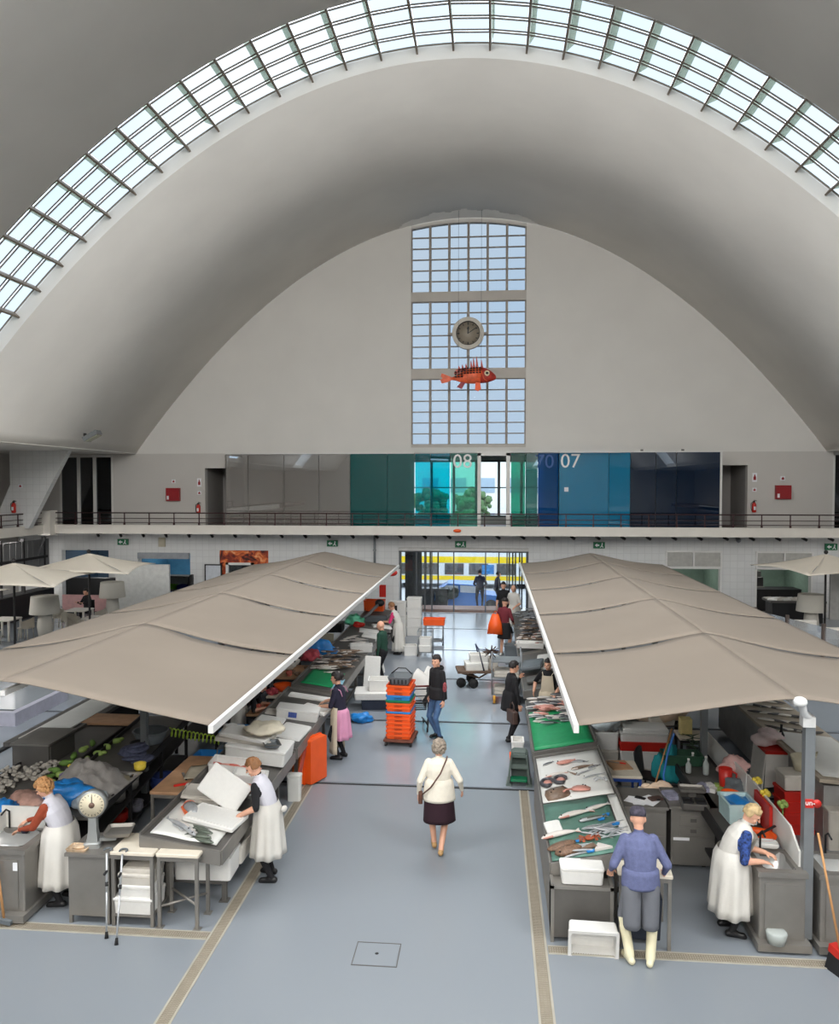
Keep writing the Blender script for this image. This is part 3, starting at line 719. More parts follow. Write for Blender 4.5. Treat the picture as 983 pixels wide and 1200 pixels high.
# ------------------------------------------------------------------ shops in the ground floor wall
def shop(x0, x1, z1, m, depth=3.5, fm=None, lampw=45):
    struct('wall_shop', MB().box(x0-.3, x1+.3, 33.6+depth, 33.8+depth, -.02, z1+.6).box(x0-.4, x0-.3, 33.6, 33.8+depth, -.02, z1+.6).box(x1+.3, x1+.4, 33.6, 33.8+depth, -.02, z1+.6), m)
    struct('ceiling_shop', MB().box(x0-.4, x1+.4, 33.6, 33.8+depth, z1+.5, z1+.6), m)
    tl = struct('trim_added_lamp', MB().box((x0+x1)/2-.5, (x0+x1)/2+.5, 33.6+depth/2-.15, 33.6+depth/2+.15, z1+.42, z1+.5), PALEMET); area_light('added_shop_lamp', ((x0+x1)/2, 33.6+depth/2, z1+.41), (0, 0, 0), 1.0, .3, lampw)  # lamp and its box fixture added to brighten the shop interior
    struct('floor_shop', MB().box(x0-.4, x1+.4, 33.3, 33.8+depth, -.3, 0.0), fm or mat('shop_floor', (110, 110, 112), .5))
shop(-18.95, -16.8, 2.52, mat('navy_shop_paint', (52, 74, 94), .7)); shop(-15.43, -13.1, 2.42, mat('blue_shop_paint', (64, 122, 156), .7))
shop(-11.79, -9.62, 2.56, DARKROOM); GSH = mat('green_shop_paint', (118, 140, 126), .7); shop(7.15, 9.3, 2.0, GSH, lampw=32); shop(10.72, 12.88, 2.02, GSH, lampw=32)
LOUV = mat('louvre_grey', (186, 184, 178), .6)
for x0, x1, l in ((7.1, 9.34, 'pale grey twin louvred vent panel above the left green shop'), (10.68, 12.92, 'pale grey twin louvred vent panel above the right green shop')):
    t = thing('vent_panel', l, 'vent', ((x0+x1)/2, 33.25, 2.35))
    w = (x1-x0)/2
    part('frame', MB().box(-w, w, -.06, .05, .28, .34).box(-w, w, -.06, .05, -.36, -.3).box(-w, -w+.06, -.06, .05, -.3, .28).box(w-.06, w, -.06, .05, -.3, .28).box(-.03, .03, -.06, .05, -.3, .28), PALEMET, t)
    for s in (-1, 1):
        for k in range(7): part('slat', MB().obox((s*w/2, -.0, -.25+k*.08), (w-.1, .012, .09), (-.5, 0, 0)), LOUV, t)
    struct('trim_8', MB().box(x0, x0+.06, 33.25, 33.5, 0, 2.0).box(x1-.06, x1, 33.25, 33.5, 0, 2.0).box(x0, x1, 33.25, 33.5, 1.95, 2.0), PALEMET)
# flame picture over a serving hatch
fm_ = bpy.data.materials.new('flame_print'); fm_.use_nodes = True
nt = fm_.node_tree; b_ = nt.nodes['Principled BSDF']; no = nt.nodes.new('ShaderNodeTexNoise'); no.inputs['Scale'].default_value = 2.4; no.inputs['Detail'].default_value = 9; no.inputs['Distortion'].default_value = 1.6
rp = nt.nodes.new('ShaderNodeValToRGB'); e = rp.color_ramp.elements
e[0].position = .36; e[0].color = (.02, .003, .001, 1); e[1].position = .72; e[1].color = (.95, .55, .25, 1)
q = e.new(.46); q.color = (.30, .03, .008, 1); q = e.new(.57); q.color = (.75, .16, .03, 1)
tc = nt.nodes.new('ShaderNodeTexCoord'); nt.links.new(tc.outputs['Object'], no.inputs['Vector']); nt.links.new(no.outputs['Fac'], rp.inputs['Fac']); nt.links.new(rp.outputs['Color'], b_.inputs['Base Color'])
t = thing('flame_picture', 'printed panel of orange flames over the white serving hatch', 'picture', (-10.7, 33.35, 0))
part('print', MB().box(-1.08, -.78, -.02, .02, .4, 2.56).box(.42, 1.08, -.02, .02, .4, 2.56).box(-.78, .42, -.02, .02, 2.0, 2.56), fm_, t)
t = thing('serving_hatch', 'white framed serving hatch under the flame picture', 'hatch', (-10.88, 33.3, 0))
part('frame', MB().box(-.62, -.5, -.05, .08, .9, 2.03).box(.5, .62, -.05, .08, .9, 2.03).box(-.62, .62, -.05, .08, 1.93, 2.03), PALEMET, t)
part('pane', MB().box(-.5, .5, .03, .04, .9, 1.93), GLZ, t)
part('post', MB().box(-.2, .25, 1.0, 1.1, .9, 1.93), GREYMET, t)
t = thing('notice_board', 'grey and white board leaning beside the serving hatch', 'board', (-12.0, 33.1, 0))
part('panel', MB().box(-.34, .34, 0, .03, .9, 1.92), mat('board_face', (200, 204, 210), .5), t)
part('frame', MB().box(-.38, -.33, -.02, .05, 0, 1.97).box(.33, .38, -.02, .05, 0, 1.97).box(-.38, .38, -.02, .05, 1.92, 1.97), IRON, t)
# blue shop contents
t = thing('shutter_box', 'grey half lowered shutter box in the top of the blue shop opening', 'shutter', (-14.27, 33.2, 2.3))
part('box', MB().box(-1.15, 1.15, -.05, .09, -.12, .14), mat('shutter_grey', (150, 154, 158), .5), t)
t = thing('black_counter', 'black glazed counter inside the blue shop', 'counter', (-14.1, 34.6, 0))
part('body', MB().box(-1.0, .5, -.3, .3, 0, 1.3), BLACKP, t); part('cabinet', MB().box(.6, 1.0, -.3, .3, 0, 1.5), BLACKP, t); part('glass_top', MB().box(-1.0, .5, -.33, -.31, .7, 1.25), GLZ, t)
for i, (x, c, l) in enumerate(((-15.0, mat('lime_plastic', (130, 200, 50), .4), 'lime green basket at the mouth of the blue shop'), (-14.2, mat('indigo_plastic', (60, 70, 150), .4), 'indigo crate at the mouth of the blue shop'))):
    t = thing('crate', l, 'crate', (x, 33.0, 0)); part('tub', MB().rr(.7, .5, 0, .75, .03, .03, wall=.02), c, t)
    for q in range(6): part('rib', MB().box(-.33+q*.12, -.31+q*.12, -.27, -.245, .06, .7), c, t)
for x in (-15.5, -13.0): struct('trim_9', MB().box(x-.05, x+.05, 33.1, 33.3, 0, 1.5), IRON)
# green shop counters
t = thing('espresso_machine', 'dark coffee machine on the counter of the right green shop', 'coffee machine', (11.3, 35.6, .95))
part('body', MB().rr(.8, .5, 0, .45, .05), IRON, t); part('cup_rack', MB().box(-.3, .3, -.2, .2, .45, .7), DSTEEL, t); part('tray', MB().box(-.4, .4, -.35, -.25, 0, .06), STEEL, t)
t = thing('shop_counter', 'dark counter across the right green shop', 'counter', (11.8, 35.2, 0))
part('body', MB().box(-1.2, 1.3, -.3, .6, 0, .9), IRON, t); part('top', MB().box(-1.25, 1.3, -.35, .65, .9, .94), BLACKP, t)
t = thing('display_slab', 'low stall slab with white packs in front of the right green shop', 'counter', (11.7, 32.3, 0))
part('slab', MB().box(-.9, 1.2, -.5, .5, .8, .88), DSTEEL, t); part('plinth', MB().box(-.8, 1.1, -.4, .4, 0, .8), BLACKP, t)
for i in range(14):
    single('fish_pack', MB().obox((0, 0, .02), (.34, .2, .04), (.15, 0, 0)), [WPLAS, DSTYRO][i % 2], 'white pack lying on the slab before the right green shop', 'pack', (10.95+(i % 7)*.27, 32.05+(i//7)*.42, .885), (0, 0, .4 if i % 3 else -.6), group='white packs before the green shop')
# left gallery dark stall fronts
CLAD = mat('grey_cladding', (112, 112, 112), .6, 0, .1, 2)
t = thing('stall_kiosk', 'grey corrugated kiosk front under the left gallery', 'kiosk', (-19.0, 29, 0))
for k in range(16): part('panel', MB().box(-.05, .0, -3+k*.4, -2.63+k*.4, 1.5, 3.1), CLAD, t)
for k in range(5): part('post', MB().box(-.12, .02, -3+k*1.5, -2.92+k*1.5, 0, 3.2), IRON, t)
part('counter', MB().box(-.4, .3, -3, 3.2, 0, 1.0), BLACKP, t); part('beam', MB().box(-.15, .05, -3, 3.2, 2.3, 2.4), IRON, t)
single('dark_screen', MB().obox((0, 0, 0), (.08, 1.1, .7), (0, .35, 0)), BLACKP, 'tilted dark screen hanging at the corner of the left gallery', 'screen', (-18.5, 31.0, 2.9), (0, 0, .5))
# ------------------------------------------------------------------ canopies over the two stall rows
FABR = mat('beige_canopy_fabric', (134, 123, 111), 0.9, 0, 0.09, 0.5, 0.05, 60, detail=8)
def canopy(label, x_in, x_r, x_out, ys, sgn, zr=2.98):
    t = thing('canopy', label, 'canopy', (x_r, ys[0], 0))
    for i in range(len(ys) - 1):
        y0, y1 = ys[i] - ys[0], ys[i+1] - ys[0]
        for xe in (x_in - x_r, x_out - x_r):
            def fn(u, v, xe=xe, y0=y0, y1=y1, last=(i == len(ys)-2)):
                gap = 0 if last else .17*min(1, max(0, (u-.1)/.25))*(1-.35*max(0, (u-.7)/.3))
                y = y0 + (y1-gap-y0)*v
                f = (math.sqrt(u*u+.05)-.2236)/(math.sqrt(1.05)-.2236)
                z = zr - (zr-2.6)*f - (.03+.07*min(1, y/3))*math.sin(PI*u) + (.05*math.sin(PI*v)*math.sin(PI*u) if y0 > 0 else 0)
                return (xe*u, y, z)
            b = MB().grid(fn, 20, 14, 0.012)
            part('fabric_panel', b, FABR, t)
    L = ys[-1] - ys[0]
    part('edge_bar', MB().box(x_in-x_r-.03, x_in-x_r+.03, -.1, L, 2.54, 2.63), PALEMET, t)
    part('edge_bar', MB().box(x_out-x_r-.02*sgn-.02, x_out-x_r-.02*sgn+.02, .05, L-.1, 2.5, 2.56), GREYMET, t)
    part('ridge_bar', MB().box(-.03, .03, .02, L-.1, 2.88, 2.94), PALEMET, t)
    for y in ys[1:-1]:
        for xe in (x_in-x_r, x_out-x_r):
            pts = [(xe*u, y-ys[0]-.07, 2.84-.34*u-.08*math.sin(PI*u)) for u in [q/10 for q in range(11)]]
            part('cross_bar', MB().tube(pts, .02, 6), PALEMET if y > ys[-3] else IRON, t)  # nearer bars coloured dark to stand for the shade in the slits
    for y in ys[1:]:
        part('post', MB().box(-.05, .05, y-ys[0]-.1, y-ys[0], 0, 2.9), GREYMET, t)
    return t
YR = [9.25, 13.25, 17.2, 21.25, 25.1, 28.4]; YL = [8.85, 12.75, 16.55, 20.1, 23.75, 27.1]
cr = canopy('long beige fabric canopy over the right row of fish stalls', .97, 3.46, 5.95, YR, 1)
cl = canopy('long beige fabric canopy over the left row of fish stalls', -3.22, -5.82, -8.35, YL, -1, 3.07)
# front post of the right canopy with its white clamp
part('front_post', MB().box(-.055, .055, -.055, .055, 0.1, 2.62), GREYMET, cr, loc=(.21, .23, 0))
CLP = mat('white_clamp_paint', (226, 226, 224), .4)
part('clamp', MB().tube([(.21, .22, 2.62), (.2, .2, 2.72), (.1, .1, 2.78), (.06, .04, 2.9), (0, -.02, 2.95)], .045, 8).ell((.02, .0, 2.94), (.08, .08, .06)).box(.12, .26, .16, .28, 2.6, 2.72), CLP, cr, 'white knuckle clamp on the front post')
sg = part('stall_sign', MB().box(-.05, .04, -.07, -.056, 1.66, 1.76).cyl((.08, -.07, 1.71), (.08, -.05, 1.71), .05, n=12), REDP, cr, 'small red tag on the front post', loc=(.21, .23, 0))
lettering('un-', .085, SIGNW, cr, (.21, .155, 1.72))

# ------------------------------------------------------------------ sloping display counters
def counter(label, x_in, x_out, y0, y1, z_in=.9, z_out=1.05, panel=None):
    """stainless display table, low at the aisle side; x_in aisle edge"""
    s = 1 if x_out > x_in else -1
    t = thing('display_counter', label, 'counter', (x_in, y0, 0))
    W = abs(x_out-x_in); L = y1-y0
    sl = (z_out-z_in)/W
    def P(u): return z_in + sl*u
    xs_ = lambda u: s*u
    part('table_top', MB().prism([(xs_(0), P(0)-.05), (xs_(W), P(W)-.05), (xs_(W), P(W)), (xs_(0), P(0))], 'y', 0, L), DSTEEL, t)
    rim = MB().prism([(xs_(-.02), z_in-.16), (xs_(0.0), z_in-.16), (xs_(0.0), z_in+.02), (xs_(-.02), z_in+.02)], 'y', 0, L)
    rim.prism([(xs_(W), z_out-.16), (xs_(W+.02), z_out-.16), (xs_(W+.02), z_out+.05), (xs_(W), z_out+.05)], 'y', 0, L)
    rim.prism([(xs_(0), z_in-.16), (xs_(W), z_out-.16), (xs_(W), z_out+.03), (xs_(0), z_in+.02)], 'y', -.03, 0)
    rim.prism([(xs_(0), z_in-.16), (xs_(W), z_out-.16), (xs_(W), z_out+.03), (xs_(0), z_in+.02)], 'y', L, L+.03)
    part('rim', rim, STEEL, t)
    for yy in (.55, L-.55):
        for u in (.15, W-.1):
            part('leg', MB().box(xs_(u)-.03, xs_(u)+.03, yy-.03, yy+.03, 0, P(u)-.05).box(xs_(u)-.06, xs_(u)+.06, yy-.06, yy+.06, 0, .012), DSTEEL, t)
    for u in (.15, W-.1): part('rail', MB().box(xs_(u)-.02, xs_(u)+.02, .55, L-.55, .22, .27), DSTEEL, t)
    for yy in (.55, L-.55): part('cross_rail', MB().box(min(xs_(.15), xs_(W-.1)), max(xs_(.15), xs_(W-.1)), yy-.02, yy+.02, .22, .27), DSTEEL, t)
    return t
LZ = lambda x: .9 + .15*(-3.3 - x)/1.02           # top of the left counters at x
RZ = lambda x: .8 + .2*(x - .72)/1.05             # top of the right counters at x
LCY = [(9.28, 12.9), (13.05, 16.45), (16.7, 20.3), (20.55, 24.0), (24.25, 27.6)]
for (a, b), l in zip(LCY, ('front left steel display counter with hake and styrofoam lids', 'left steel counter covered with flat white lids, before the navy dressed woman', 'left steel counter heaped with brown and silver fish behind the man in green',
                           'left counter with pale trays below the far canopy, behind the bald man', 'farthest left counter where the pink sleeved woman works')):
    counter(l, -3.3, -4.32, a, b)
RCY = [(9.55, 13.3), (13.55, 16.8), (17.6, 21.3), (21.55, 25.2), (25.4, 28.2)]
for i, ((a, b), l) in enumerate(zip(RCY, ('front right steel counter with rays and fish on white and green sheets', 'right counter with bright green sheet and rows of fish', 'right counter with grey slabs and empty white trays',
                           'right counter piled with brown fish beside the grey bin', 'farthest right counter where the white shirted man stands'))):
    counter(l, .72, 1.77, a, b, .8, 1.0)

# sheets and mats on the counters
MATG = mat('green_mat', (24, 150, 92), .45, 0, .12, 8, .2, 20); MATD = mat('dark_green_mat', (84, 122, 108), .5, 0, .25, 5, .2, 20)
def sheet(name, label, cat, x0, x1, y0, y1, zf, m, th=.012, amp=.006):
    ph = rnd.uniform(0, 6)
    b = MB().grid(lambda u, v: (x0+(x1-x0)*u, y0+(y1-y0)*v, zf(x0+(x1-x0)*u)+th+amp*(1+math.sin(9*u+ph)*math.cos(7*v+ph))), 10, 10, th*.9)
    return single(name, b, m, label, cat)
sheet('display_sheet', 'white display sheet with rays and cuttlefish on the front right counter', 'sheet', .74, 1.74, 11.35, 13.2, RZ, WPLAS)
sheet('display_mat', 'dull green mat under the mixed fish at the near end of the front right counter', 'mat', .74, 1.62, 9.6, 11.3, RZ, MATD)
sheet('display_strip', 'long white strip along the inner edge of the dull green mat', 'strip', 1.64, 1.76, 9.7, 11.3, RZ, WPLAS)
sheet('display_mat', 'bright green mat at the near end of the second right counter', 'mat', .74, 1.74, 13.62, 15.9, RZ, MATG)
sheet('display_mat', 'green cloth at the near end of the fish heap, behind the navy dressed woman', 'mat', -4.2, -3.45, 17.0, 18.3, LZ, MATG)
sheet('display_sheet', 'blue plastic wrap on the near corner of the third left counter', 'wrap', -3.5, -3.34, 16.8, 17.7, LZ, mat('pale_blue_wrap', (150, 200, 220), .3), amp=.02)
sheet('display_sheet', 'wet white sheet under the hake on the front left counter', 'sheet', -4.25, -3.4, 9.4, 10.4, LZ, WPLAS)
sheet('display_sheet', 'pale wet sheet under the salmon piece on the front left counter', 'sheet', -4.2, -3.75, 10.42, 11.2, LZ, DSTYRO)
# plinth panels of the front right counter
t = thing('end_cabinet', 'stainless cabinet closing the near end of the front right counter', 'cabinet', (1.07, 9.4, 0))
part('panel', MB().box(-.35, .34, -.12, -.1, .06, .66), DSTEEL, t); part('frame', MB().box(-.37, -.33, -.13, .1, 0, .7).box(.32, .36, -.13, .1, 0, .7).box(-.37, .36, -.13, .1, .64, .68), STEEL, t)
part('shelf', MB().box(-.35, .34, -.1, .5, .6, .63), DSTEEL, t); part('side', MB().box(-.37, -.35, -.1, 3.6, .1, .66), STEEL, t)

# ------------------------------------------------------------------ work furniture
def table(name, label, cat, x, y, w, d, h, rz=0, top=BOARD, leg=STEEL, tth=.04, braces=True, shelf=None, feet=False, group=None):
    t = thing(name, label, cat, (x, y, 0), rz, group)
    part('top', MB().rr(w, d, h-tth, h, .02), top, t)
    part('apron_rail', MB().box(-w/2+.02, w/2-.02, -d/2+.02, -d/2+.04, h-tth-.06, h-tth).box(-w/2+.02, w/2-.02, d/2-.04, d/2-.02, h-tth-.06, h-tth).box(-w/2+.02, -w/2+.04, -d/2+.04, d/2-.04, h-tth-.06, h-tth).box(w/2-.04, w/2-.02, -d/2+.04, d/2-.04, h-tth-.06, h-tth), leg, t)
    for sx in (-1, 1):
        for sy in (-1, 1):
            b = MB().box(sx*(w/2-.035)-.02, sx*(w/2-.035)+.02, sy*(d/2-.035)-.02, sy*(d/2-.035)+.02, 0.004, h-tth)
            if feet: b.box(sx*(w/2-.035)-.045, sx*(w/2-.035)+.045, sy*(d/2-.035)-.045, sy*(d/2-.035)+.045, 0, .012)
            part('leg', b, leg, t)
    if braces:
        part('brace', MB().cyl((-w/2+.04, -d/2+.04, .26), (w/2-.04, d/2-.04, .26), .016, n=6), leg, t)
        part('brace', MB().cyl((w/2-.04, -d/2+.04, .3), (-w/2+.04, d/2-.04, .3), .016, n=6), leg, t)
    if shelf: part('shelf', MB().box(-w/2+.02, w/2-.02, -d/2+.02, d/2-.02, shelf, shelf+.03), leg, t)
    return t
table('cutting_table', 'steel legged cutting table with cream top at the near end of the front left counter', 'table', -3.79, 9.33, .54, .44, .93, feet=True)
t = table('cutting_table', 'steel framed table with cream top and styrofoam boxes stored below', 'table', -4.36, 9.38, .56, .54, .93, braces=False, shelf=.12)
t = table('cutting_table', 'white topped steel table the man in blue leans on', 'table', 1.8, 9.55, .62, .7, .9, R(-4), braces=False)
part('crate_below', MB().rr(.42, .5, .06, .55, .02, .02, wall=.02), mat('dark_blue_crate', (40, 46, 58), .5), t)
table('cutting_table', 'steel table with worn wooden board behind the front left counter', 'table', -4.72, 11.75, .5, 1.55, .93, top=WOODB, braces=False)
table('cutting_table', 'low table with orange cuts where the dark haired person bends down', 'table', -4.65, 15.6, .5, .7, .82, braces=False, leg=IRON, top=WOODB)
table('cutting_table', 'small table carrying an orange bowl behind the second left counter', 'table', -4.65, 16.95, .45, .7, .82, braces=False, leg=IRON, top=BOARD)
table('cutting_table', 'board table with fish offcuts behind the third left counter', 'table', -4.75, 18.4, .6, 1.3, .95, braces=False, leg=IRON, top=WOODB)
table('side_table', 'wooden topped side table on blue legs inside the right stall', 'table', 2.15, 13.1, .5, .75, .75, braces=False, leg=mat('blue_leg_paint', (36, 72, 150), .5), top=BOARD)
# long dark benches of the left stall
def bench(label, x, y0, y1, w, h, ang=0.0, sh=(.3,)):
    t = thing('work_bench', label, 'bench', (x, y0, 0), ang)
    L = y1-y0
    part('top', MB().box(-w/2, w/2, 0, L, h-.04, h), DSTEEL, t)
    part('rim', MB().box(w/2, w/2+.03, 0, L, h-.1, h+.02).box(-w/2-.03, -w/2, 0, L, h-.1, h+.06), IRON, t)
    n = 4
    for i in range(n):
        yy = .04+(L-.08)*i/(n-1)
        for sx in (-1, 1): part('leg', MB().box(sx*(w/2-.04)-.025, sx*(w/2-.04)+.025, yy-.025, yy+.025, 0, h-.04), IRON, t)
    for z in sh: part('shelf', MB().box(-w/2+.02, w/2-.02, .05, L-.05, z, z+.03), IRON, t)
    return t
bench('long dark bench loaded with bags and tubs in the left stall', -5.75, 9.95, 14.6, .85, .95, R(6), (.18, .55))
bench('dark sorting bench along the far side of the left stall', -7.0, 9.9, 14.0, .8, .9, R(3), (.3,))
bench('shadowy bench deep under the left canopy', -5.9, 15.2, 19.5, .9, .95, R(2), (.3,))
bench('second shadowy bench farther under the left canopy', -5.9, 20.2, 26.5, .9, .95, R(1), (.3,))
bench('steel bench running down the middle of the right stall', 3.25, 10.2, 13.6, .6, .9, R(0), (.3,))
bench('long bench deep under the right canopy', 3.0, 14.9, 20.5, .9, .95, 0, (.4,))
t = thing('outer_counter', 'long outer counter with white top on the far side of the left stall', 'counter', (-7.95, 12.9, 0))
part('body', MB().box(-.35, .35, 0, 3.4, .3, .88), IRON, t); part('top', MB().box(-.45, .42, -.1, 3.5, .88, .95), DSTEEL, t); part('white_sheet', MB().box(-.3, .3, .1, 3.3, .95, .97), WPLAS, t)
for y in (0.1, 1.6, 3.2):
    part('leg', MB().box(-.3, -.25, y, y+.05, 0, .3), IRON, t); part('leg', MB().box(.25, .3, y, y+.05, 0, .3), IRON, t)
t = thing('steel_hood', 'small steel cabinet with folded top on the outer bench of the left stall', 'cabinet', (-7.35, 12.3, .9))
part('body', MB().box(-.3, .3, -.4, .4, 0, .33), DSTEEL, t); part('top', MB().prism([(-.33, .33), (.33, .33), (.33, .36), (-.33, .36)], 'y', -.43, .43), STEEL, t); part('door', MB().box(.3, .31, -.35, .35, .03, .3), DSTEEL, t)
t = thing('outer_counter', 'long outer display counter with slabs of fish on the right edge of the stalls', 'counter', (5.25, 12.2, 0))
part('body', MB().box(-.3, .35, 0, 5.5, .1, .9), mat('grey_counter_panel', (150, 148, 144), .6), t); part('top', MB().prism([(-.4, .98), (.75, .88), (.75, .94), (-.4, 1.04)], 'y', -.1, 5.6), mat('tan_counter_top', (172, 160, 142), .6, 0, .15, 4), t); part('white_sheet', MB().prism([(-.32, 1.045), (.7, .945), (.7, .955), (-.32, 1.055)], 'y', 0, 2.2), WPLAS, t)
for k in range(30):
    single('fish', MB().ell((0, 0, .02), (.2, .045, .022), 8, 6), [mat('dark_fish_skin', (70, 66, 64), .4, 0, .4, 8), DSTYRO][k % 2], 'slim dark fish laid on the outer right counter', 'fish', (5.05+(k % 5)*.17, 14.5+(k//5)*.5, 1.05-(k % 5)*.017), (0, .09, rnd.uniform(-.5, .5)), group='dark fish on the outer right counter')
t = table('fish_table', 'narrow dark framed table at the right frame edge beside the red crates', 'table', 5.45, 11.2, .6, 1.9, .9, R(-6), braces=False, leg=IRON, top=DSTYRO, shelf=.2)
# sink cabinets
def sink_unit(name, label, x0, x1, y0, y1, h, splash=None):
    t = thing(name, label, 'sink', ((x0+x1)/2, (y0+y1)/2, 0)); w = (x1-x0)/2; d = (y1-y0)/2
    part('cabinet', MB().rr(2*w, 2*d, .1, h-.01, .02, .0, wall=.06, floor=h-.4), STEEL, t)
    part('door_panel', MB().box(-w+.06, w-.08, -d-.012, -d, .16, h-.14), STEEL, t)
    part('plinth', MB().box(-w-.04, w+.04, -d-.1, d, .03, .12), STEEL, t)
    for q in (-1, 1): part('foot', MB().cyl((q*(w-.05), -d, 0), (q*(w-.05), -d, .04), .03, n=8), IRON, t)
    part('rim', MB().box(-w-.02, -w+.08, -d-.02, d, h-.06, h).box(w-.08, w+.02, -d-.02, d, h-.06, h).box(-w+.08, w-.08, -d-.02, -d+.08, h-.06, h).box(-w+.08, w-.08, d-.08, d, h-.06, h), STEEL, t)
    part('basin', MB().loft([[((w-.065)*math.copysign(abs(math.cos(a))**.5, math.cos(a))*k_, (d-.065)*math.copysign(abs(math.sin(a))**.5, math.sin(a))*k_, z_) for a in [2*PI*q/28+.01 for q in range(28)]] for k_, z_ in ((1, h-.004), (.96, h-.03), (.9, h-.2), (.6, h-.24), (.1, h-.245))], False, True), mat('sink_steel', (180, 180, 178), .3, .5, .06, 4), t)
    tp = part('tap', MB().tube([(-w*.3, d-.05, h), (-w*.3, d-.05, h+.22), (-w*.3, d-.12, h+.27), (-w*.3, d-.22, h+.24)], .012), BLACKP, t)
    return t
t = sink_unit('sink_cabinet', 'stainless sink cabinet at the left frame edge under the curly haired woman', -6.6, -5.74, 9.12, 9.75, .9)
part('splash_board', MB().obox((.05, .3, 1.03), (.6, .02, .3)).obox((-.2, .1, 1.0), (.02, .4, .25)), WPLAS, t)
part('label_plate', MB().rr(.06, .006, 0, .1, .01), PAPER, t, loc=(.32, -.33, .64))
t = sink_unit('sink_cabinet', 'stainless sink cabinet at the near right stall, left of the grey post', 3.1, 3.62, 9.35, 9.95, .92)
t = sink_unit('sink_cabinet', 'stainless sink cabinet right of the grey post', 3.78, 4.55, 9.35, 9.95, .92)
t = thing('splash_board', 'long white splash board along the right stall sinks', 'board', (3.6, 9.5, .9))
part('board', MB().prism([(0, 0), (1.9, .0), (1.9, .42), (.3, .38), (0, .2)], 'x', -.012, .012), WPLAS, t)
part('board_inner', MB().prism([(1.95, 0), (4.1, .0), (4.1, .36), (1.95, .4)], 'x', -.012, .012), WPLAS, t)
# scale cabinet
t = thing('steel_cabinet', 'plain stainless cabinet carrying the dial scale', 'cabinet', (-4.92, 9.42, 0))
part('body', MB().box(-.26, .26, -.28, .28, .1, .84), STEEL, t); part('top', MB().box(-.3, .3, -.3, .3, .84, .88), STEEL, t)
for sx in (-1, 1):
    for sy in (-1, 1): part('leg', MB().box(sx*.24-.02, sx*.24+.02, sy*.26-.02, sy*.26+.02, 0, .1), STEEL, t)
t = thing('drawer_cabinet', 'stainless cabinet with two drawers and a deep door in the right stall', 'cabinet', (2.81, 11.5, 0))
part('body', MB().box(-.3, .3, -.27, .4, .06, .86), STEEL, t); part('top', MB().box(-.33, .33, -.3, .42, .86, .9), STEEL, t)
for z in (.7, .55):
    d = part('drawer', MB().box(-.18, .18, -.29, -.27, z-.065, z+.065), STEEL, t); part('handle', MB().box(-.04, .04, -.31, -.29, z-.012, z+.03), DSTEEL, d)
part('door', MB().box(-.28, .28, -.285, -.27, .08, .46), STEEL, t); part('paper_strip', MB().box(-.27, -.05, -.29, -.285, .42, .46), PAPER, t)
t = thing('steel_cabinet', 'low stainless cabinet strewn with papers in the right stall', 'cabinet', (2.16, 11.45, 0))
part('body', MB().box(-.28, .28, -.25, .35, .06, .86), STEEL, t); part('top', MB().box(-.3, .3, -.3, .4, .86, .9), STEEL, t); part('door', MB().box(-.02, .26, -.265, -.25, .5, .8), STEEL, t); part('lower_door', MB().box(-.02, .26, -.265, -.25, .1, .48), STEEL, t)
# ------------------------------------------------------------------ people
SKIN = mat('skin', (222, 168, 140), .55, 0, .06, 8); EYEM = mat('eye_dark', (40, 30, 26), .3, 0, 0)
LIPM = mat('lips', (176, 92, 84), .5, 0, 0)
def ik(a, t, l1, l2, hint):
    a = Vector(a); t = Vector(t); d = t - a; L = min(d.length, (l1+l2)*.995); d.normalize()
    t = a + d*L; ca = (l1*l1 + L*L - l2*l2) / (2*l1*L); ca = max(-1, min(1, ca))
    h = Vector(hint); h = h - d*h.dot(d)
    if h.length < 1e-4: h = d.orthogonal()
    h.normalize()
    return a + d*(l1*ca) + h*(l1*math.sqrt(1-ca*ca)), t
def capsule(mb, a, b, ra, rb, n=10):
    a = Vector(a); b = Vector(b); d = b - a
    if d.length < 1e-5: d = Vector((0, 0, 1e-4))
    d.normalize(); u = d.orthogonal().normalized(); w = d.cross(u); rings = []
    for k in range(5):
        t = -PI/2 + (PI/2)*k/4; c, s = max(math.cos(t), .05), math.sin(t)
        rings.append([tuple(a + d*(ra*s) + (u*math.cos(2*PI*i/n) + w*math.sin(2*PI*i/n))*(ra*c)) for i in range(n)])
    for k in range(5):
        t = (PI/2)*k/4; c, s = max(math.cos(t), .05), math.sin(t)
        rings.append([tuple(b + d*(rb*s) + (u*math.cos(2*PI*i/n) + w*math.sin(2*PI*i/n))*(rb*c)) for i in range(n)])
    mb.loft(rings)
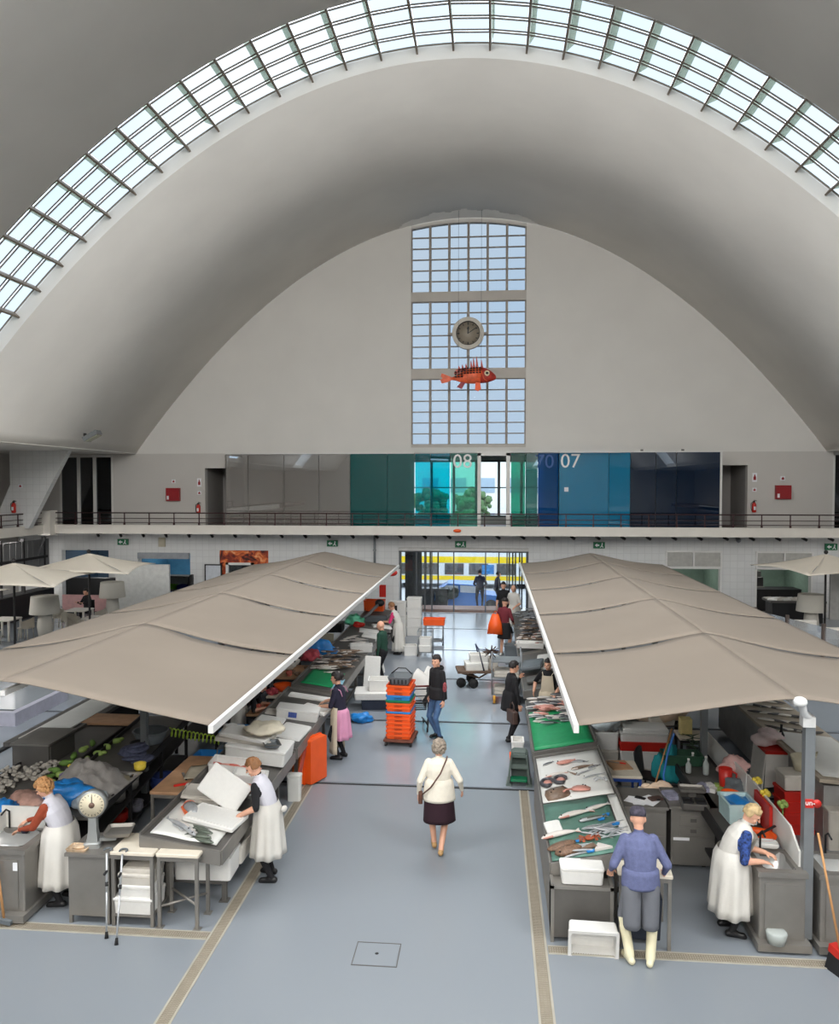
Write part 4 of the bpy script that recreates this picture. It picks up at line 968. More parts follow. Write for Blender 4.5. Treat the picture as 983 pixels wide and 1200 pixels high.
def person(label, x, y, rz, h=1.66, w=1.0, lean=5, lh=(-.27, .02, .8), rh=(.27, .02, .8), lf=(-.1, 0, 0), rf=(.1, 0, 0), head=(0, 0),
           top=None, sleeve=None, fore=None, legs=None, shin=None, shoe=None, hair=None, hstyle='short', vox=.011, z=0, pelvis=None, collar=None, skin=None, elbow=(0, -1, -.4)):
    s = h / 1.66; skin = skin or SKIN
    root = thing('person', label, 'person', (x, y, z), rz)
    sleeve = sleeve or top; fore = fore or skin; shin = shin or legs; collar = collar or skin
    mats = [skin, top, sleeve, fore, legs, shin, shoe, collar]
    tags = dict(skin=0, top=1, sleeve=2, fore=3, legs=4, shin=5, shoe=6, collar=7)
    mb = MB(); seg = []
    def cap(a, b, ra, rb, tg, n=10, real=True):
        if real: capsule(mb, a, b, ra, rb, n)
        seg.append((tuple(a), tuple(b), ra, rb, tags[tg]))
    pz_ = (pelvis or .93)*s
    la = R(lean)
    P = Vector((0, 0, pz_))
    def sp(t, fwd=0): # point on the spine
        a = la*min(1, .35 + t*.8)
        return P + Vector((0, math.sin(a)*t*.5*s, math.cos(a)*t*.5*s)) + Vector((0, fwd, 0))
    def ring(c, rx, ry, tilt, n=18):
        return [(c.x + rx*math.cos(2*PI*i/n), c.y + ry*math.sin(2*PI*i/n)*math.cos(tilt), c.z - ry*math.sin(2*PI*i/n)*math.sin(tilt)) for i in range(n)]
    ww = w
    prof = [(-.2, .10, .08), (-.14, .165, .125), (0, .178, .13), (.2, .152, .112), (.45, .162, .118), (.7, .182, .122), (.88, .185, .105), (.97, .13, .08), (1.04, .06, .055)]
    mb.loft([ring(sp(t), a*s*(ww if t < .8 else (1+ww)/2), b*s*ww, la*min(1, .35+max(t, 0)*.8)) for t, a, b in prof])
    cap(sp(.16), sp(.8), .14*s*ww, .15*s*ww, 'top', real=False)
    cap(sp(.85) + Vector((-.11*s, 0, 0)), sp(.85) + Vector((.11*s, 0, 0)), .1*s, .1*s, 'top', real=False)
    cap(Vector((-.08*s, 0, pz_-.04)), Vector((.08*s, 0, pz_-.04)), .13*s*ww, .13*s*ww, 'legs', real=False)
    # neck and head
    nb = sp(1.0); hp, hy = R(head[0]), R(head[1])
    up = Vector((0, math.sin(la*.8), math.cos(la*.8)))
    HC = nb + up*.085*s + Vector((0, .02+.045*math.sin(hp), 0))*s + Vector((0, 0, .075*s))
    HR = Euler((-(hp) , 0, hy), 'XYZ').to_matrix()
    Rz = Matrix.Rotation(hy, 3, 'Z') @ Matrix.Rotation(-hp, 3, 'X')
    def H(v): return HC + Rz @ (Vector(v)*s)
    cap(nb - up*.03*s, H((0, -.025, -.06)), .058*s, .052*s, 'collar')
    hb = MB(Matrix.Translation(HC) @ Rz.to_4x4() @ Matrix.Scale(s, 4))
    hb.ell((0, -.005, .012), (.078, .098, .108), 16, 12)
    hb.ell((0, .022, -.055), (.058, .07, .062), 12, 8)
    hb.ell((0, .075, -.095), (.024, .022, .02), 8, 6)
    for q in (-1, 1):
        hb.ell((q*.079, -.008, -.01), (.012, .024, .034), 8, 6); hb.ell((q*.04, .068, -.03), (.028, .02, .026), 8, 6); hb.ell((q*.03, .086, .03), (.028, .012, .009), 8, 6)
    mb.add(hb.v, hb.f, True)
    capsule(mb, H((0, .09, .015)), H((0, .113, -.022)), .010*s, .016*s, 8)
    capsule(mb, H((-.016, .088, -.062)), H((.016, .088, -.062)), .01*s, .01*s, 6)
    seg.append((tuple(H((0, 0, -.03))), tuple(H((0, 0, .03))), .1*s, .1*s, 0)); seg.append((tuple(H((0, .1, -.02))), tuple(H((0, .08, -.08))), .02*s, .02*s, 0))
    eb = MB()
    for q in (-1, 1): eb.ell(tuple(H((q*.031, .088, .01))), (.012*s, .012*s, .009*s), 8, 6)
    part('eyes', eb, EYEM, root)
    part('mouth', MB().ell(tuple(H((0, .098, -.062))), (.022*s, .006*s, .006*s), 8, 5), LIPM, root)
    # arms and hands
    for q, tgt in ((-1, lh), (1, rh)):
        S = sp(.9) + Vector((q*.185*s*(1+ww)/2, 0, -.01*s))
        E, Wr = ik(S, tgt, .285*s, .25*s, (q*.5 + elbow[0]*q, elbow[1], elbow[2]))
        cap(S - Vector((q*.04*s, 0, 0)), E, .064*s*(.6+.4*ww), .05*s*(.6+.4*ww), 'sleeve'); cap(E, Wr, .046*s*(.6+.4*ww), .03*s, 'fore')
        d = (Wr - E).normalized(); d = (d + Vector((0, 0, -.15))).normalized()
        inward = Vector((-q, 0, 0)) if abs(d.x) < .8 else Vector((0, 1, 0))
        n = (Vector((0, 0, -1)) if abs(d.z) < .75 else inward); n = (n - d*n.dot(d)).normalized(); u = d.cross(n)
        u = u * (1 if (u.dot(Vector((0, 1, 0))) + u.dot(Vector((-q, 0, 0)))) > 0 else -1)      # thumb side: forward / inward
        for o_ in (-.027, -.009, .009, .027): capsule(mb, Wr + d*.01*s + u*o_*.7*s, Wr + d*.085*s + u*o_*s, .015*s, .014*s, 6)
        seg.append((tuple(Wr + d*.03*s), tuple(Wr + d*.16*s), .04*s, .03*s, 0))
        for o_, L in ((.031, .068), (.0105, .077), (-.0105, .072), (-.031, .055)):
            b0 = Wr + d*.088*s + u*o_*s; d1 = (d + u*o_*3 + n*.25).normalized(); b1 = b0 + d1*L*.5*s; d2 = (d1 + n*.6).normalized()
            capsule(mb, b0, b1, .0095*s, .009*s, 6); capsule(mb, b1, b1 + d2*L*.5*s, .009*s, .0075*s, 6)
        t0 = Wr + d*.03*s + u*.03*s; t1 = t0 + (d*.7 + u*.8 + n*.2).normalized()*.04*s; t2 = t1 + (d + u*.25 + n*.3).normalized()*.03*s
        capsule(mb, t0, t1, .013*s, .011*s, 6); capsule(mb, t1, t2, .011*s, .008*s, 6)
        seg.append((tuple(t0), tuple(t2), .012, .01, 0))
    # legs and feet
    for q, f in ((-1, lf), (1, rf)):
        hpz = Vector((q*.09*s*ww, 0, pz_ - .06*s)); A = Vector((f[0], f[1], f[2] + .085*s)); ya = R(f[3]) if len(f) > 3 else R(-q*8)
        fd = Vector((-math.sin(ya), math.cos(ya), 0))
        K, A = ik(hpz, A, .425*s, .42*s, tuple(fd + Vector((q*.08, 0, 0))))
        cap(hpz, K, .088*s*ww, .058*s*(.5+.5*ww), 'legs'); cap(K, A, .056*s*(.5+.5*ww), .04*s, 'shin')
        if shin is not legs and shoe is shin: cap(K + (A-K)*.3, A, .062*s, .055*s, 'shoe')
        fz = A - Vector((0, 0, .04*s))
        cap(fz - fd*.045*s, fz + fd*.13*s, .042*s, .034*s, 'shoe'); cap(fz + fd*.02*s + Vector((0, 0, .02)), fz + fd*.06*s, .045*s, .04*s, 'shoe')
        cap(fz - fd*.05*s - Vector((0, 0, .015*s)), fz + fd*.15*s - Vector((0, 0, .015*s)), .03*s, .028*s, 'shoe')
    me = mb.mesh('body', mats)
    o = link('body', me, root)
    r_ = o.modifiers.new('remesh', 'REMESH'); r_.mode = 'VOXEL'; r_.voxel_size = vox
    m_ = o.modifiers.new('smooth', 'SMOOTH'); m_.factor = .5; m_.iterations = 2
    dg = bpy.context.evaluated_depsgraph_get(); dg.update()
    new = bpy.data.meshes.new_from_object(o.evaluated_get(dg)); o.modifiers.clear()
    new.materials.clear()
    for m in mats: new.materials.append(m)
    nF = len(new.polygons); C = np.zeros(nF*3); new.polygons.foreach_get('center', C); C = C.reshape(-1, 3)
    best = np.full(nF, 1e9); idx = np.zeros(nF, int)
    for a, b, ra, rb, tg in seg:
        a = np.array(a); d = np.array(b) - a; L2 = max(d @ d, 1e-9)
        t = np.clip((C - a) @ d / L2, 0, 1); dist = np.linalg.norm(C - (a + t[:, None]*d), axis=1) - (ra + (rb-ra)*t)
        m = dist < best; best[m] = dist[m]; idx[m] = tg
    new.polygons.foreach_set('material_index', idx.astype(np.int32)); new.polygons.foreach_set('use_smooth', np.ones(nF, bool))
    new.update(); old = o.data; o.data = new; bpy.data.meshes.remove(old); new.name = 'body'
    # hair
    if hair and hstyle != 'bald':
        hm = MB(Matrix.Translation(HC) @ Rz.to_4x4() @ Matrix.Scale(s, 4))
        rg = random.Random(int(x*100) + 5)
        if hstyle == 'cap':
            hm.loft([[(.088*k*math.cos(2*PI*i/16), -.008+.108*k*math.sin(2*PI*i/16), zz) for i in range(16)] for k, zz in ((1, .025), (1.06, .06), (1.0, .1), (.7, .128), (.25, .138))])
            hm.loft([[(.07*math.cos(PI*i/10), .06+f_*math.sin(PI*i/10), zz) for i in range(11)] for f_, zz in ((.12, .035), (.12, .045))])
        elif hstyle == 'curly':
            hm.ell((0, -.022, .03), (.086, .096, .1), 16, 10)
            for k in range(230):
                v = Vector((rg.gauss(0, 1), rg.gauss(0, 1), rg.gauss(0, 1))).normalized()
                if v.y > .35 and v.z < .5: continue
                if v.z < -.72: continue
                rr_ = rg.uniform(.02, .03); hm.ell((v.x*.092, v.y*.108-.01, v.z*.115+.015), (rr_, rr_, rr_), 7, 5)
        else:
            vs = []; N, M_ = 44, 26
            def rad(v):
                q = 1.0 + .14*noise.noise(v*3.2+Vector((x, y, 0))) + .09*noise.noise(v*8+Vector((x, y, 3)))
                return Vector((v.x*.092*q, v.y*.112*q-.012, v.z*.124*q+.016))
            low = {'short': -.45, 'bob': -.85, 'bun': -.5, 'crop': -.2}[hstyle]
            fs_ = []; idm = {}
            for j in range(M_ + 1):
                for i in range(N):
                    a = -PI/2 + PI*j/M_; v = Vector((max(math.cos(a), .01)*math.cos(2*PI*i/N), max(math.cos(a), .01)*math.sin(2*PI*i/N), math.sin(a)))
                    if v.y > .2: v = Vector((v.x, v.y, v.z))
                    idm[(i, j)] = len(vs); p = rad(v)
                    hide = v.z < low or (v.y > .25 and v.z < .42)
                    vs.append((tuple(p * (.82 if hide else 1.0)), hide))
            for j in range(M_):
                for i in range(N):
                    q = [idm[(i, j)], idm[((i+1) % N, j)], idm[((i+1) % N, j+1)], idm[(i, j+1)]]
                    if not all(vs[k][1] for k in q): fs_.append(q)
            hm.add([v[0] for v in vs], fs_, True)
            if hstyle == 'bun': hm.ell((0, -.125, .04), (.05, .045, .05), 10, 8)
        part('hat' if hstyle == 'cap' else 'hair', hm, hair, root)
    info = dict(root=root, s=s, sp=sp, H=H, HC=HC, pz=pz_, w=ww, lean=la)
    return info
def skirt(I, name, m, z1, z0, r1=(.2, .155), r0=(.27, .22), off=(0, 0), arc=360, fold=.017, nf=9, label=None, start=None, cinch=True):
    """cloth hanging from the waist; arc < 360 leaves it open at the back"""
    s = I['s']; w = I['w']; n = 54; rings = []; base = I['sp'](max(0, (z1*s - I['pz'])/(.5*s)))
    for k in range(9):
        f = k/8; z = (z1 + (z0-z1)*f)*s; ring = []
        g = f**.7
        for i in range(n + (0 if arc >= 360 else 1)):
            a = R(90 - arc/2 + arc*i/n) if start is None else R(start + arc*i/n)
            wv = 1 + (fold*g)*math.sin(nf*a+1.3*f) / .2 + .02*g*math.sin(3*a+2)
            wv *= .86 if (k == 0 and cinch) else 1
            ring.append((base.x + off[0]*f + w*s*(r1[0] + (r0[0]-r1[0])*g)*math.cos(a)*wv, base.y*(1-.3*f) + off[1]*f + w*s*(r1[1] + (r0[1]-r1[1])*g)*math.sin(a)*wv, z))
        rings.append(ring)
    inner = [[(base.x+(p[0]-base.x)*.97, base.y+(p[1]-base.y)*.97, p[2]) for p in r] for r in rings]
    if arc >= 360: b = MB().loft(rings + list(reversed(inner)), False, False)
    else:
        full = [r + list(reversed(q)) for r, q in zip(rings, inner)]
        b = MB().loft(full)
    return part(name, b, m, I['root'], label)
def bib(I, m, t0=.1, t1=.86, half=.14, name='bib', side=1):
    s = I['s']; w = I['w']
    def fn(u, v):
        t = t0 + (t1-t0)*v; c = I['sp'](t); ww_ = half*(1-.25*v)
        xx = (u*2-1)*ww_*s*w; dep = (.135 + .02*math.sin(PI*v))*s*w
        yy = dep*math.sqrt(max(0, 1-((u*2-1)*.62)**2))
        return (xx, c.y + side*yy, c.z - side*yy*math.sin(I['lean'])*.8)
    vs = MB().grid(fn, 10, 10)
    vs2 = MB().grid(lambda u, v: tuple(Vector(fn(u, v)) - Vector((0, side*.012, 0))), 10, 10)
    b = MB(); b.add(vs.v, vs.f, True); b.add(vs2.v, [list(reversed(f)) for f in vs2.f], True)
    return part(name, b, m, I['root'])
def straps(I, m):
    b = MB()
    for q in (-1, 1):
        pts = [I['sp'](t) + Vector((q*(.09+.02*k)*I['s'], f*I['s']*I['w'], 0)) for k, (t, f) in enumerate(((.84, .125), (.93, .09), (.98, 0), (.92, -.09), (.7, -.125)))]
        b.tube(pts, .008, 6)
    part('strap', b, m, I['root'])

CW = mat('white_apron_cloth', (216, 212, 204), .85, 0, .04, 6, .2, 40); CCR = mat('cream_apron_cloth', (220, 206, 182), .85, 0, .05, 6, .2, 40)
BLK = mat('black_cloth', (26, 25, 28), .9, 0, .15, 8); NAVY = mat('navy_cloth', (38, 36, 56), .85, 0, .12, 8); SHOE = mat('black_shoe', (24, 23, 24), .45, 0, .1, 8)
PINK = mat('pink_cloth', (218, 150, 182), .85, 0, .06, 8); RUST = mat('rust_knit', (150, 66, 40), .9, 0, .15, 20, .3, 60); DENIM = mat('blue_denim', (66, 96, 134), .85, 0, .25, 9)
BLUEK = mat('blue_grey_knit', (98, 104, 140), .9, 0, .16, 26, .3, 80, detail=6); GREYT = mat('grey_trousers', (110, 112, 118), .9, 0, .06, 8); CREAMB = mat('cream_rubber_boot', (228, 220, 186), .4, 0, .05, 6)
DKGREEN = mat('dark_green_knit', (28, 64, 50), .9, 0, .12, 10); MAROON = mat('maroon_hoodie_cloth', (108, 36, 46), .9, 0, .1, 8); BURG = mat('burgundy_skirt_cloth', (42, 16, 28), .9, 0, .08, 8)
KNITW = mat('ivory_knit', (230, 222, 206), .9, 0, .05, 20, .3, 60); PATB = mat('blue_print_cloth', (42, 66, 124), .85, 0, .95, 34, detail=1)
H_BLOND = mat('curly_blond_hair', (196, 146, 96), .7, 0, .3, 20); H_LB = mat('light_brown_hair', (150, 104, 66), .6, 0, .25, 20); H_DK = mat('dark_hair', (34, 27, 26), .6, 0, .25, 20)
H_GREY = mat('grey_brown_hair', (146, 134, 120), .8, 0, .4, 25, .5, 60); H_ASH = mat('ash_blond_hair', (190, 164, 120), .6, 0, .3, 20); CAPM = mat('plaid_cap_cloth', (70, 66, 78), .85, 0, .6, 30)
WVEST = mat('white_vest_cloth', (212, 210, 218), .85, 0, .04, 8); TANSHOE = mat('tan_sandal', (190, 150, 100), .6, 0, .1, 8)

V1, V2 = .0085, .013
I = person('curly blond woman in white vest, rust sleeves and apron bending over the left sink', -5.5, 9.6, R(92), 1.6, 1.22, 22, (-.1, .52, .98), (.14, .55, 1.0), (-.12, .0, 0), (.12, -.06, 0), (32, 10),
           WVEST, RUST, RUST, BLK, BLK, SHOE, H_BLOND, 'curly', V1)
skirt(I, 'apron', CW, 1.1, .3, (.205, .165), (.26, .22)); part('wristband', MB().cyl((-.11, .42, .99), (-.105, .47, .985), .05, n=10), NAVY, I['root'])
I = person('woman in white apron and black sleeves lifting a styrofoam lid', -3.02, 10.45, R(88), 1.64, 1.08, 20, (-.40, .30, 1.02), (.16, .40, 1.22), (-.12, -.05, 0), (.12, .02, 0), (30, 15),
           WVEST, BLK, SKIN, BLK, BLK, SHOE, H_LB, 'short', V1, collar=BLK)
skirt(I, 'apron', CW, 1.09, .36, (.2, .155), (.265, .22)); part('apron_bow', MB().ell((0, -.2, .98), (.07, .04, .04)), CW, I['root'])
I = person('dark haired woman in navy sweater with cream apron over pink cloth', -2.98, 15.25, R(82), 1.66, 1.08, 5, (-.16, .34, 1.06), (.2, .38, 1.06), (-.1, 0, 0), (.1, -.04, 0), (10, 0),
           NAVY, NAVY, SKIN, BLK, BLK, SHOE, H_DK, 'bun', .01)
skirt(I, 'apron', CCR, 1.04, .14, (.19, .15), (.22, .19), arc=190, fold=.006); skirt(I, 'pink_cloth', PINK, 1.0, .42, (.185, .145), (.24, .21), arc=170, start=185, fold=.02); bib(I, CCR); straps(I, PINK)
I = person('dark haired person in black bending low over orange cuts under the left canopy', -5.15, 15.55, R(-88), 1.62, 1.05, 55, (-.15, .62, .92), (.15, .62, .92), (-.1, 0, 0), (.1, 0, 0), (40, 0), BLK, BLK, SKIN, BLK, BLK, SHOE, H_DK, 'bob', V2)
skirt(I, 'apron', CW, .98, .2, (.2, .16), (.24, .2), arc=250)
I = person('bald man in dark green sweater and black trousers by the left fish heap', -2.92, 20.9, R(70), 1.7, 1.02, 3, (-.25, .03, .82), (.25, .05, .82), (-.09, 0, 0), (.09, 0, 0), (12, 20), DKGREEN, DKGREEN, DKGREEN, BLK, BLK, SHOE, None, 'bald', V2)
I = person('woman with pink sleeves and long white apron working at the farthest left counter', -2.95, 24.9, R(85), 1.64, 1.02, 22, (-.14, .48, 1.05), (.16, .5, 1.05), (-.1, 0, 0), (.1, 0, 0), (25, 0), CW, mat('bright_pink_cloth', (226, 60, 120), .85), SKIN, BLK, BLK, SHOE, H_LB, 'short', V2)
skirt(I, 'apron', CW, 1.04, .12, (.195, .155), (.24, .21)); bib(I, CW)
I = person('man in black hooded jacket and blue jeans standing in the aisle by the orange crates', -1.14, 16.62, R(132), 1.74, 1.08, 2, (-.25, .05, .84), (.26, .02, .84), (-.1, .03, 0), (.1, -.05, 0), (4, 18), BLK, BLK, BLK, DENIM, DENIM, SHOE, H_DK, 'crop', .01)
skirt(I, 'jacket_hem', BLK, 1.08, .84, (.182, .14), (.2, .16), fold=.004, nf=4); part('hood', MB().lathe([(.07, 0), (.105, .02), (.11, .06), (.085, .09)], tuple(I['sp'](1.0) + Vector((0, -.045, -.03))), 16, False, False), BLK, I['root'])
part('sleeve_print', MB().ell((-.258, .02, 1.15), (.035, .05, .12), 10, 8), mat('sleeve_print', (150, 70, 74), .8, 0, .6, 22), I['root'], 'reddish print on the sleeve')
I = person('grey haired woman in ivory cardigan and burgundy skirt walking away', -.77, 11.45, R(4), 1.6, 1.12, 3, (-.30, .06, .84), (.34, .12, .88), (-.07, .16, .0), (.03, -.12, .015), (6, 0), KNITW, KNITW, KNITW, SKIN, SKIN, TANSHOE, H_GREY, 'curly', V1)
skirt(I, 'skirt', BURG, .93, .5, (.186, .148), (.222, .195), fold=.004, nf=5); skirt(I, 'cardigan_hem', KNITW, 1.14, .82, (.182, .142), (.222, .182), fold=.003, nf=4)
WALK = I
I = person('man in maroon hoodie, black shorts and bare legs before the right far stalls', .38, 25.0, R(-25), 1.76, 1.02, 3, (-.24, .22, 1.0), (.2, .25, 1.05), (-.1, 0, 0), (.1, 0, 0), (10, -10), MAROON, MAROON, MAROON, SKIN, SKIN, mat('white_trainer', (214, 210, 204), .6), H_DK, 'cap', V2)
skirt(I, 'shorts', BLK, 1.0, .52, (.185, .145), (.2, .16), fold=.004)
I = person('bald man in white shirt and white apron serving at the farthest right counter', .80, 28.65, R(150), 1.74, 1.08, 5, (-.2, .3, 1.05), (.3, .12, 1.0), (-.1, 0, 0), (.1, 0, 0), (10, 20), CW, CW, SKIN, CW, BLK, SHOE, None, 'bald', V2)
skirt(I, 'apron', CW, 1.0, .3, (.2, .155), (.24, .2))
I = person('dark haired man behind the bald server near the street door', .42, 29.3, R(170), 1.76, 1.0, 3, (-.25, .05, .82), (.25, .05, .82), (-.1, 0, 0), (.1, 0, 0), (8, 0), BLK, BLK, SKIN, BLK, BLK, SHOE, H_DK, 'short', V2)
I = person('woman in black jacket and trousers raising a hand to her chin', .38, 16.62, R(-70), 1.64, 1.02, 6, (.02, .22, 1.34), (.30, .10, .80), (-.08, .03, 0), (.08, -.04, 0), (14, 0), BLK, BLK, BLK, BLK, BLK, SHOE, H_DK, 'short', .01, elbow=(0, -.2, -1))
skirt(I, 'coat_skirt', BLK, 1.1, .68, (.18, .14), (.235, .19), fold=.004); COATW = I
I = person('smiling woman in cream apron over black shirt behind the rows of fish on the right', 1.22, 17.12, R(165), 1.62, 1.02, 6, (-.2, .3, .98), (.3, .1, .95), (-.1, 0, 0), (.1, 0, 0), (8, -10), BLK, BLK, SKIN, BLK, BLK, SHOE, H_DK, 'short', .01)
skirt(I, 'apron', CCR, 1.02, .3, (.19, .15), (.24, .2), arc=230); bib(I, CCR, half=.15); straps(I, CCR)
I = person('man in blue grey sweater, cap and cream rubber boots leaning on a table', 1.68, 8.98, R(2), 1.66, 1.14, 13, (-.29, .22, .95), (.31, .2, .93), (-.12, -.03, 0, 18), (.1, -.07, 0, -20), (20, -6), BLUEK, BLUEK, BLUEK, GREYT, CREAMB, CREAMB, CAPM, 'cap', V1, elbow=(-.1, -.9, -.5))
skirt(I, 'sweater_hem', BLUEK, 1.08, .88, (.178, .138), (.188, .15), fold=.003, nf=4)
for q in (-1, 1): skirt(I, 'trouser_leg', GREYT, .92, .42, (.105, .115), (.085, .095), off=(0, -.03), fold=.006, nf=5); I['root'].children[-1].location.x = q*.1
I = person('ash blonde woman in white apron and blue print sleeves at the right sink', 2.84, 9.68, R(-98), 1.58, 1.24, 24, (-.05, .42, 1.0), (.17, .36, .98), (-.12, -.02, 0), (.1, .04, 0), (34, -18), CW, PATB, SKIN, BLK, BLK, SHOE, H_ASH, 'short', V1, collar=SKIN)
skirt(I, 'apron', CW, 1.1, .30, (.2, .168), (.255, .215)); bib(I, CW, half=.16)
I = person('person in dark clothes sitting at a cafe table under the left umbrellas', -15.85, 29.7, R(150), 1.72, 1.05, 5, (-.2, .35, .8), (.2, .35, .8), (-.12, .45, 0), (.12, .45, 0), (15, 0), BLK, BLK, BLK, BLK, BLK, SHOE, H_DK, 'crop', V2, pelvis=.5)
I = person('dark silhouette of a man standing outside the street door before the tram', -.55, 35.5, R(5), 1.74, 1.05, 2, (-.18, .15, 1.05), (.2, .15, 1.05), (-.1, 0, 0), (.1, 0, 0), (5, 0), NAVY, NAVY, NAVY, BLK, BLK, SHOE, H_DK, 'short', V2, z=-.2)
I = person('dark silhouette of a second person outside the door, right of the standing man', .2, 35.6, R(-80), 1.66, 1.05, 6, (-.1, .35, 1.1), (.2, .35, 1.1), (-.1, .12, 0), (.1, -.1, 0), (8, 0), NAVY, NAVY, NAVY, BLK, BLK, SHOE, H_DK, 'short', V2, z=-.2)
# bags people carry
t = thing('shoulder_bag', 'brown shoulder bag worn across the back of the walking woman', 'bag', WALK['root'].location[:], R(4))
part('strap', MB().tube([(.12, .0, 1.42), (.11, -.075, 1.40), (.02, -.165, 1.22), (-.12, -.172, 1.02), (-.24, -.12, .9)], .011, 6), mat('brown_leather', (92, 58, 44), .6, 0, .1, 8), t)
part('pouch', MB().rr(.06, .13, .74, .9, .02, c=(-.27, -.02)), mat('brown_leather', (92, 58, 44)), t)
t = thing('handbag', 'brown handbag hanging from the hand of the woman in the black jacket', 'bag', (.42, 16.3, .5), R(-70))
part('body', MB().rr(.36, .13, 0, .25, .03), mat('dark_brown_leather', (78, 60, 54), .5, 0, .1, 8), t); part('handle', MB().tube([(-.1, 0, .24), (-.09, 0, .36), (0, 0, .41), (.09, 0, .36), (.1, 0, .24)], .012), mat('dark_brown_leather', (78, 60, 54)), t)
t = thing('tote_bag', 'large orange bag carried by the man in the maroon hoodie', 'bag', (.1, 24.85, .72), R(-10))
part('body', MB().loft([[(x*w_, y*w_, z_) for x, y in ((-.2, -.09), (.2, -.09), (.2, .09), (-.2, .09))] for z_, w_ in ((0, 1.2), (.3, 1.0), (.62, .5))]), ORANGE, t); part('handle', MB().tube([(-.08, 0, .6), (0, 0, .72), (.08, 0, .6)], .012), ORANGE, t)
# ------------------------------------------------------------------ styrofoam boxes, lids and crates
def styro(label, x, y, z, w=.6, d=.4, h=.18, rz=0, lid=False, rot=None, m=STYRO, group=None, lab=None, name='styrofoam_box', cat='box'):
    t = thing(name, label, cat, (x, y, z), rz, group, rot)
    part('tub', MB().rr(w, d, 0, h, .03, .012, wall=.025) if not lid else MB().rr(w, d, 0, h-.035, .03, .012), m, t)
    if lid: part('lid', MB().rr(w+.012, d+.012, h-.033, h, .03), m, t)
    else: part('inner_lip', MB().frame(w+.01, d+.01, h-.03, h+.002, .035), m, t)
    if lab: part('print', MB().box(-w*.2, 0, -d/2-.004, -d/2-.001, h*.25, h*.75), lab, t, 'blue printed label')
    return t
def lid(label, x, y, z, w=.6, d=.42, h=.04, rz=0, rot=None, m=STYRO, name='foam_board'):
    t = thing(name, label, 'lid', (x, y, z), rz, None, rot)
    part('panel', MB().rr(w, d, 0, h, .025), m, t); part('raised_lip', MB().rr(w-.06, d-.06, h-.001, h+.008, .02, wall=.012, floor=.004), m, t)
    return t
BLAB = mat('blue_print', (70, 90, 160), .6, 0, .2, 30)
# under and on the front left tables
styro('bottom white box on the shelf below the cream topped table', -4.36, 9.33, .155, .5, .42, .2, lid=True)
styro('second white box from the bottom below the cream topped table', -4.34, 9.34, .358, .44, .38, .14, lid=True, m=STYRO)
styro('third white box from the bottom below the cream topped table', -4.34, 9.34, .50, .44, .38, .14, lid=True, m=DSTYRO)
lid('loose lids topping the stack of white boxes below the table', -4.32, 9.36, .645, .42, .36, .05, m=DSTYRO)
styro('white fish crate tilted under the near end of the front left counter', -3.72, 9.95, .3, .75, .45, .3, R(2))
styro('long grey white crate pushed under the aisle edge of the front left counter', -3.52, 10.9, .32, .4, 1.5, .25, 0, m=DSTYRO)
lid('white lid held slanting in the raised hand of the apron woman', -3.62, 10.35, 1.27, .62, .42, .035, rot=(R(62), R(36), R(6)))
lid('large white lid lying under the hand of the apron woman', -3.62, 10.0, 1.0, .72, .5, .05, rot=(0, R(8), R(-8)))
lid('worn lid lying flat behind the salmon piece', -4.05, 10.75, 1.03, .6, .5, .03, rot=(0, R(8), R(12)), m=DSTYRO)
styro('low white box beside the steel bowl on the front left counter', -3.58, 11.35, .99, .5, .3, .13, R(15), rot=(0, R(8), R(12)))
styro('wide open styrofoam box with pinkish fish on the front left counter', -3.95, 11.72, 1.0, .72, .42, .14, rot=(0, R(7), R(4)))
styro('big closed white box at the far end of the front left counter', -3.75, 12.38, .99, .98, .62, .24, rot=(0, R(6), 0), lid=True)
lid('thick white lid on top of the big closed box', -4.0, 12.5, 1.25, .9, .55, .07, rot=(0, R(6), R(4)), m=DSTYRO)
lid('second white lid topping the big closed box', -3.95, 12.42, 1.33, .8, .5, .05, rot=(0, R(7), R(-5)))
t = thing('weighing_tray', 'dark grey metal tray lying on the big closed white box', 'tray', (-3.5, 12.2, 1.25), R(25), rot=(0, R(6), R(25))); part('pan', MB().rr(.26, .32, 0, .05, .04, .02, wall=.012), GREYP, t); part('rim', MB().frame(.28, .34, .045, .052, .02, .04), DSTEEL, t)
styro('small white tub standing on the floor behind the apron woman', -3.36, 13.12, 0, .24, .16, .46, lid=True, m=WPLAS, name='lidded_tub', cat='tub')
# second left counter
for i, (x, y, w, d, r, l) in enumerate(((-4.08, 14.05, .5, .8, 3, 'grey white lid lying left of its twin on the second left counter'), (-3.58, 13.85, .5, .8, -3, 'white lid lying nearest the orange crates on the second left counter'),
                                         (-4.1, 14.75, .45, .3, 5, 'lid half hidden under the box with blue print'), (-3.72, 16.05, .98, .28, 3, 'long narrow lid at the far end of the second left counter'))):
    lid(l, x, y, LZ(x)-.005, w, d, .035, rot=(0, R(8), R(r)), m=STYRO if i != 2 else DSTYRO)
styro('white box with a blue printed label before the navy dressed woman', -3.7, 14.72, .95, .8, .42, .2, rot=(0, R(7), R(6)), lid=True, lab=BLAB)
lid('white lid right of the box with blue print', -3.48, 15.25, .935, .55, .38, .06, rot=(0, R(8), R(-12)))
single('red_board', MB().obox((0, 0, 0), (.03, .12, .95), (0, 0, 0)), mat('brick_red_paint', (176, 70, 54), .6), 'brick red board slanting below the gap between the first two left counters', 'board', (-3.32, 13.5, .5), (R(-52), 0, 0))
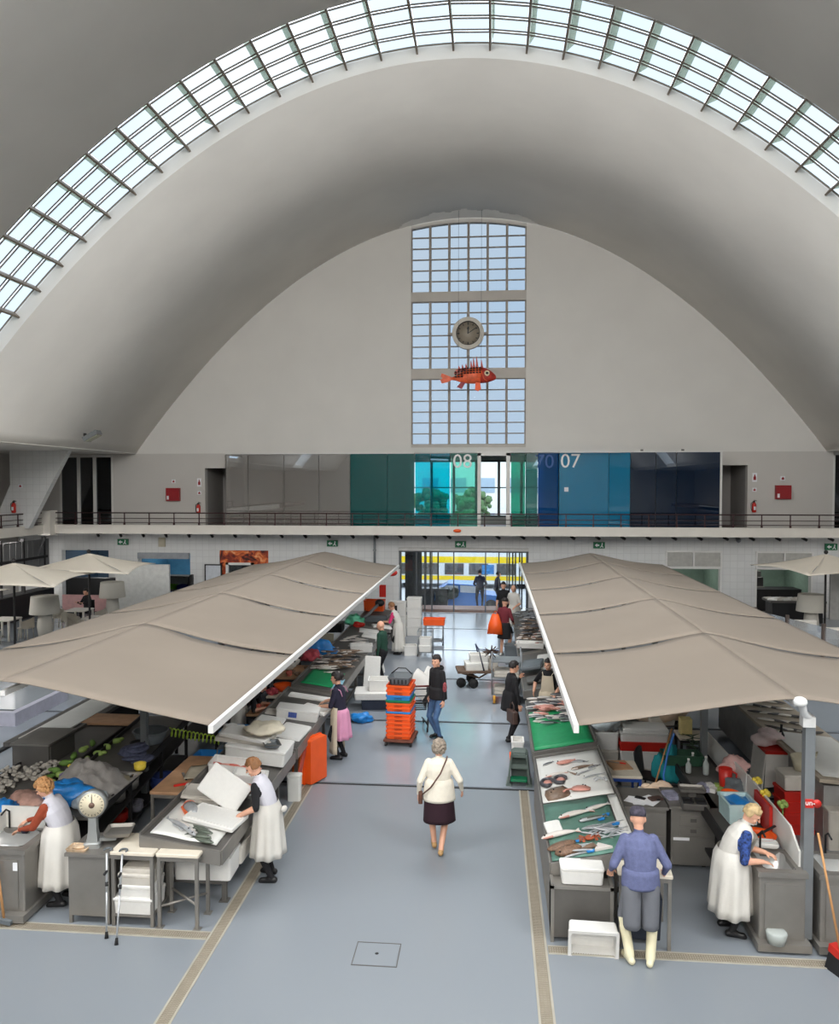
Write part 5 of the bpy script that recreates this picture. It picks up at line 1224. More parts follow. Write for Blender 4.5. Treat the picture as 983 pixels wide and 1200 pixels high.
def crate(label, x, y, z, w, d, h, m, rz=0, rot=None, group=None, ribs=4, name='crate'):
    t = thing(name, label, 'crate', (x, y, z), rz, group, rot)
    part('tub', MB().rr(w, d, 0, h, .02, .01, wall=.015), m, t); part('rim', MB().frame(w+.025, d+.025, h-.03, h+.004, .03), m, t)
    for k in range(ribs):
        zz = h*.2 + h*.5*k/max(1, ribs-1)
        part('rib', MB().box(-w*.16, w*.16, -d/2-.004, -d/2, zz, zz+h*.05), BLACKP, t)
    return t
crate('pale orange crate stood on end, left of the pair by the second left counter', -3.3, 13.92, .25, .5, .8, .16, mat('pale_orange_plastic', (240, 122, 50), .42), rot=(R(-90), 0, R(62)), ribs=0).location.z = .42
crate('bright orange crate stood on end, right of the pair by the second left counter', -3.12, 13.96, .25, .5, .8, .16, ORANGE, rot=(R(-90), 0, R(66)), ribs=0).location.z = .42
# trolley with crates
t = thing('crate_dolly', 'low wheeled dolly under the tall stack of orange crates', 'dolly', (-1.9, 16.35, 0), R(-4))
part('deck', MB().rr(.62, .72, .1, .15, .03), mat('rusty_dolly', (110, 62, 46), .7, 0, .3, 8), t)
for sx in (-1, 1):
    for sy in (-1, 1): part('wheel', MB().cyl((sx*.26-.02, sy*.3, .05), (sx*.26+.02, sy*.3, .05), .05, n=12), BLACKP, t)
zz = .15
seq = [(ORANGE, .085, 'orange')]*6 + [(BLUEP, .045, 'blue')] + [(ORANGE, .085, 'orange')]*2 + [(GREENP, .06, 'green'), (BLUEP, .1, 'bright blue')] + [(ORANGE, .1, 'orange')]*2
names = ['lowest', 'second lowest', 'third lowest', 'fourth from the bottom', 'fifth from the bottom', 'sixth from the bottom', 'thin blue one', 'first above the thin blue one', 'second above the thin blue one', 'green one', 'bright blue one', 'lower of the top two', 'top']
for (m, hh, c), nm in zip(seq, names):
    crate(f'{c} crate in the dolly stack, the {nm}' + (' orange one' if c == 'orange' else ''), -1.9 + rnd.uniform(-.006, .006), 16.35, zz, .5, .6, hh, m, R(-4), group='crates stacked on the dolly', ribs=2 if hh < .07 else 3); zz += hh + .002
t = thing('basket', 'dark grey shopping basket with raised handle on top of the orange crates', 'basket', (-1.9, 16.35, zz), R(-4))
part('tub', MB().rr(.48, .56, 0, .16, .04, .05, wall=.015), GREYP, t); part('handle', MB().tube([(-.22, .1, .16), (-.08, .14, .27), (.08, .14, .27), (.22, .1, .16)], .014), BLACKP, t)
for k in range(5): part('slot', MB().box(-.18+k*.08, -.15+k*.08, -.27, -.262, .03, .12), BLACKP, t)
# black shopping trolley behind
t = thing('shopping_trolley', 'black shopping trolley behind the stack of orange crates', 'trolley', (-1.72, 17.35, 0), R(12))
b = MB()
for k in range(7):
    b.tube([(-.28, -.35+k*.12, .95), (-.22, -.33+k*.11, .5), (.22, -.33+k*.11, .5), (.28, -.35+k*.12, .95)], .012, 5)
for z_, q in ((.95, .29), (.8, .27), (.65, .245), (.5, .22)): b.tube([(-q, -.36, z_), (q, -.36, z_), (q, .38, z_), (-q, .38, z_), (-q, -.36, z_)], .012, 5)
part('basket', b, BLACKP, t); part('handle', MB().cyl((-.3, -.42, 1.03), (.3, -.42, 1.03), .02), mat('maroon_grip', (110, 50, 46), .5), t)
part('frame', MB().tube([(.27, -.4, 1.0), (.26, -.36, .1)], .018).tube([(-.27, -.4, 1.0), (-.26, -.36, .1)], .018).tube([(.26, -.36, .15), (.22, .35, .12)], .016).tube([(-.26, -.36, .15), (-.22, .35, .12)], .016), BLACKP, t)
for sx in (-1, 1):
    for sy in (-.36, .34): part('wheel', MB().cyl((sx*.25-.015, sy, .05), (sx*.25+.015, sy, .05), .05, n=12), RUBBER, t)
lid('white lid sticking out of the black shopping trolley', -1.72, 17.2, .8, .5, .04, .5, rot=(R(-20), R(38), R(8)))
lid('second white lid on the far side of the black shopping trolley', -1.5, 17.75, .75, .4, .04, .5, rot=(R(-20), R(30), R(12)))
# boxes on the aisle side of the third left counter
styro('low dark crate under the white boxes at the aisle edge', -2.75, 18.9, 0, .8, .55, .26, R(6), m=mat('navy_crate', (36, 44, 62), .5), name='crate', cat='crate')
styro('wide white tray carrying the open box at the aisle edge', -2.78, 18.88, .262, 1.05, .68, .16, R(6), lid=True)
styro('open white box with scraps on the wide white tray at the aisle edge', -2.62, 18.98, .424, .75, .5, .26, R(6))
lid('white slab leaning upright beside the man in green', -3.12, 20.1, .0, .42, .08, .95, rot=(R(-10), R(4), R(12)))
lid('white board leaning against the fourth left counter', -3.12, 22.6, .0, .06, .45, .95, rot=(0, R(-14), R(8)))
lid('reddish board leaning beside the white board', -3.24, 22.9, .0, .05, .5, .8, rot=(0, R(-12), R(8)), m=mat('dusty_red_board', (176, 92, 84), .7), name='red_board')
def bag(label, x, y, z, r, m, n=10, sq=.7, name='plastic_bag', cat='bag'):
    b = MB(); N_, M_ = 30, 18; sd = Vector((rnd.uniform(0, 50), rnd.uniform(0, 50), 0)); rings = []
    for j in range(M_+1):
        a = -PI/2 + PI*j/M_; ring = []
        for i in range(N_):
            v = Vector((math.cos(a)*math.cos(2*PI*i/N_), math.cos(a)*math.sin(2*PI*i/N_), math.sin(a)))
            q = 1 + .5*noise.noise(v*1.3+sd) - .30*abs(noise.noise(v*3.1+sd)) + .22*(.3-abs(noise.noise(v*6.5+sd)))
            ring.append((v.x*r*q, v.y*r*.85*q, max(v.z, -.45)*r*sq*q))
        rings.append(ring)
    b.loft(rings)
    zmin = min(p[2] for p in b.v); b.v = [(p[0], p[1], p[2]-zmin) for p in b.v]
    return single(name, b, m, label, cat, (x, y, z))
bag('cream plastic bag slumped on the stack of white lids', -3.68, 12.45, 1.36, .34, mat('cream_bag', (222, 212, 190), .6, 0, .08, 8, .3, 40), sq=.35)
bag('bright blue bag lying on the aisle floor by the navy dressed woman', -2.95, 17.7, 0, .24, BLUEBAG, sq=.5)
bag('big blue bag on the inner edge of the third left counter', -4.42, 19.95, .98, .36, BLUEBAG)
bag('pinkish red bag beside the big blue bag', -4.5, 19.4, .98, .24, mat('pink_red_bag', (206, 84, 96), .5, 0, .25, 10))
bag('maroon bundle behind the blue bag', -4.95, 20.3, .95, .3, MAROON)
bag('pale green bag deep under the left canopy', -4.3, 24.4, 1.0, .32, mat('mint_bag', (96, 190, 150), .4, 0, .15, 9))
bag('white bundled sheet on the board table of the third left counter', -4.95, 18.6, .95, .32, WHITEC)
bag('white bundle on the dark bench under the left canopy', -5.3, 16.6, .95, .3, WHITEC)
# far left counters
styro('open white box at the near end of the fourth left counter', -3.5, 20.9, .93, .6, .4, .18, R(10))
for i, (x, y, l) in enumerate(((-3.5, 22.9, 'white lid before the bald man, nearest of the far lids'), (-3.7, 23.5, 'white lid in the middle of the fourth left counter'), (-3.45, 24.5, 'white lid at the hands of the pink sleeved woman'))): lid(l, x, y, LZ(x), .6, .45, .05, rot=(0, R(8), R(8*i)))
styro('grey tray on the farthest left counter', -3.75, 25.2, 1.0, .8, .4, .14, R(4), m=GREYP, name='tray', cat='tray')
styro('black box on the inner edge of the fourth left counter', -4.75, 23.6, .95, .5, .5, .28, 0, m=BLACKP, lid=True)
styro('orange crate standing high at the far end of the left stalls', -4.05, 27.0, 1.06, .7, .5, .36, 0, m=ORANGE, name='crate', cat='crate')
bag('orange red jug shape beside the far scale', -4.1, 24.0, 1.0, .16, REDP, name='orange_tub', cat='tub')
t = thing('folding_chair', 'chair with pale woven back behind the fourth left counter', 'chair', (-4.85, 22.9, 0)); part('seat', MB().box(-.22, .22, -.22, .22, .43, .46), DSTYRO, t); part('backrest', MB().box(-.24, .24, -.26, -.22, .5, 1.05), mat('woven_beige', (186, 178, 156), .8, 0, .2, 30), t)
for sx in (-1, 1):
    for sy in (-1, 1): part('leg', MB().box(sx*.2-.015, sx*.2+.015, sy*.2-.015, sy*.2+.015, 0, .43), IRON, t)
t = thing('hanging_scale', 'slanted grey tube arm of a scale at the far left counters', 'scale', (-4.05, 25.0, 1.05)); part('arm', MB().cyl((-.1, 0, 0), (.35, .4, .45), .05), GREYMET, t); part('head', MB().ell((.4, .45, .5), (.16, .1, .12)), BLACKP, t); part('base', MB().box(-.2, .0, -.15, .15, 0, .06), BLACKP, t)
t = thing('tiled_pier', 'white tiled pier with red signs at the far end of the left stalls', 'pier', (-3.6, 28.7, 0)); part('shaft', MB().box(-.22, .22, -.2, .2, 0, 2.3), TILE, t); part('sign', MB().ell((-.05, -.22, 2.2), (.22, .03, .12)), REDP, t); part('red_tag', MB().box(-.5, -.26, -.2, -.18, 1.3, 1.75), REDP, t)
for k, (z_, l) in enumerate(((0, 'lowest white fish box of the tall stack by the street door'), (.34, 'second white fish box of the tall stack by the street door'), (.68, 'third white fish box of the tall stack by the street door'), (1.02, 'top white fish box of the tall stack by the street door'))):
    styro(l, -2.78, 28.2, z_, .52, .45, .335, 0, lid=True)
t = styro('white box with dark print behind the pink sleeved woman', -3.35, 27.9, .75, .6, .4, .5, 0, lid=True, lab=BLACKP)
styro('white box carrying the printed box by the tiled pier', -3.35, 27.9, 0, .62, .42, .74, 0, lid=True)
styro('loose white box on the floor beside the pink sleeved woman', -2.6, 24.9, 0, .45, .4, .3, R(15))
def wire_cart(label, x, y, w, d, h, rz=0):
    t = thing('wire_cart', label, 'cart', (x, y, 0), rz)
    for sx in (-1, 1):
        for sy in (-1, 1):
            part('post', MB().cyl((sx*w/2, sy*d/2, .08), (sx*w/2, sy*d/2, h), .014, n=6), GREYMET, t); part('wheel', MB().cyl((sx*w/2-.012, sy*d/2, .045), (sx*w/2+.012, sy*d/2, .045), .045, n=10), RUBBER, t)
    for z_ in (.14, h): part('rail', MB().tube([(-w/2, -d/2, z_), (w/2, -d/2, z_), (w/2, d/2, z_), (-w/2, d/2, z_), (-w/2, -d/2, z_)], .012, 6), GREYMET, t)
    part('deck', MB().box(-w/2, w/2, -d/2, d/2, .12, .14), DSTEEL, t)
    return t
wire_cart('small wire cart with two white boxes in the aisle', -2.1, 24.85, .46, .5, .8)
styro('lower white box in the small wire cart', -2.1, 24.85, .142, .4, .42, .2, lid=True); styro('upper white box in the small wire cart', -2.1, 24.85, .344, .38, .4, .22)
wire_cart('wire cart holding the orange tray near the street door', -1.95, 26.6, .6, .5, .66)
crate('orange tray on the wire cart near the street door', -1.95, 26.6, .675, .72, .5, .2, ORANGE, ribs=0)
# flat handcart with boxes, platform trolley
t = thing('handcart', 'rusty flat handcart with white boxes in the middle of the aisle', 'cart', (-.35, 21.2, 0), R(8)); RUST2 = mat('rusty_brown_steel', (104, 84, 70), .8, .2, .3, 6)
part('deck', MB().box(-.6, .5, -.35, .35, .4, .46), RUST2, t); part('handle', MB().tube([(.1, -.3, .46), (-.05, -.34, 1.05), (.5, -.34, 1.0)], .02).tube([(.1, .3, .46), (-.05, .34, 1.05)], .02).tube([(-.05, -.34, 1.05), (-.05, .34, 1.05)], .02), mat('navy_tube', (46, 52, 76), .5), t)
part('frame', MB().tube([(-.5, -.25, .4), (.0, 0, .2), (.5, -.2, .55)], .025).tube([(-.5, .25, .4), (.0, 0, .2)], .025), RUST2, t)
for x_, y_ in ((-.5, -.2), (-.18, -.3), (-.18, .3)): part('wheel', MB().cyl((x_, y_-.03, .13), (x_, y_+.03, .13), .13, n=14), RUBBER, t)
styro('lower white box on the rusty handcart', -.42, 21.15, .462, .62, .45, .2, R(8), lid=True, m=WPLAS); styro('upper white box on the rusty handcart', -.36, 21.17, .664, .5, .4, .2, R(8)); styro('pale bucket behind the boxes on the rusty handcart', .02, 21.3, .462, .3, .3, .3, 0, m=DSTYRO)
b = MB()
for k in range(40):
    v = Vector((rnd.gauss(0, 1), rnd.gauss(0, 1), rnd.gauss(0, 1))).normalized()*.17; b.cyl((0, 0, .17), (v.x*1.3, v.y, .17+v.z), .02, .008, 5)
single('brush_bundle', b, mat('dark_brown_bristle', (70, 54, 46), .9, 0, .3, 12), 'spiky dark brown bundle on top of the platform trolley', 'bundle', (-.02, 19.7, 1.06))
t = thing('platform_trolley', 'steel shelf trolley with an orange wheel in front of the right stalls', 'trolley', (.36, 19.75, 0))
for sx in (-1, 1):
    for sy in (-1, 1): part('post', MB().cyl((sx*.36, sy*.3, .2), (sx*.36, sy*.3, 1.3 if sx > 0 or sy < 0 else 1.1), .02, n=6), GREYMET, t)
for z_ in (.2, .62, 1.02): part('shelf', MB().box(-.38, .38, -.32, .32, z_, z_+.03), GREYMET, t)
for sx in (-1, 1):
    for sy in (-1, 1): part('wheel', MB().cyl((sx*.3-.03, sy*.28, .11), (sx*.3+.03, sy*.28, .11), .11, n=16), mat('orange_wheel', (206, 150, 50), .5) if sx < 0 and sy < 0 else RUBBER, t)
for z_, l in ((.232, 'white lids on the lowest shelf of the platform trolley'), (.31, 'second layer of lids on the lowest shelf of the trolley'), (.652, 'white lids on the middle shelf of the platform trolley'), (.73, 'second layer of lids on the middle shelf of the trolley')): lid(l, .36, 19.75, z_, .62, .5, .06, m=DSTYRO)
t = thing('grey_bin', 'grey plastic bin on the floor beside the bare legged man', 'bin', (.62, 23.9, 0)); part('tub', MB().rr(.5, .45, 0, .58, .05, .04, wall=.02), GREYP, t); part('rim', MB().frame(.54, .49, .54, .585, .03, .05), GREYP, t)
# step stool, small box
t = thing('step_stool', 'grey and green plastic step stool at the end of the front right counter', 'stool', (.50, 14.3, 0), R(-4))
SG = mat('grey_green_plastic', (92, 104, 98), .5)
part('step', MB().rr(.26, .24, .55, .6, .03), SG, t)
part('side', MB().prism([(-.21, 0), (-.17, 0), (-.12, .56), (-.15, .56)], 'y', -.2, .12).prism([(.17, 0), (.21, 0), (.15, .56), (.12, .56)], 'y', -.2, .12), SG, t); part('back_panel', MB().box(-.15, .15, .1, .13, .05, .56), SG, t); part('front_panel', MB().box(-.14, .14, -.16, -.12, .3, .38).box(-.14, .14, -.16, -.12, .5, .56), SG, t)
part('lower_step', MB().rr(.3, .2, .1, .14, .03, c=(0, -.16)), GREENP, t); part('foot', MB().box(-.23, -.13, -.22, .14, 0, .04), SG, t); part('foot', MB().box(.13, .23, -.22, .14, 0, .04), SG, t)
styro('tall white box on an orange crate at the corner of the bright green mat', .5, 15.35, .13, .24, .36, .32); crate('orange crate under the tall white box by the bright green mat', .5, 15.35, 0, .28, .4, .125, ORANGE, ribs=0)
# right counter, front
styro('white box lying on the cabinet shelf at the end of the front right counter', 1.07, 9.42, .69, .5, .26, .2, lid=True)
styro('empty white box stood on its side on the floor before the steel end cabinet', 1.17, 9.18, .18, .56, .36, .2, rot=(R(100), 0, R(-2)))
# ------------------------------------------------------------------ fish
F_SILV = mat('silver_fish_skin', (176, 178, 180), .3, .3, .25, 14); F_DARK = mat('dark_fish_back', (76, 76, 80), .35, .2, .35, 14); F_BRWN = mat('brown_fish_skin', (122, 100, 82), .4, .1, .35, 12); F_PINK = mat('pink_fish_skin', (208, 146, 132), .4, .1, .2, 12)
F_WHITE = mat('pale_fish_belly', (214, 206, 198), .4, 0, .1, 10); F_GREEN = mat('green_grey_fish_skin', (96, 104, 92), .35, .2, .3, 14); F_RED = mat('raw_red_fish', (196, 92, 76), .4, 0, .3, 12); F_ORG = mat('salmon_flesh', (240, 110, 56), .45, 0, .15, 10); F_SPK = mat('speckled_brown_skin', (116, 88, 68), .5, 0, .6, 40)
def fish_mesh(L=.36, h=.07, w=.045, m1=F_SILV, m2=F_WHITE, bend=.0, fins=True):
    b = MB(); rings = []; n = 10
    prof = [(-.5, .12), (-.46, .45), (-.36, .8), (-.2, 1.0), (0, .98), (.18, .75), (.32, .42), (.4, .25)]
    for t, k in prof: rings.append([(t*L, h/2*k*math.cos(2*PI*i/n) + bend*math.sin(PI*(t+.5))*L, w/2 + w/2*k*math.sin(2*PI*i/n)) for i in range(n)])
    b.loft(rings)
    tx = .4*L; ty = bend*math.sin(PI*.9)*L
    if fins:
        b.prism([(tx-.01, ty-.01), (tx+.1*L, ty-h*.55), (tx+.075*L, ty), (tx+.1*L, ty+h*.55), (tx-.01, ty+.01)], 'z', w*.4, w*.55)
        b.prism([(-.12*L, h*.44), (.16*L, h*.36), (.05*L, h*.66), (-.08*L, h*.7)], 'z', w*.4, w*.55)
    me = b.mesh('fish', [m1, m2])
    C = np.zeros(len(me.polygons)*3); me.polygons.foreach_get('center', C); C = C.reshape(-1, 3)
    me.polygons.foreach_set('material_index', (C[:, 1] < -h*.12).astype(np.int32)); return me
tail_me = MB().prism([(-.01, -.012), (.075, -.06), (.055, 0), (.075, .06), (-.01, .012)], 'z', -.006, .006)
KM = {'silver': fish_mesh(.34, .075, .05), 'dark': fish_mesh(.36, .08, .05, F_DARK, F_SILV, .05), 'brown': fish_mesh(.46, .075, .055, F_BRWN, F_WHITE, .06), 'pink': fish_mesh(.27, .08, .05, F_PINK, F_PINK, -.03), 'white': fish_mesh(.42, .09, .05, F_WHITE, F_PINK, .08),
      'green': fish_mesh(.40, .085, .055, F_GREEN, F_SILV, .04), 'hake': fish_mesh(.62, .085, .07, F_SILV, F_WHITE, -.04), 'slim': fish_mesh(.42, .03, .03, F_SILV, F_WHITE, .05)}
DESC = {'silver': 'silver', 'dark': 'dark backed', 'brown': 'brown', 'pink': 'pink', 'white': 'pale', 'green': 'green grey', 'hake': 'long silver', 'slim': 'slender silver'}
def pile(kind, n, x0, x1, y0, y1, zf, a0, da, where, group, lift=.0, flat=True, tilt=0):
    for k in range(n):
        x = rnd.uniform(x0, x1); y = y0 + (y1-y0)*(k+.5)/n + rnd.uniform(-.03, .03)
        o = link('fish', KM[kind], None, (x, y, zf(x) + .012 + rnd.uniform(0, lift)), (rnd.uniform(-.15, .15), tilt+rnd.uniform(-.08, .08), R(a0 + rnd.uniform(-da, da))))
        s_ = rnd.uniform(.85, 1.15); o.scale = (s_, s_, s_)
        tag(o, f'{DESC[kind]} fish {where}', 'fish', group)
pile('silver', 16, .85, 1.6, 15.05, 15.75, RZ, 12, 16, 'in the front row on the bright green mat', 'fish in the silver front row', .03)
pile('dark', 12, .85, 1.6, 14.85, 15.5, RZ, 10, 14, 'among the silver front row on the bright green mat', 'dark fish in the silver front row', .03)
pile('pink', 22, .95, 1.6, 15.6, 16.05, RZ, 170, 25, 'in the row before the smiling apron woman', 'pink fish row', .06)
pile('silver', 14, .85, 1.6, 16.0, 16.65, RZ, 5, 25, 'in the back row at the hands of the smiling apron woman', 'silver back row', .07)
pile('dark', 12, .85, 1.6, 15.95, 16.6, RZ, 5, 25, 'in the back row at the hands of the smiling apron woman', 'dark back row', .07)
pile('brown', 46, -4.15, -3.5, 18.35, 20.15, LZ, 20, 25, 'in the heap behind the man in green', 'brown fish heap on the left', .14)
pile('white', 16, -4.15, -3.5, 18.1, 19.2, LZ, 200, 30, 'in the heap behind the man in green', 'pale fish heap on the left', .09)
pile('dark', 12, -4.1, -3.5, 18.5, 20.1, LZ, 160, 30, 'in the heap behind the man in green', 'dark fish heap on the left', .18)
pile('brown', 30, .85, 1.6, 22.0, 25.1, RZ, 10, 30, 'heaped before the bare legged man', 'brown fish heap far right', .22)
pile('dark', 24, .85, 1.6, 22.2, 25.1, RZ, 170, 30, 'heaped before the bare legged man', 'dark fish heap far right', .25)
pile('white', 10, .85, 1.6, 21.7, 23.5, RZ, 10, 30, 'heaped before the bare legged man', 'pale fish heap far right', .2)
pile('dark', 18, .9, 1.6, 25.6, 27.6, RZ, 10, 35, 'heaped before the bald server', 'dark fish farthest right', .2)
pile('silver', 10, -4.1, -3.5, 21.2, 22.4, LZ, 20, 30, 'scattered on the fourth left counter', 'fish on the fourth left counter', .03)
pile('slim', 18, 1.32, 1.58, 9.98, 10.32, RZ, 15, 40, 'in the tangled pile on the dull green mat', 'slender fish tangle', .05)
pile('slim', 6, 1.05, 1.25, 9.62, 9.85, RZ, 20, 8, 'laid side by side below the orange crab', 'slender fish fan', .01)
def fish(kind, x, y, z, rz, label, s_=1.0, eyes=True, tilt=0):
    t = tag(link('fish', KM[kind].copy(), None, (x, y, z), (0, tilt, R(rz)), (s_, s_, s_)), label, 'fish')
    L = {'hake': .62, 'green': .40, 'white': .42, 'brown': .46, 'silver': .34, 'dark': .36, 'pink': .27, 'slim': .42}[kind]
    part('eye', MB().ell((-.40*L, .012, .055 if kind == 'hake' else .045), (.011, .011, .008), 7, 5), EYEM, t)
    return t
lt = R(8)
fish('hake', -4.0, 9.68, LZ(-4.0)+.012, 145, 'long silver hake, left of the pair on the front left counter', tilt=0); fish('hake', -3.9, 9.62, LZ(-3.9)+.012, 138, 'long silver hake, right of the pair on the front left counter')
for k, (x, y, r_, l) in enumerate(((-3.72, 9.72, 150, 'green grey fish farthest back in the small group by the hake'), (-3.66, 9.64, 152, 'green grey fish second from the back by the hake'), (-3.62, 9.56, 140, 'green grey fish in the middle of the group by the hake'),
                                   (-3.66, 9.5, 165, 'green grey fish second from the front by the hake'), (-3.58, 9.43, 155, 'green grey fish nearest the viewer by the hake'))): fish('green', x, y, LZ(x)+.012+.012*(k % 2), r_, l, .9)
t = thing('salmon_piece', 'thick salmon piece with orange cut face on the front left counter', 'fish', (-4.0, 10.12, LZ(-4.0)+.012), R(125))
part('skin', MB().loft([[(x*.5, w_*math.cos(2*PI*i/12), .06+.06*k_*math.sin(2*PI*i/12)) for i in range(12)] for x, w_, k_ in ((-.4, .03, .4), (-.2, .07, .9), (.1, .085, 1), (.25, .08, .95))]), F_SILV, t); part('cut_face', MB().ell((.13, 0, .06), (.03, .085, .06), 12, 8).obox((.02, .085, .03), (.26, .03, .05)), F_ORG, t)
for k in range(9):
    single('fish_scrap', MB().ell((0, 0, .02), (.1, .05, .025), 8, 5).ell((.06, .03, .02), (.06, .04, .022), 8, 5), F_RED if k % 2 else F_PINK, 'raw red fish scrap between the lids on the front left counter', 'fish scrap', (-4.05+.6*(k/9)+rnd.uniform(-.05, .05), 11.15-.03*k+rnd.uniform(-.1, .1), LZ(-3.9)+.03), (0, 0, rnd.uniform(0, 3)), group='red scraps on the front left counter')
t = thing('steel_bowl', 'shiny steel bowl on the front left counter beside the apron woman', 'bowl', (-3.5, 10.78, .955)); part('bowl', MB().lathe([(.07, 0), (.13, .03), (.17, .09), (.175, .13), (.165, .13), (.155, .09), (.12, .04), (.05, .015)], n=24), mat('polished_steel', (190, 190, 190), .15, .95, .05, 3), t); part('rim', MB().lathe([(.165, .128), (.182, .13), (.182, .136), (.165, .136)], n=24, cap0=False, cap1=False), STEEL, t)
for k in range(6): single('fish_scrap', MB().ell((0, 0, .02), (.12, .05, .025), 8, 5), F_PINK if k % 2 else F_RED, 'pinkish fillet in the open box before the big closed box', 'fish scrap', (-4.2+.11*k, 11.72+rnd.uniform(-.08, .08), 1.08-.015*k), (0, R(7), rnd.uniform(-.4, .4)), group='fillets in the open box')
# on the white display sheet
def ray(x, y, label, m, s_=1, rz=0):
    t = thing('ray', label, 'fish', (x, y, RZ(x)+.02), rz, rot=(0, -R(11), rz))
    part('wing', MB().loft([[(px*s_*q, py*s_*q, zz) for px, py in ((0, .22), (.1, .18), (.24, .05), (.2, -.05), (.06, -.18), (0, -.2), (-.06, -.18), (-.2, -.05), (-.24, .05), (-.1, .18))] for q, zz in ((1, 0), (1, .012), (.6, .035), (.2, .045))]), m, t)
    part('tail', MB().tube([(-.0, -.18*s_, .02), (-.03, -.3*s_, .02), (.03, -.42*s_, .015)], .012), m, t); part('eye', MB().ell((.04*s_, .1*s_, .045), (.012, .012, .01), 6, 4).ell((-.04*s_, .1*s_, .045), (.012, .012, .01), 6, 4), EYEM, t)
ray(.98, 11.55, 'brown ray spread out near the edge of the white display sheet', F_BRWN, 1.0, R(60)); ray(1.3, 11.66, 'pink belly up ray beside the brown ray', F_PINK, .75, R(-60))
for i, (x, y) in enumerate(((.85, 12.02), (1.05, 12.06))):
    t = thing('coiled_fish', ('dark ringed round fish at the aisle edge of the white display sheet', 'dark ringed round fish beside the first one on the white display sheet')[i], 'fish', (x, y, RZ(x)+.02), rot=(0, -R(11), 0))
    part('body', MB().tube([(.09*math.cos(a), .13*math.sin(a), .03) for a in [k*.45 for k in range(13)]], .03, 8, [.5]+[1]*11+[.5]), F_DARK, t); part('belly', MB().ell((0, 0, .02), (.07, .1, .025), 10, 6), F_PINK, t)
for x, y, k, r_, s_, l in ((.92, 12.85, 'dark', 30, .6, 'small dark fish at the far aisle corner of the white sheet'), (1.2, 12.78, 'pink', 10, 1.2, 'patterned pink fish at the far end of the white sheet'), (1.42, 12.72, 'dark', -30, .7, 'small curled dark fish at the far inner end of the white sheet'),
                        (1.42, 12.45, 'brown', 10, .8, 'grey brown fish lying across the inner half of the white sheet'), (1.6, 12.42, 'dark', 20, .6, 'short dark fish at the inner edge of the white sheet'), (1.28, 12.24, 'brown', 160, .55, 'stubby brown fish in the middle of the white sheet'),
                        (1.45, 12.25, 'slim', 25, .9, 'slender fish lying beside the stubby brown fish'), (1.55, 12.05, 'slim', 15, .9, 'slender fish near the inner edge of the white sheet'), (1.0, 12.3, 'white', 15, .9, 'pale pinkish fish above the ringed round fish')):
    fish(k, x, y, RZ(x)+.02, r_, l, s_, tilt=-R(10))
single('fish_bones', MB().tube([(.0, 0, .02), (.06, .05, .05), (.12, -.02, .03), (.16, .04, .05), (.2, -.03, .03)], .012).tube([(.02, -.05, .02), (.1, .06, .04), (.18, -.06, .03)], .01), F_SILV, 'squiggly grey fish bone on the inner edge of the white sheet', 'fish bone', (1.52, 11.85, RZ(1.6)+.02))
# on the dull green mat
fish('white', .9, 10.2, RZ(.9)+.02, 10, 'large pale dogfish with dark tail hanging over the aisle edge', 1.25, tilt=-R(10)); fish('white', 1.15, 10.75, RZ(1.15)+.02, 12, 'long pinkish fish in the middle of the dull green mat', 1.2, tilt=-R(10)); fish('silver', 1.45, 10.9, RZ(1.45)+.02, 20, 'grey round fish at the far inner corner of the dull green mat', 1.1, tilt=-R(10)); fish('green', 1.35, 10.55, RZ(1.35)+.02, 10, 'greenish fish under the blue tags on the dull green mat', 1.0, tilt=-R(10))
t = thing('flat_fish', 'mottled brown flat fish at the aisle edge of the dull green mat', 'fish', (.88, 9.92, RZ(.88)+.02), rot=(0, -R(11), R(20))); part('body', MB().ell((0, 0, .02), (.2, .09, .025), 14, 6), F_SPK, t); part('tail_fin', MB().prism([(.18, -.02), (.29, -.06), (.28, .06), (.18, .02)], 'z', .01, .02), F_BRWN, t)
t = thing('scorpion_fish', 'knobbly reddish brown fish at the near end of the dull green mat', 'fish', (.95, 9.7, RZ(.95)+.02), rot=(0, -R(11), R(15)))
b = MB().ell((0, 0, .05), (.18, .09, .055), 14, 8)
for k in range(22): a = rnd.uniform(0, 6.28); q = rnd.uniform(.02, .85); b.ell((.16*q*math.cos(a), .08*q*math.sin(a), .1-.04*q), (.022, .02, .018), 6, 4)
part('body', b, F_SPK, t); part('tail_fin', MB().prism([(.16, -.02), (.36, -.05), (.34, .05), (.16, .02)], 'z', .02, .035), F_BRWN, t); part('eye', MB().ell((-.12, -.05, .09), (.014, .014, .012), 6, 4), EYEM, t)
t = thing('crab', 'orange crab beside the slender fish tangle', 'crab', (1.24, 10.0, RZ(1.24)+.02), rot=(0, -R(11), 0)); part('shell', MB().ell((0, 0, .03), (.065, .05, .03), 12, 8), mat('crab_shell', (164, 78, 46), .5, 0, .3, 20), t)
for sx in (-1, 1):
    for k in range(3): part('leg', MB().tube([(sx*.06, -.04+.035*k, .03), (sx*.12, -.05+.05*k, .05), (sx*.13, -.06+.06*k, .01)], .007, 5), mat('crab_shell', (164, 78, 46)), t)
    part('claw', MB().ell((sx*.08, -.08, .03), (.024, .018, .014), 8, 5), mat('crab_shell', (164, 78, 46)), t)
single('squid_wing', MB().prism([(-.1, -.07), (.12, -.05), (-.04, .1)], 'z', 0, .03), F_WHITE, 'white triangular squid piece on the dull green mat', 'fish', (1.36, 9.74, RZ(1.36)+.02), (0, -R(11), 0))
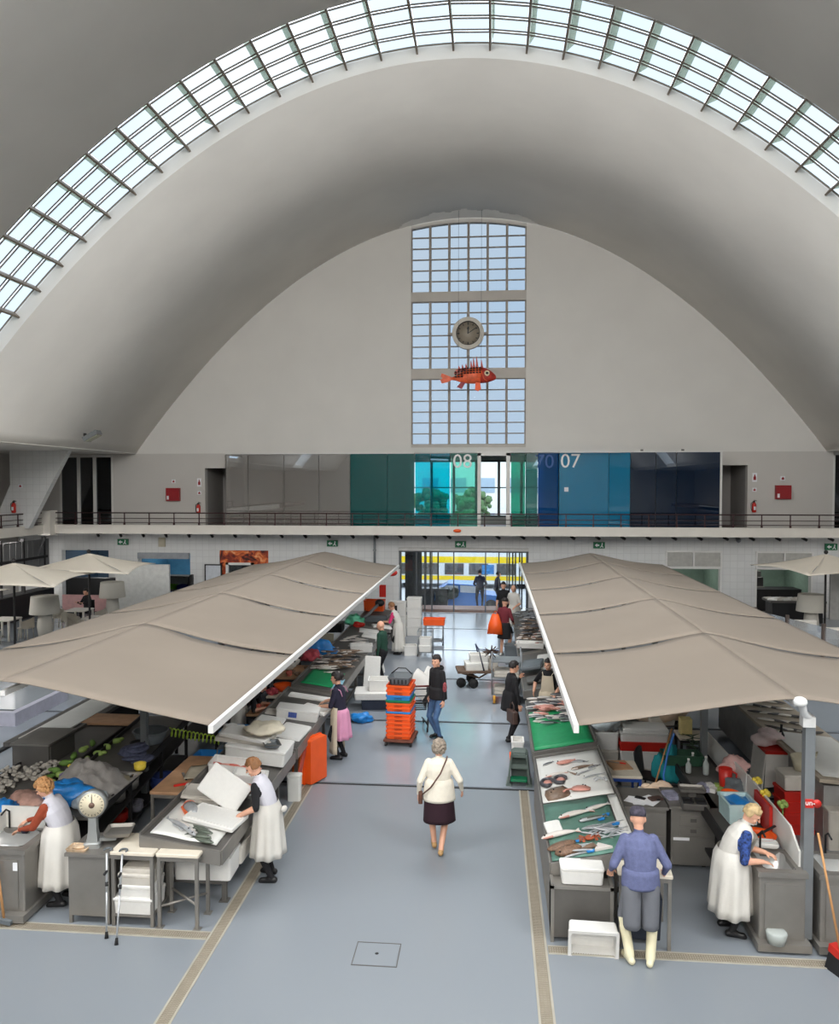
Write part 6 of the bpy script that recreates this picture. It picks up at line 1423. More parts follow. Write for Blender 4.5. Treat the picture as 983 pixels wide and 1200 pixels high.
for i, (x, y, l) in enumerate(((1.1, 9.98, 'blue tag left of the orange crab'), (1.2, 9.66, 'blue tag nearest the steel end cabinet'), (1.44, 10.5, 'blue tag on the greenish fish'), (1.52, 10.62, 'blue tag farthest along the white strip'), (1.6, 10.3, 'blue tag at the inner edge of the dull green mat'))):
    single('blue_tag', MB().obox((0, 0, .012), (.09, .035, .012), (.2, .1, .6)).obox((.03, .02, .014), (.05, .045, .012), (.3, -.2, -.4)), BLUEP, l, 'tag', (x, y, RZ(x)+.025))
styro('small white pack propped at the aisle edge of the dull green mat', .82, 10.42, .84, .2, .26, .06, rot=(R(8), -R(10), R(8)), lid=True, name='foam_pack', cat='pack')
lid('grey slab tray on the third right counter', .98, 19.3, 1.0, .5, .9, .06, rot=(0, -R(10), R(-8)), m=GREYP, name='slab_tray'); styro('empty white tray before the grey bin on the right', 1.05, 21.75, .95, .75, .4, .14, R(-6)); lid('white sheet lid between the right counters', 1.4, 20.3, .98, .5, .6, .04, rot=(0, -R(10), R(-5))); lid('grey flat tray in the middle of the third right counter', 1.05, 18.3, .9, .5, .5, .05, rot=(0, -R(10), 0), m=DSTEEL, name='slab_tray'); lid('bright white lid on the far part of the third right counter', 1.35, 19.6, .96, .4, .9, .04, rot=(0, -R(10), R(4)))
# ------------------------------------------------------------------ near left stall
t = thing('dial_scale', 'grey market scale with a round cream dial on the plain stainless cabinet', 'scale', (-4.97, 9.36, .88), R(12))
ENAM = mat('grey_enamel', (150, 152, 150), .4, .3, .06, 5)
part('base', MB().rr(.2, .22, 0, .07, .03), ENAM, t); part('column', MB().loft([[(sx*w_, sy*d_, z_) for sx, sy in ((-1, -1), (1, -1), (1, 1), (-1, 1))] for z_, w_, d_ in ((.06, .07, .07), (.2, .05, .05), (.42, .045, .045))], smooth=False), ENAM, t)
part('dial_case', MB().cyl((0, -.05, .53), (0, .06, .53), .17, n=28), ENAM, t)
f = part('dial_face', MB().cyl((0, -.056, .53), (0, -.05, .53), .15, n=28), mat('cream_dial', (226, 214, 186), .5, 0, .03, 8), t)
for k in range(20): part('mark', MB().obox((.128*math.sin(k*PI/10), -.058, .53+.128*math.cos(k*PI/10)), (.005, .003, .022), (0, k*PI/10, 0)), BLACKP, f)
part('hub', MB().cyl((0, -.07, .53), (0, -.05, .53), .035, n=14), mat('hub_brown', (110, 84, 70), .5), f); part('pointer', MB().obox((0, -.062, .59), (.008, .004, .11)), BLACKP, f)
part('pan_arm', MB().box(.08, .28, -.03, .03, .06, .1), ENAM, t); part('pan', MB().rr(.34, .34, .12, .17, .04, .02, c=(.3, .06), wall=.012), STEEL, t)
single('fish_tray', MB().rr(.26, .2, 0, .03, .02, .01, wall=.01).ell((0, 0, .03), (.09, .06, .025), 8, 5), mat('mixed_scraps', (196, 170, 140), .6, 0, .5, 12), 'small tray of scraps beside the foot of the dial scale', 'tray', (-5.1, 9.25, .88))
for i, (x0, y0, x1, y1) in enumerate(((-4.56, 8.86, -4.66, 9.09), (-4.38, 8.74, -4.46, 9.08))):
    t = thing('crutch', ('grey forearm crutch leaning on the steel cabinet, the left one', 'grey forearm crutch leaning on the cream topped table, the right one')[i], 'crutch', (x0, y0, 0))
    d = Vector((x1-x0, y1-y0, .9)); P_ = lambda q: tuple(d*q)
    part('shaft', MB().cyl(P_(.06), P_(.62), .012, n=8).cyl(P_(.55), P_(1.02), .014, n=8), mat('crutch_aluminium', (196, 198, 200), .35, .6, .03, 5), t)
    part('rubber_foot', MB().cyl(P_(0), P_(.08), .024, .017, n=8), RUBBER, t); part('grip', MB().cyl(P_(.80), tuple(d*.80+Vector((.02, -.1, .01))), .016, n=8), BLACKP, t); part('collar', MB().cyl(P_(.62), P_(.67), .02, n=8), BLACKP, t)
    part('cuff', MB().tube([tuple(d*1.03+Vector((.045*math.cos(a), .03+.045*math.sin(a), .02))) for a in [R(-30+q*30) for q in range(9)]], .012, 5), GREYP, t)
t = thing('scraper', 'wooden handled scraper leaning on the left sink cabinet', 'tool', (-5.95, 9.02, .02)); part('handle', MB().cyl((-.12, .05, .75), (.0, -.0, .06), .016, n=8), BROOMW, t); part('head', MB().obox((.03, -.01, .04), (.16, .08, .05), (0, .2, 0)), GREYP, t)
t = thing('broom', 'broom with long wooden handle and red head at the right frame edge', 'broom', (3.86, 8.98, 0)); part('handle', MB().cyl((0, 0, .2), (-.14, .32, 1.42), .014, n=8), BROOMW, t); part('head', MB().obox((0, 0, .2), (.1, .26, .09), (.2, 0, .4)), REDP, t)
part('bristles', MB().loft([[(sx*w_*.5, sy*.13, z_) for sx, sy in ((-1, -1), (1, -1), (1, 1), (-1, 1))] for z_, w_ in ((0, .2), (.16, .1))], smooth=False), BLACKP, t, rot=(0, 0, .4))
# things on and under the dark bench
t = thing('grey_tub', 'round grey tub on the dark bench of the left stall', 'tub', (-5.85, 13.0, .97)); part('tub', MB().lathe([(.18, 0), (.27, .2), (.29, .2), (.2, 0)], n=20, cap0=False, cap1=False).lathe([(.18, 0), (.18, .012)], n=20), GREYP, t); part('rim', MB().lathe([(.27, .195), (.3, .195), (.3, .215), (.27, .215)], n=20, cap0=False, cap1=False), GREYP, t)
b = MB()
for k in range(9): b.ell((rnd.uniform(-.14, .14), rnd.uniform(-.1, .1), .04+.02*k), (.2, .16, .04), 10, 6, (rnd.uniform(-.2, .2), rnd.uniform(-.2, .2), k))
single('folded_cloths', b, mat('blue_plaid_cloth', (72, 76, 98), .9, 0, .5, 22), 'crumpled dark plaid cloths on the dark bench before the grey tub', 'cloth', (-5.72, 12.15, .96))
b = MB().grid(lambda u, v: (-.55+1.1*u, -.6+1.2*v, .05+(.34*math.sin(PI*u)**.7*math.sin(PI*v)**.7+.16*noise.noise(Vector((u*3, v*3, 1)))-.16*abs(noise.noise(Vector((u*6, v*6, 4))))-.06*abs(noise.noise(Vector((u*14, v*14, 9)))))*min(1, 6*u, 6*(1-u), 6*v, 6*(1-v))), 40, 40, .01)
single('plastic_sheet', b, mat('grey_plastic_sheet', (150, 146, 142), .35, 0, .2, 6, .4, 20), 'grey plastic sheet draped over a heap on the dark bench', 'sheet', (-5.9, 11.0, .93))
bag('blue plastic bag heap on the dark bench behind the curly haired woman', -5.95, 10.45, .96, .34, BLUEBAG, 16, .55)
bag('pale clear bag beside the blue bag heap', -5.55, 10.35, .96, .2, mat('clear_bag', (190, 200, 204), .25, 0, .15, 10))
bag('purple grey bag at the edge of the plastic sheet', -6.35, 11.3, .9, .16, mat('mauve_bag', (128, 116, 150), .4, 0, .2, 10))
VEG = [mat('leaf_green', (104, 140, 62), .6, 0, .3, 10), mat('light_leaf', (150, 176, 92), .6, 0, .2, 10), mat('lemon_yellow', (226, 200, 70), .5, 0, .15, 10)]
for k in range(14):
    single('vegetable', MB().ell((0, 0, .05), (.09, .05, .05), 8, 6).ell((.08, .02, .06), (.06, .04, .03), 7, 5), VEG[k % 3 if k % 5 == 0 else k % 2], 'green vegetable in the row along the back of the sorting bench', 'vegetable', (-6.62+.18*math.sin(3*k), 10.9+.16*k, .93), (0, 0, rnd.uniform(0, 3)), group='vegetables along the sorting bench')
bag('pinkish pile of wrappings left of the curly haired woman', -6.45, 10.3, .92, .3, mat('pinkish_scraps', (190, 150, 136), .8, 0, .5, 7), sq=.45, name='wrapping_pile', cat='wrapping'); bag('blue and white bundle at the left end of the sorting bench', -6.55, 9.95, .93, .22, BLUEBAG)
for i, (x, y, z, r_, m, l) in enumerate(((-5.72, 11.55, .22, .14, REDP, 'red pot on the lower shelf of the dark bench'), (-5.65, 11.95, .22, .13, mat('patterned_bowl', (120, 120, 130), .4, 0, .6, 14), 'patterned pot beside the red pot on the lower shelf'), (-5.72, 11.9, .59, .15, STEEL, 'steel pot on the upper shelf of the dark bench'), (-5.68, 11.4, .59, .13, STEEL, 'second steel pot on the upper shelf of the dark bench'), (-5.9, 12.6, .97, .12, BLACKP, 'black pan on the dark bench before the plaid cloths'), (-5.45, 11.72, .97, .09, VEG[2], 'yellow bowl on the dark bench'), (-5.6, 12.9, .22, .2, mat('cobalt_tub', (40, 60, 120), .5), 'blue tub on the lower shelf of the dark bench'))):
    t = thing('pot', l, 'pot', (x, y, z)); part('body', MB().lathe([(r_*.8, 0), (r_, r_*.3), (r_, r_*1.1), (r_*.92, r_*1.1), (r_*.9, r_*.3), (r_*.6, .02)], n=16), m, t); part('rim', MB().lathe([(r_*.9, r_*1.08), (r_*1.06, r_*1.08), (r_*1.06, r_*1.14), (r_*.9, r_*1.14)], n=16, cap0=False, cap1=False), m, t)
single('coiled_hose', MB().tube([(-.45+.9*k/130, .06*math.sin(k*.62)-.02*k/130, .09+.07*math.cos(k*.62)-.12*k/130) for k in range(131)], .011, 5), mat('lime_hose', (170, 200, 60), .4), 'lime green coiled hose from the grey tub to the blue basket', 'hose', (-5.12, 13.15, 1.02))
t = thing('wire_chair', 'wire chair holding a blue basket behind the dark bench', 'chair', (-5.0, 13.45, 0))
for sx in (-1, 1):
    for sy in (-1, 1): part('leg', MB().cyl((sx*.2, sy*.2, 0), (sx*.18, sy*.18, .46), .012, n=6), GREYMET, t)
part('seat', MB().box(-.2, .2, -.2, .2, .45, .47), IRON, t); part('backrest', MB().tube([(.2, -.2, .46), (.24, -.18, .8), (.24, .18, .8), (.2, .2, .46)], .012), GREYMET, t)
crate('blue basket on the wire chair', -5.0, 13.45, .475, .42, .34, .18, BLUEP, ribs=0, name='basket')
t = thing('kitchen_knife', 'knife lying on the worn wooden board', 'knife', (-4.66, 11.55, .932), R(30)); part('blade', MB().box(-.02, .02, 0, .22, 0, .008), STEEL, t); part('handle', MB().box(-.015, .015, -.12, 0, 0, .02), BLACKP, t)
single('red_handled_tool', MB().rr(.05, .22, 0, .025, .02), REDP, 'red handled tool lying on the worn wooden board', 'tool', (-4.6, 11.25, .932), (0, 0, R(-55))); single('stained_paper', MB().grid(lambda u, v: (-.24+.48*u, -.3+.6*v, .01+.01*math.sin(7*u+4*v)), 8, 8, .004), mat('stained_paper', (176, 166, 146), .85, 0, .15, 6), 'stained paper sheet on the inner end of the wooden board', 'paper', (-4.45, 11.75, .95), (0, 0, R(10)))
for x, y, z, l in ((-4.65, 15.72, .822, 'piece of orange fish cut before the bent person'), (-4.62, 18.25, .955, 'brown fish offcut on the third board table')):
    for k in range(9): single('fish_cut', MB().ell((0, 0, .04), (.07, .055, .045), 8, 5), [F_ORG, F_RED, F_BRWN][k % 3] if z < .9 else [F_BRWN, F_RED, F_SPK][k % 3], l, 'fish scrap', (x+rnd.uniform(-.17, .17), y+rnd.uniform(-.2, .2) * (1 if z < .9 else 2), z), (0, 0, k), group=l)
t = thing('orange_bowl', 'orange plastic bowl on the small table behind the second left counter', 'bowl', (-4.62, 17.1, .822)); part('bowl', MB().lathe([(.1, 0), (.2, .14), (.21, .14), (.17, .04), (.08, .015)], n=20), ORANGE, t); part('rim', MB().lathe([(.195, .135), (.22, .135), (.22, .15), (.195, .15)], n=20, cap0=False, cap1=False), ORANGE, t)
bag('pink red bundle beside the orange plastic bowl', -4.78, 16.78, .822, .14, mat('pink_red_bag', (206, 84, 96)))
styro('blue tray with white crumpled wrap at the inner edge of the second left counter', -4.62, 13.75, .95, .42, .5, .06, 0, m=BLUEP, name='tray', cat='tray'); bag('white crumpled wrap in the blue tray', -4.62, 13.75, .97, .2, WPLAS, sq=.4)
for i, (x, y, w_, l) in enumerate(((-7.35, 10.6, .3, 'light heap of shells on the outer left bench'), (-7.3, 11.3, .25, 'second heap of shells on the outer left bench'), (-7.0, 11.6, .2, 'grey tray heap on the sorting bench'))):
    b = MB()
    for k in range(60): b.ell((rnd.uniform(-w_, w_), rnd.uniform(-.4, .4), rnd.uniform(.02, .1)), (.05, .036, .025), 6, 4, (rnd.uniform(-.6, .6), rnd.uniform(-.6, .6), k))
    o = single('shell_heap', b, mat('grey_shells', (176, 170, 160), .7, 0, .3, 10), l, 'shells', (x, y, .9)); o['kind'] = 'stuff'
# boxes and clutter filling the shade under both canopies
for i in range(20):
    lft = i < 11; k = i if lft else i-11
    x = (-5.9 if lft else 3.0) + rnd.uniform(-.2, .2); y = (15.3 + k*1.05 if lft else 15.0+k*.62)
    styro(f'{["white","dusty white"][i % 2]} box on the shaded bench under the {"left" if lft else "right"} canopy, {["first","second","third","fourth","fifth","sixth","seventh","eighth","ninth","tenth","eleventh"][k]} from the near end',
          x, y, .955, .5, .42, rnd.uniform(.16, .34), rnd.uniform(-.2, .2), m=[STYRO, DSTYRO][i % 2], lid=bool(i % 3))
t = thing('shade_table', 'dark frame table with kettle under the left canopy edge', 'table', (-7.15, 14.3, 0)); part('top', MB().box(-.5, .5, -.3, .3, .92, .96), WOODB, t)
for sx in (-1, 1):
    for sy in (-1, 1): part('leg', MB().box(sx*.46-.02, sx*.46+.02, sy*.26-.02, sy*.26+.02, 0, .92), IRON, t)
part('shelf', MB().box(-.46, .46, -.26, .26, .4, .43), IRON, t)
styro('beige box on the shelf of the dark frame table', -7.1, 14.3, .432, .6, .4, .3, 0, m=mat('beige_case', (190, 182, 160)), lid=True)
# ------------------------------------------------------------------ near right stall
for k in range(6): single('paper_sheet', MB().box(-.15, .15, -.1, .1, 0, .002), PAPER, ('white paper sheet on the low cabinet, lowest of the spread', 'paper sheet on the low cabinet, second of the spread', 'paper sheet on the low cabinet, third of the spread', 'paper sheet on the low cabinet, fourth of the spread', 'paper sheet on the low cabinet, fifth of the spread', 'paper sheet on the low cabinet, topmost of the spread')[k], 'paper', (2.05+.04*k, 11.35+.05*math.sin(2*k), .902+.0025*k), (0, 0, R(-30+17*k)))
t = thing('wallet', 'dark leather wallet on the papers of the low cabinet', 'wallet', (2.33, 11.4, .918), R(20)); part('flap', MB().rr(.2, .13, 0, .025, .02), mat('dark_brown_leather', (78, 60, 54)), t); part('clasp', MB().box(-.02, .02, -.075, -.06, .005, .03), BLACKP, t)
single('phone', MB().rr(.075, .15, 0, .012, .012), BLACKP, 'black phone on the papers of the low cabinet', 'phone', (2.12, 11.42, .918), (0, 0, R(60)))
t = thing('counter_scale', 'grey scale with a shallow pan on the drawer cabinet', 'scale', (2.83, 11.3, .9), R(-3)); part('body', MB().rr(.36, .42, 0, .08, .03), DSTEEL, t); part('pan', MB().rr(.36, .24, .16, .2, .02, .01, c=(0, .12), wall=.012), STEEL, t); part('pan_stand', MB().box(-.05, .05, .07, .17, .08, .16), DSTEEL, t)
part('compartment', MB().rr(.14, .18, .08, .11, .01, wall=.01, c=(-.1, -.1)).rr(.14, .18, .08, .11, .01, wall=.01, c=(.08, -.1)), BLACKP, t)
b = MB()
for k in range(10): b.ell((rnd.uniform(-.16, .16), rnd.uniform(-.1, .1), rnd.uniform(.03, .1)), (.09, .07, .05), 8, 5)
single('cloth_pile', b, mat('cream_pink_cloth', (222, 196, 170), .85, 0, .25, 8), 'cream and pink cloth heap behind the drawer cabinet', 'cloth', (2.5, 12.15, .75)); table('stand', 'low stand under the cream cloth heap', 'table', 2.5, 12.15, .5, .4, .74, braces=False)
single('clear_pack', MB().box(-.09, .09, -.13, .13, 0, .05), mat('magazine_print', (150, 150, 170), .5, 0, .5, 10), 'printed pack on the left of the drawer cabinet top', 'pack', (2.58, 11.55, .902), (0, 0, .2))
crate('pale box with bright blue gel beside the right sink', 3.3, 10.85, .92, .38, .46, .26, mat('pale_aqua_plastic', (196, 222, 222), .4), R(3), ribs=0, name='fish_box')
single('blue_gel', MB().grid(lambda u, v: (-.17+.34*u, -.2+.4*v, .02*math.sin(9*u+3*v)), 10, 10, .02), BLUEBAG, 'bright blue liner filling the pale box', 'liner', (3.3, 10.85, 1.15), (0, 0, R(3)))
t = thing('red_jug', 'tall red jug behind the pale box', 'jug', (3.42, 11.85, .94)); part('body', MB().lathe([(.08, 0), (.1, .3), (.09, .3), (.07, .02)], n=16), REDP, t); part('handle', MB().tube([(.09, 0, .26), (.16, 0, .22), (.15, 0, .1), (.085, 0, .06)], .012), REDP, t)
single('orange_tub', MB().lathe([(.1, 0), (.13, .12), (.12, .12), (.09, .015)], n=16), ORANGE, 'orange tub in front of the red jug', 'tub', (3.36, 11.4, .94))
t = thing('orange_dish', 'orange dish with a knife across it by the right sink', 'dish', (3.36, 10.18, .93)); part('dish', MB().lathe([(.12, 0), (.2, .07), (.21, .07), (.12, .015)], n=20), ORANGE, t); part('knife', MB().obox((.06, 0, .1), (.36, .03, .015), (0, -.3, .4)), IRON, t)
styro('small white foam tray at the hands of the ash blonde woman', 3.36, 9.98, .94, .3, .16, .06, R(-8), lid=True, name='foam_tray', cat='tray')
for i, (x, y, m, l) in enumerate(((3.72, 10.4, VEG[1], 'yellow green flower standing behind the splash board'), (3.62, 10.75, VEG[2], 'yellow orange flower by the red stem'), (3.66, 11.2, VEG[2], 'yellow flower farthest along the splash board'))):
    t = thing('flower', l, 'flower', (x, y, .95)); part('stem', MB().cyl((0, 0, 0), (0, 0, .32), .01, n=6), VEG[0], t)
    for k in range(6): part('petal', MB().ell((.04*math.cos(k*1.05), .04*math.sin(k*1.05), .34+.03*(k % 2)), (.035, .028, .035), 7, 5), m, t)
single('red_edge', MB().box(-.02, .02, -.3, .3, 0, .36), REDP, 'red edged panel standing behind the pale box', 'panel', (3.56, 10.65, .92)); bag('pink cloth hanging over the splash board', 3.62, 12.1, 1.1, .22, mat('dusty_pink_cloth', (206, 166, 160), .85, 0, .15, 9)); bag('dark grey bag under the pink cloth', 3.58, 11.7, .9, .22, GREYP)
for i, (x, y, h_, l) in enumerate(((3.05, 12.5, .2, 'clear bottle left of the tall one on the middle bench'), (3.3, 12.45, .26, 'tall clear bottle on the middle bench'), (3.2, 12.85, .18, 'short bottle at the back of the middle bench'))):
    t = thing('bottle', l, 'bottle', (x, y, .92)); part('body', MB().lathe([(.04, 0), (.045, .02), (.045, h_*.65), (.018, h_*.85), (.018, h_)], n=12), mat('bottle_plastic', (170, 176, 172), .15, 0, .05, 8), t); part('cap', MB().cyl((0, 0, h_), (0, 0, h_+.025), .02, n=10), WPLAS, t)
crate('dark green crate on the middle bench', 3.05, 12.95, .92, .6, .34, .16, mat('bottle_green_crate', (40, 76, 56), .5), 0, ribs=0)
t = thing('potted_plant', 'dark leafy plant on the middle bench of the right stall', 'plant', (3.3, 13.3, .92)); part('pot', MB().lathe([(.07, 0), (.1, .14), (.09, .14)], n=12), BLACKP, t)
b = MB()
for k in range(18): a = k*2.4; b.prism([(0, -.02), (.16+.03*(k % 3), 0), (0, .02)], 'z', .14+.012*k, .146+.012*k); b.v[-6:] = [(p[0]*math.cos(a)-p[1]*math.sin(a), p[0]*math.sin(a)+p[1]*math.cos(a), p[2]) for p in b.v[-6:]]
part('leaves', b, mat('dark_leaf', (52, 74, 44), .6, 0, .3, 10), t)
bag('teal cloth hanging beside the middle bench', 2.8, 12.95, .6, .2, mat('teal_cloth', (22, 130, 136), .8, 0, .15, 8), 12, 2.0); bag('pale grey green bag on the white boxes', 2.2, 14.6, 1.06, .2, mat('sage_bag', (120, 150, 150), .5, 0, .2, 8)); bag('clear bag of ice on the first stack of white boxes', 2.05, 14.45, .96, .26, mat('clear_bag', (190, 200, 204)))
single('blue_hose', MB().tube([(0, 0, 1.5), (-.12, -.1, 1.2), (-.2, -.2, .9), (-.15, -.3, .5), (0, -.35, .1)], .016, 6), mat('hose_blue', (40, 110, 190), .4), 'blue hose hanging before the teal cloth', 'hose', (2.85, 12.6, 0))
t = thing('mop', 'long handled mop leaning against the middle bench', 'mop', (2.45, 12.75, 0)); part('handle', MB().cyl((0, 0, .1), (.42, .1, 1.5), .014, n=8), BROOMW, t); part('head', MB().ell((0, 0, .07), (.12, .1, .07), 10, 6), NAVY, t)
t = thing('chair', 'dark plastic chair inside the right stall', 'chair', (2.72, 13.6, 0), R(60)); part('seat', MB().rr(.42, .42, .43, .46, .04), BLACKP, t); part('backrest', MB().grid(lambda u, v: (-.2+.4*u, .2+.06*v, .47+.45*v-.06*(2*u-1)**2), 8, 6, .02), mat('dark_grey_shell', (62, 66, 68), .5), t)
for sx in (-1, 1):
    for sy in (-1, 1): part('leg', MB().cyl((sx*.2, sy*.2, 0), (sx*.17, sy*.17, .43), .014, n=6), IRON, t)
single('wood_board', MB().rr(.34, .4, 0, .02, .01), WOODB, 'brown wooden board on the blue legged side table', 'board', (2.1, 13.2, .752), (0, 0, .2)); t = thing('kitchen_knife', 'knife on the brown wooden board', 'knife', (2.12, 13.25, .774), R(70)); part('blade', MB().box(-.015, .015, 0, .2, 0, .006), STEEL, t); part('handle', MB().box(-.012, .012, -.1, 0, 0, .018), REDP, t)
for i, (x, z, w_, l, m) in enumerate(((2.06, 0, .42, 'lowest white box of the stack right of the bright green counter', STYRO), (2.06, .32, .42, 'second white box of the stack right of the bright green counter', DSTYRO), (2.06, .64, .42, 'top white box of the stack right of the bright green counter', STYRO), (2.72, 0, .84, 'lowest long white box under the red crate', DSTYRO), (2.72, .32, .84, 'second long white box under the red crate', STYRO), (2.72, .8, .84, 'long white box on top of the red crate', STYRO))):
    styro(l, x, 14.55, z, w_, .5, .31 if i < 5 else .17, 0, lid=i != 2, m=m)
crate('long red crate between the white boxes', 2.72, 14.55, .635, .86, .52, .16, REDP, ribs=0); lid('white lid on top of the long white boxes', 2.75, 14.55, .975, .8, .48, .05)
bag('cream padded cloth on the bench behind the long white boxes', 3.15, 15.1, .95, .4, mat('cream_pink_cloth', (222, 196, 170)), 14, .7); single('carton', MB().rr(.2, .2, 0, .28, .01), mat('carton_print', (226, 206, 140), .7, 0, .15, 8), 'small yellow and white carton by the cream padded cloth', 'carton', (3.45, 14.4, .95)); table('stand', 'dark stand beside the grey counter panel under the yellow carton', 'table', 3.55, 14.4, .5, .5, .94, braces=False, leg=IRON)
for k, (z_, l) in enumerate(((0, 'lowest red crate of the stack behind the grey post'), (.17, 'second red crate of the stack behind the grey post'), (.34, 'third red crate of the stack behind the grey post'), (.51, 'top red crate of the stack behind the grey post'))): crate(l, 4.72, 12.7, z_, .5, .4, .165, REDP, R(5), ribs=0)
styro('white box on the red crate stack behind the grey post', 4.72, 12.7, .69, .48, .38, .24, R(5), lid=True, m=DSTYRO); styro('white box beside the red crate stack', 5.15, 12.2, 0, .4, .4, .6, 0, lid=True, m=DSTYRO)
t = thing('beige_basket', 'beige two handled basket on the white box behind the grey post', 'basket', (4.85, 12.75, .935)); part('tub', MB().lathe([(.12, 0), (.18, .22), (.17, .22), (.11, .015)], n=18), mat('beige_rubber', (206, 198, 172), .6), t); part('handle', MB().tube([(.17, -.06, .21), (.22, 0, .29), (.17, .06, .21)], .012), mat('beige_rubber', (206, 198, 172)), t)
t = thing('cloth_table', 'table covered with a white cloth and red rim before the outer right counter', 'table', (4.95, 13.95, 0)); part('top', MB().box(-.36, .36, -.3, .3, .86, .92), REDP, t); part('cloth', MB().prism([(-.38, .3), (-.36, .87), (.37, .87), (.38, .42)], 'y', -.33, -.315).prism([(-.4, .25), (-.36, .87), (-.37, .87), (-.43, .25)], 'y', -.32, .3), WHITEC, t)
for sx in (-1, 1):
    for sy in (-1, 1): part('leg', MB().box(sx*.32-.02, sx*.32+.02, sy*.26-.02, sy*.26+.02, 0, .86), IRON, t)
bag('white and pink bag on the red rimmed table', 4.75, 14.0, .925, .24, mat('white_pink_bag', (226, 206, 204), .6, 0, .12, 8)); t = thing('bottle', 'dark bottle on the red rimmed table', 'bottle', (5.0, 14.1, .925)); part('body', MB().lathe([(.05, 0), (.055, .14), (.02, .22), (.02, .3)], n=12), BLACKP, t); part('neck', MB().cyl((0, 0, .3), (0, 0, .32), .022, n=10), BLACKP, t)
single('glass_jar', MB().lathe([(.1, 0), (.12, .12), (.1, .14)], n=14), mat('bottle_plastic', (170, 176, 172)), 'clear jar in the foot tray of the right sink cabinet', 'jar', (3.28, 9.3, .12))
styro('small grey box at the edge of the narrow dark framed table', 5.4, 11.6, .91, .4, .3, .12, 0, m=DSTYRO)
for k in range(8): single('packet', MB().box(-.06, .06, -.045, .045, 0, .06), [mat('magazine_print', (150, 150, 170)), WPLAS, VEG[1], mat('carton_print', (226, 206, 140))][k % 4], 'small packet among the jumble behind the counter scale', 'packet', (3.1+.12*(k % 4), 11.75+.16*(k//4), .92), (0, 0, k), group='packets behind the counter scale')
# ------------------------------------------------------------------ cafes at both sides
area_light('added_gallery_fill', (-19.4, 26, 3.3), (0, R(-25), 0), 1.0, 9, 520); area_light('added_gallery_fill', (17.6, 28, 3.3), (0, R(25), 0), 1.0, 9, 240)  # broad fill lights added under both galleries to brighten the cafes
UMB = mat('cream_umbrella_fabric', (228, 218, 202), .85, 0, .04, 2)
def umbrella(label, x, y, z, half, m=UMB, rz=0):
    t = thing('parasol', label, 'parasol', (x, y, 0), rz)
    part('pole', MB().cyl((0, 0, .05), (0, 0, z), .035, n=10), IRON, t); part('base', MB().rr(.6, .6, 0, .08, .04), IRON, t)
    corners = [(-half, -half), (half, -half), (half, half), (-half, half)]
    for k in range(4):
        a, b = corners[k], corners[(k+1) % 4]
        def fn(u, v, a=a, b=b):
            px, py = a[0]+(b[0]-a[0])*u, a[1]+(b[1]-a[1])*u
            return (px*v*(1-.06*math.sin(PI*u)), py*v*(1-.06*math.sin(PI*u)), z - (.52 + .0*u)*v**1.1 - .07*math.sin(PI*v)*(1-.6*math.sin(PI*u)) + .07*math.sin(PI*u)*v)
        part('canopy_panel', MB().grid(fn, 10, 8, .012), m, t)
    part('finial', MB().ell((0, 0, z+.06), (.07, .07, .07), 10, 6), IRON, t)
    for a in corners: part('rib', MB().cyl((0, 0, z-.1), (a[0]*.98, a[1]*.98, z-.54), .014, n=5), GREYMET, t)
umbrella('cream square umbrella farthest back on the left, by the blue shop', -13.4, 25.2, 3.12, 1.75, rz=R(10)); umbrella('cream square umbrella in the middle of the left three', -14.2, 22.3, 3.08, 1.8, rz=R(10)); umbrella('cream square umbrella cut by the left frame edge', -14.6, 18.6, 3.05, 1.7, rz=R(10))
umbrella('beige square umbrella at the right frame edge before the green shop', 11.3, 28.0, 3.05, 1.75, rz=R(12))
def big_lamp(label, x, y):
    t = thing('giant_lamp', label, 'lamp', (x, y, 0)); LM = mat('grey_white_lamp', (186, 182, 172), .7, 0, .03, 4)
    part('base', MB().lathe([(.2, 0), (.26, .5), (.22, .9), (.16, 1.0)], n=20), LM, t); part('shade', MB().lathe([(.50, .95), (.44, 1.55), (.42, 1.55), (.48, .95)], n=28, cap0=False, cap1=False), LM, t); part('shade_top', MB().lathe([(.43, 1.5), (.43, 1.52)], n=28), LM, t)
big_lamp('giant grey white floor lamp nearest the left frame edge', -15.45, 26.0); big_lamp('giant grey white floor lamp beside the pink panel on the left', -15.0, 30.0); big_lamp('giant grey white floor lamp under the right umbrella', 11.2, 28.9)
def tub_chair(label, x, y, rz):
    t = thing('cafe_chair', label, 'chair', (x, y, 0), rz, 'grey white cafe chairs on the left'); CM = mat('cafe_chair_shell', (190, 184, 172), .5, 0, .03, 4)
    part('seat', MB().rr(.46, .44, .42, .46, .08), CM, t)
    part('backrest', MB().grid(lambda u, v: (.27*math.sin((u-.5)*3.4), -.02-.25*math.cos((u-.5)*3.4), .45+.36*v*(1-.35*abs(2*u-1))), 12, 5, .02), CM, t)
    for sx in (-1, 1):
        for sy in (-1, 1): part('leg', MB().cyl((sx*.2, sy*.18, 0), (sx*.16, sy*.15, .42), .016, n=6), CM, t)
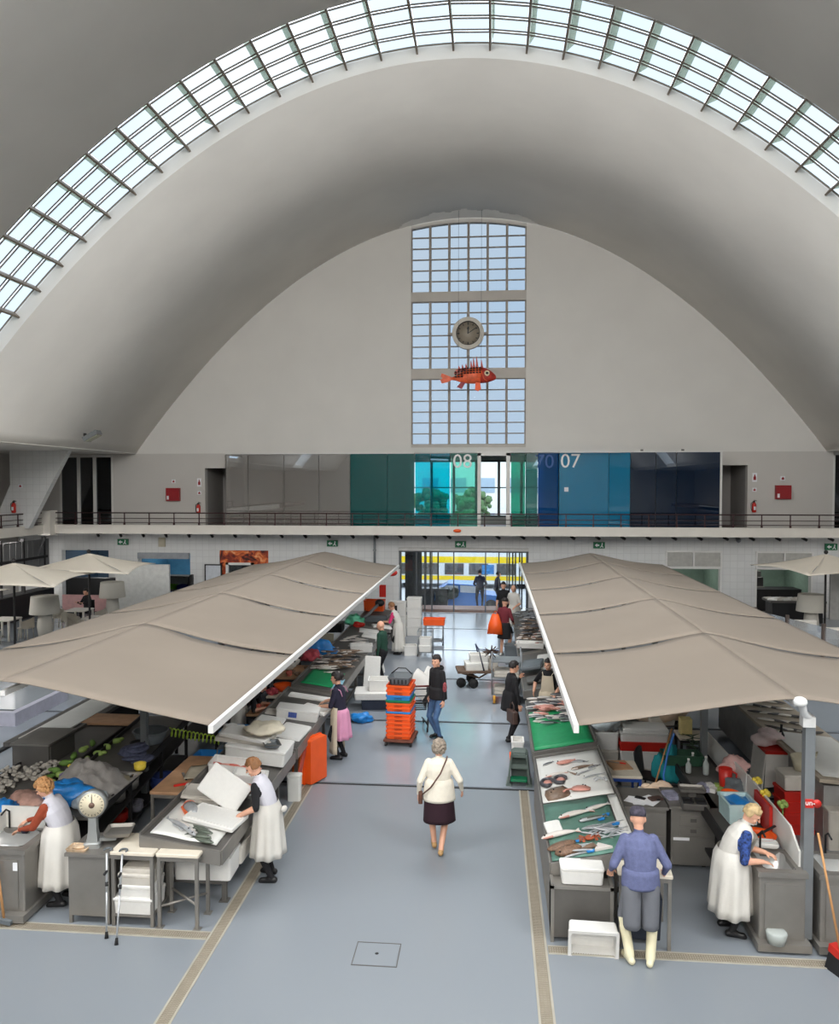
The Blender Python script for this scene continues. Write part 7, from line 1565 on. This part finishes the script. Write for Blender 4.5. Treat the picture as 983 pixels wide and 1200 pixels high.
for k, (x, y) in enumerate(((-15.4, 28.2), (-16.9, 26.0), (-13.9, 26.6))):
    t = thing('cafe_table', ('white cafe table before the seated dark figure', 'white cafe table nearest the left frame edge', 'white cafe table right of the nearest giant lamp')[k], 'table', (x, y, 0)); part('top', MB().rr(.8, .8, .7, .74, .04), mat('cafe_table_top', (206, 202, 194), .4), t)
    for sx in (-1, 1):
        for sy in (-1, 1): part('leg', MB().box(sx*.34-.03, sx*.34+.03, sy*.34-.03, sy*.34+.03, 0, .7), mat('cafe_table_top', (206, 202, 194)), t)
    for j, (dx, dy, a) in enumerate(((.75, 0, 90), (-.75, 0, -90), (0, -.75, 0))):
        tub_chair('rounded grey white cafe chair, ' + ('right of', 'left of', 'nearer than')[j] + (' the table before the seated figure', ' the table nearest the left edge', ' the table right of the giant lamp')[k], x+dx, y+dy, R(a))
t = thing('cafe_chair', 'chair the dark figure sits on under the left umbrellas', 'chair', (-15.9, 29.65, 0)); part('seat', MB().rr(.46, .44, .38, .42, .06), BLACKP, t); part('backrest', MB().box(-.22, .22, .2, .24, .42, .85), BLACKP, t)
struct('trim_10', MB().box(-18.0, -15.7, 31.6, 31.7, .1, .78), mat('pink_panel', (220, 172, 170), .6)); single('bar_shelf', MB().box(-18.0, -15.7, 31.9, 32.3, .0, 1.45), BLACKP, 'black bar shelf above the pink panel', 'bar', (0, 0, 0)); struct('trim_11', MB().box(-15.6, -13.3, 31.5, 31.62, 0, 2.1), mat('white_partition', (206, 206, 202), .6))
FGL = glass('pale_fence_glass', (.82, .82, .82), .06, diff=.25, dcol=(.7, .68, .66)); FP = mat('brown_fence_post', (92, 80, 74), .6)
t = thing('glass_fence', 'low glass fence on brown posts at the right edge behind the canopy', 'fence', (8.1, 31.5, 0), 0)
pts = [(0, 0), (.5, -1.6), (1.0, -3.2), (1.5, -4.8), (2.0, -6.4), (2.5, -8.0), (3.0, -9.6)]
for i, p in enumerate(pts):
    part('post', MB().box(p[0]-.05, p[0]+.05, p[1]-.05, p[1]+.05, 0, 1.15), FP, t)
    if i: q = pts[i-1]; part('pane', glass_panel(q[0], q[1], p[0], p[1], FGL, .1, 1.05), FGL, t)
for i, (x, y, l) in enumerate(((10.4, 27.2, 'white sofa block nearest the giant lamp on the right'), (10.9, 25.8, 'white sofa block in the middle behind the glass fence'), (11.5, 24.3, 'white sofa block nearest the viewer behind the glass fence'))):
    t = thing('sofa_block', l, 'sofa', (x, y, 0)); part('seat', MB().rr(.9, .9, .1, .5, .06), WHITEC, t); part('backrest', MB().rr(.9, .2, .5, .85, .05, c=(0, .35)), WHITEC, t)
single('red_cone', MB().prism([(-.3, 0), (.3, 0), (-.3, .5)], 'y', -.02, .02), REDP, 'red triangular sign behind the glass fence', 'sign', (9.2, 29.2, .5)); struct('trim_12', MB().box(9.1, 9.25, 29.15, 29.25, 0, .55), FP)
struct('trim_13', MB().box(12.2, 14.5, 29.8, 29.9, .5, 2.2), mat('grey_partition', (170, 168, 164), .6))
# left aisle low wall by the outer stall
struct('trim_14', MB().box(-10.75, -10.6, 16.6, 18.8, 0, .3).box(-12.5, -10.75, 16.6, 16.75, 0, .3), mat('lilac_low_wall', (176, 176, 190), .6)); struct('trim_15', MB().box(-9.95, -9.85, 12.5, 17.5, 0, .05), JOINT)
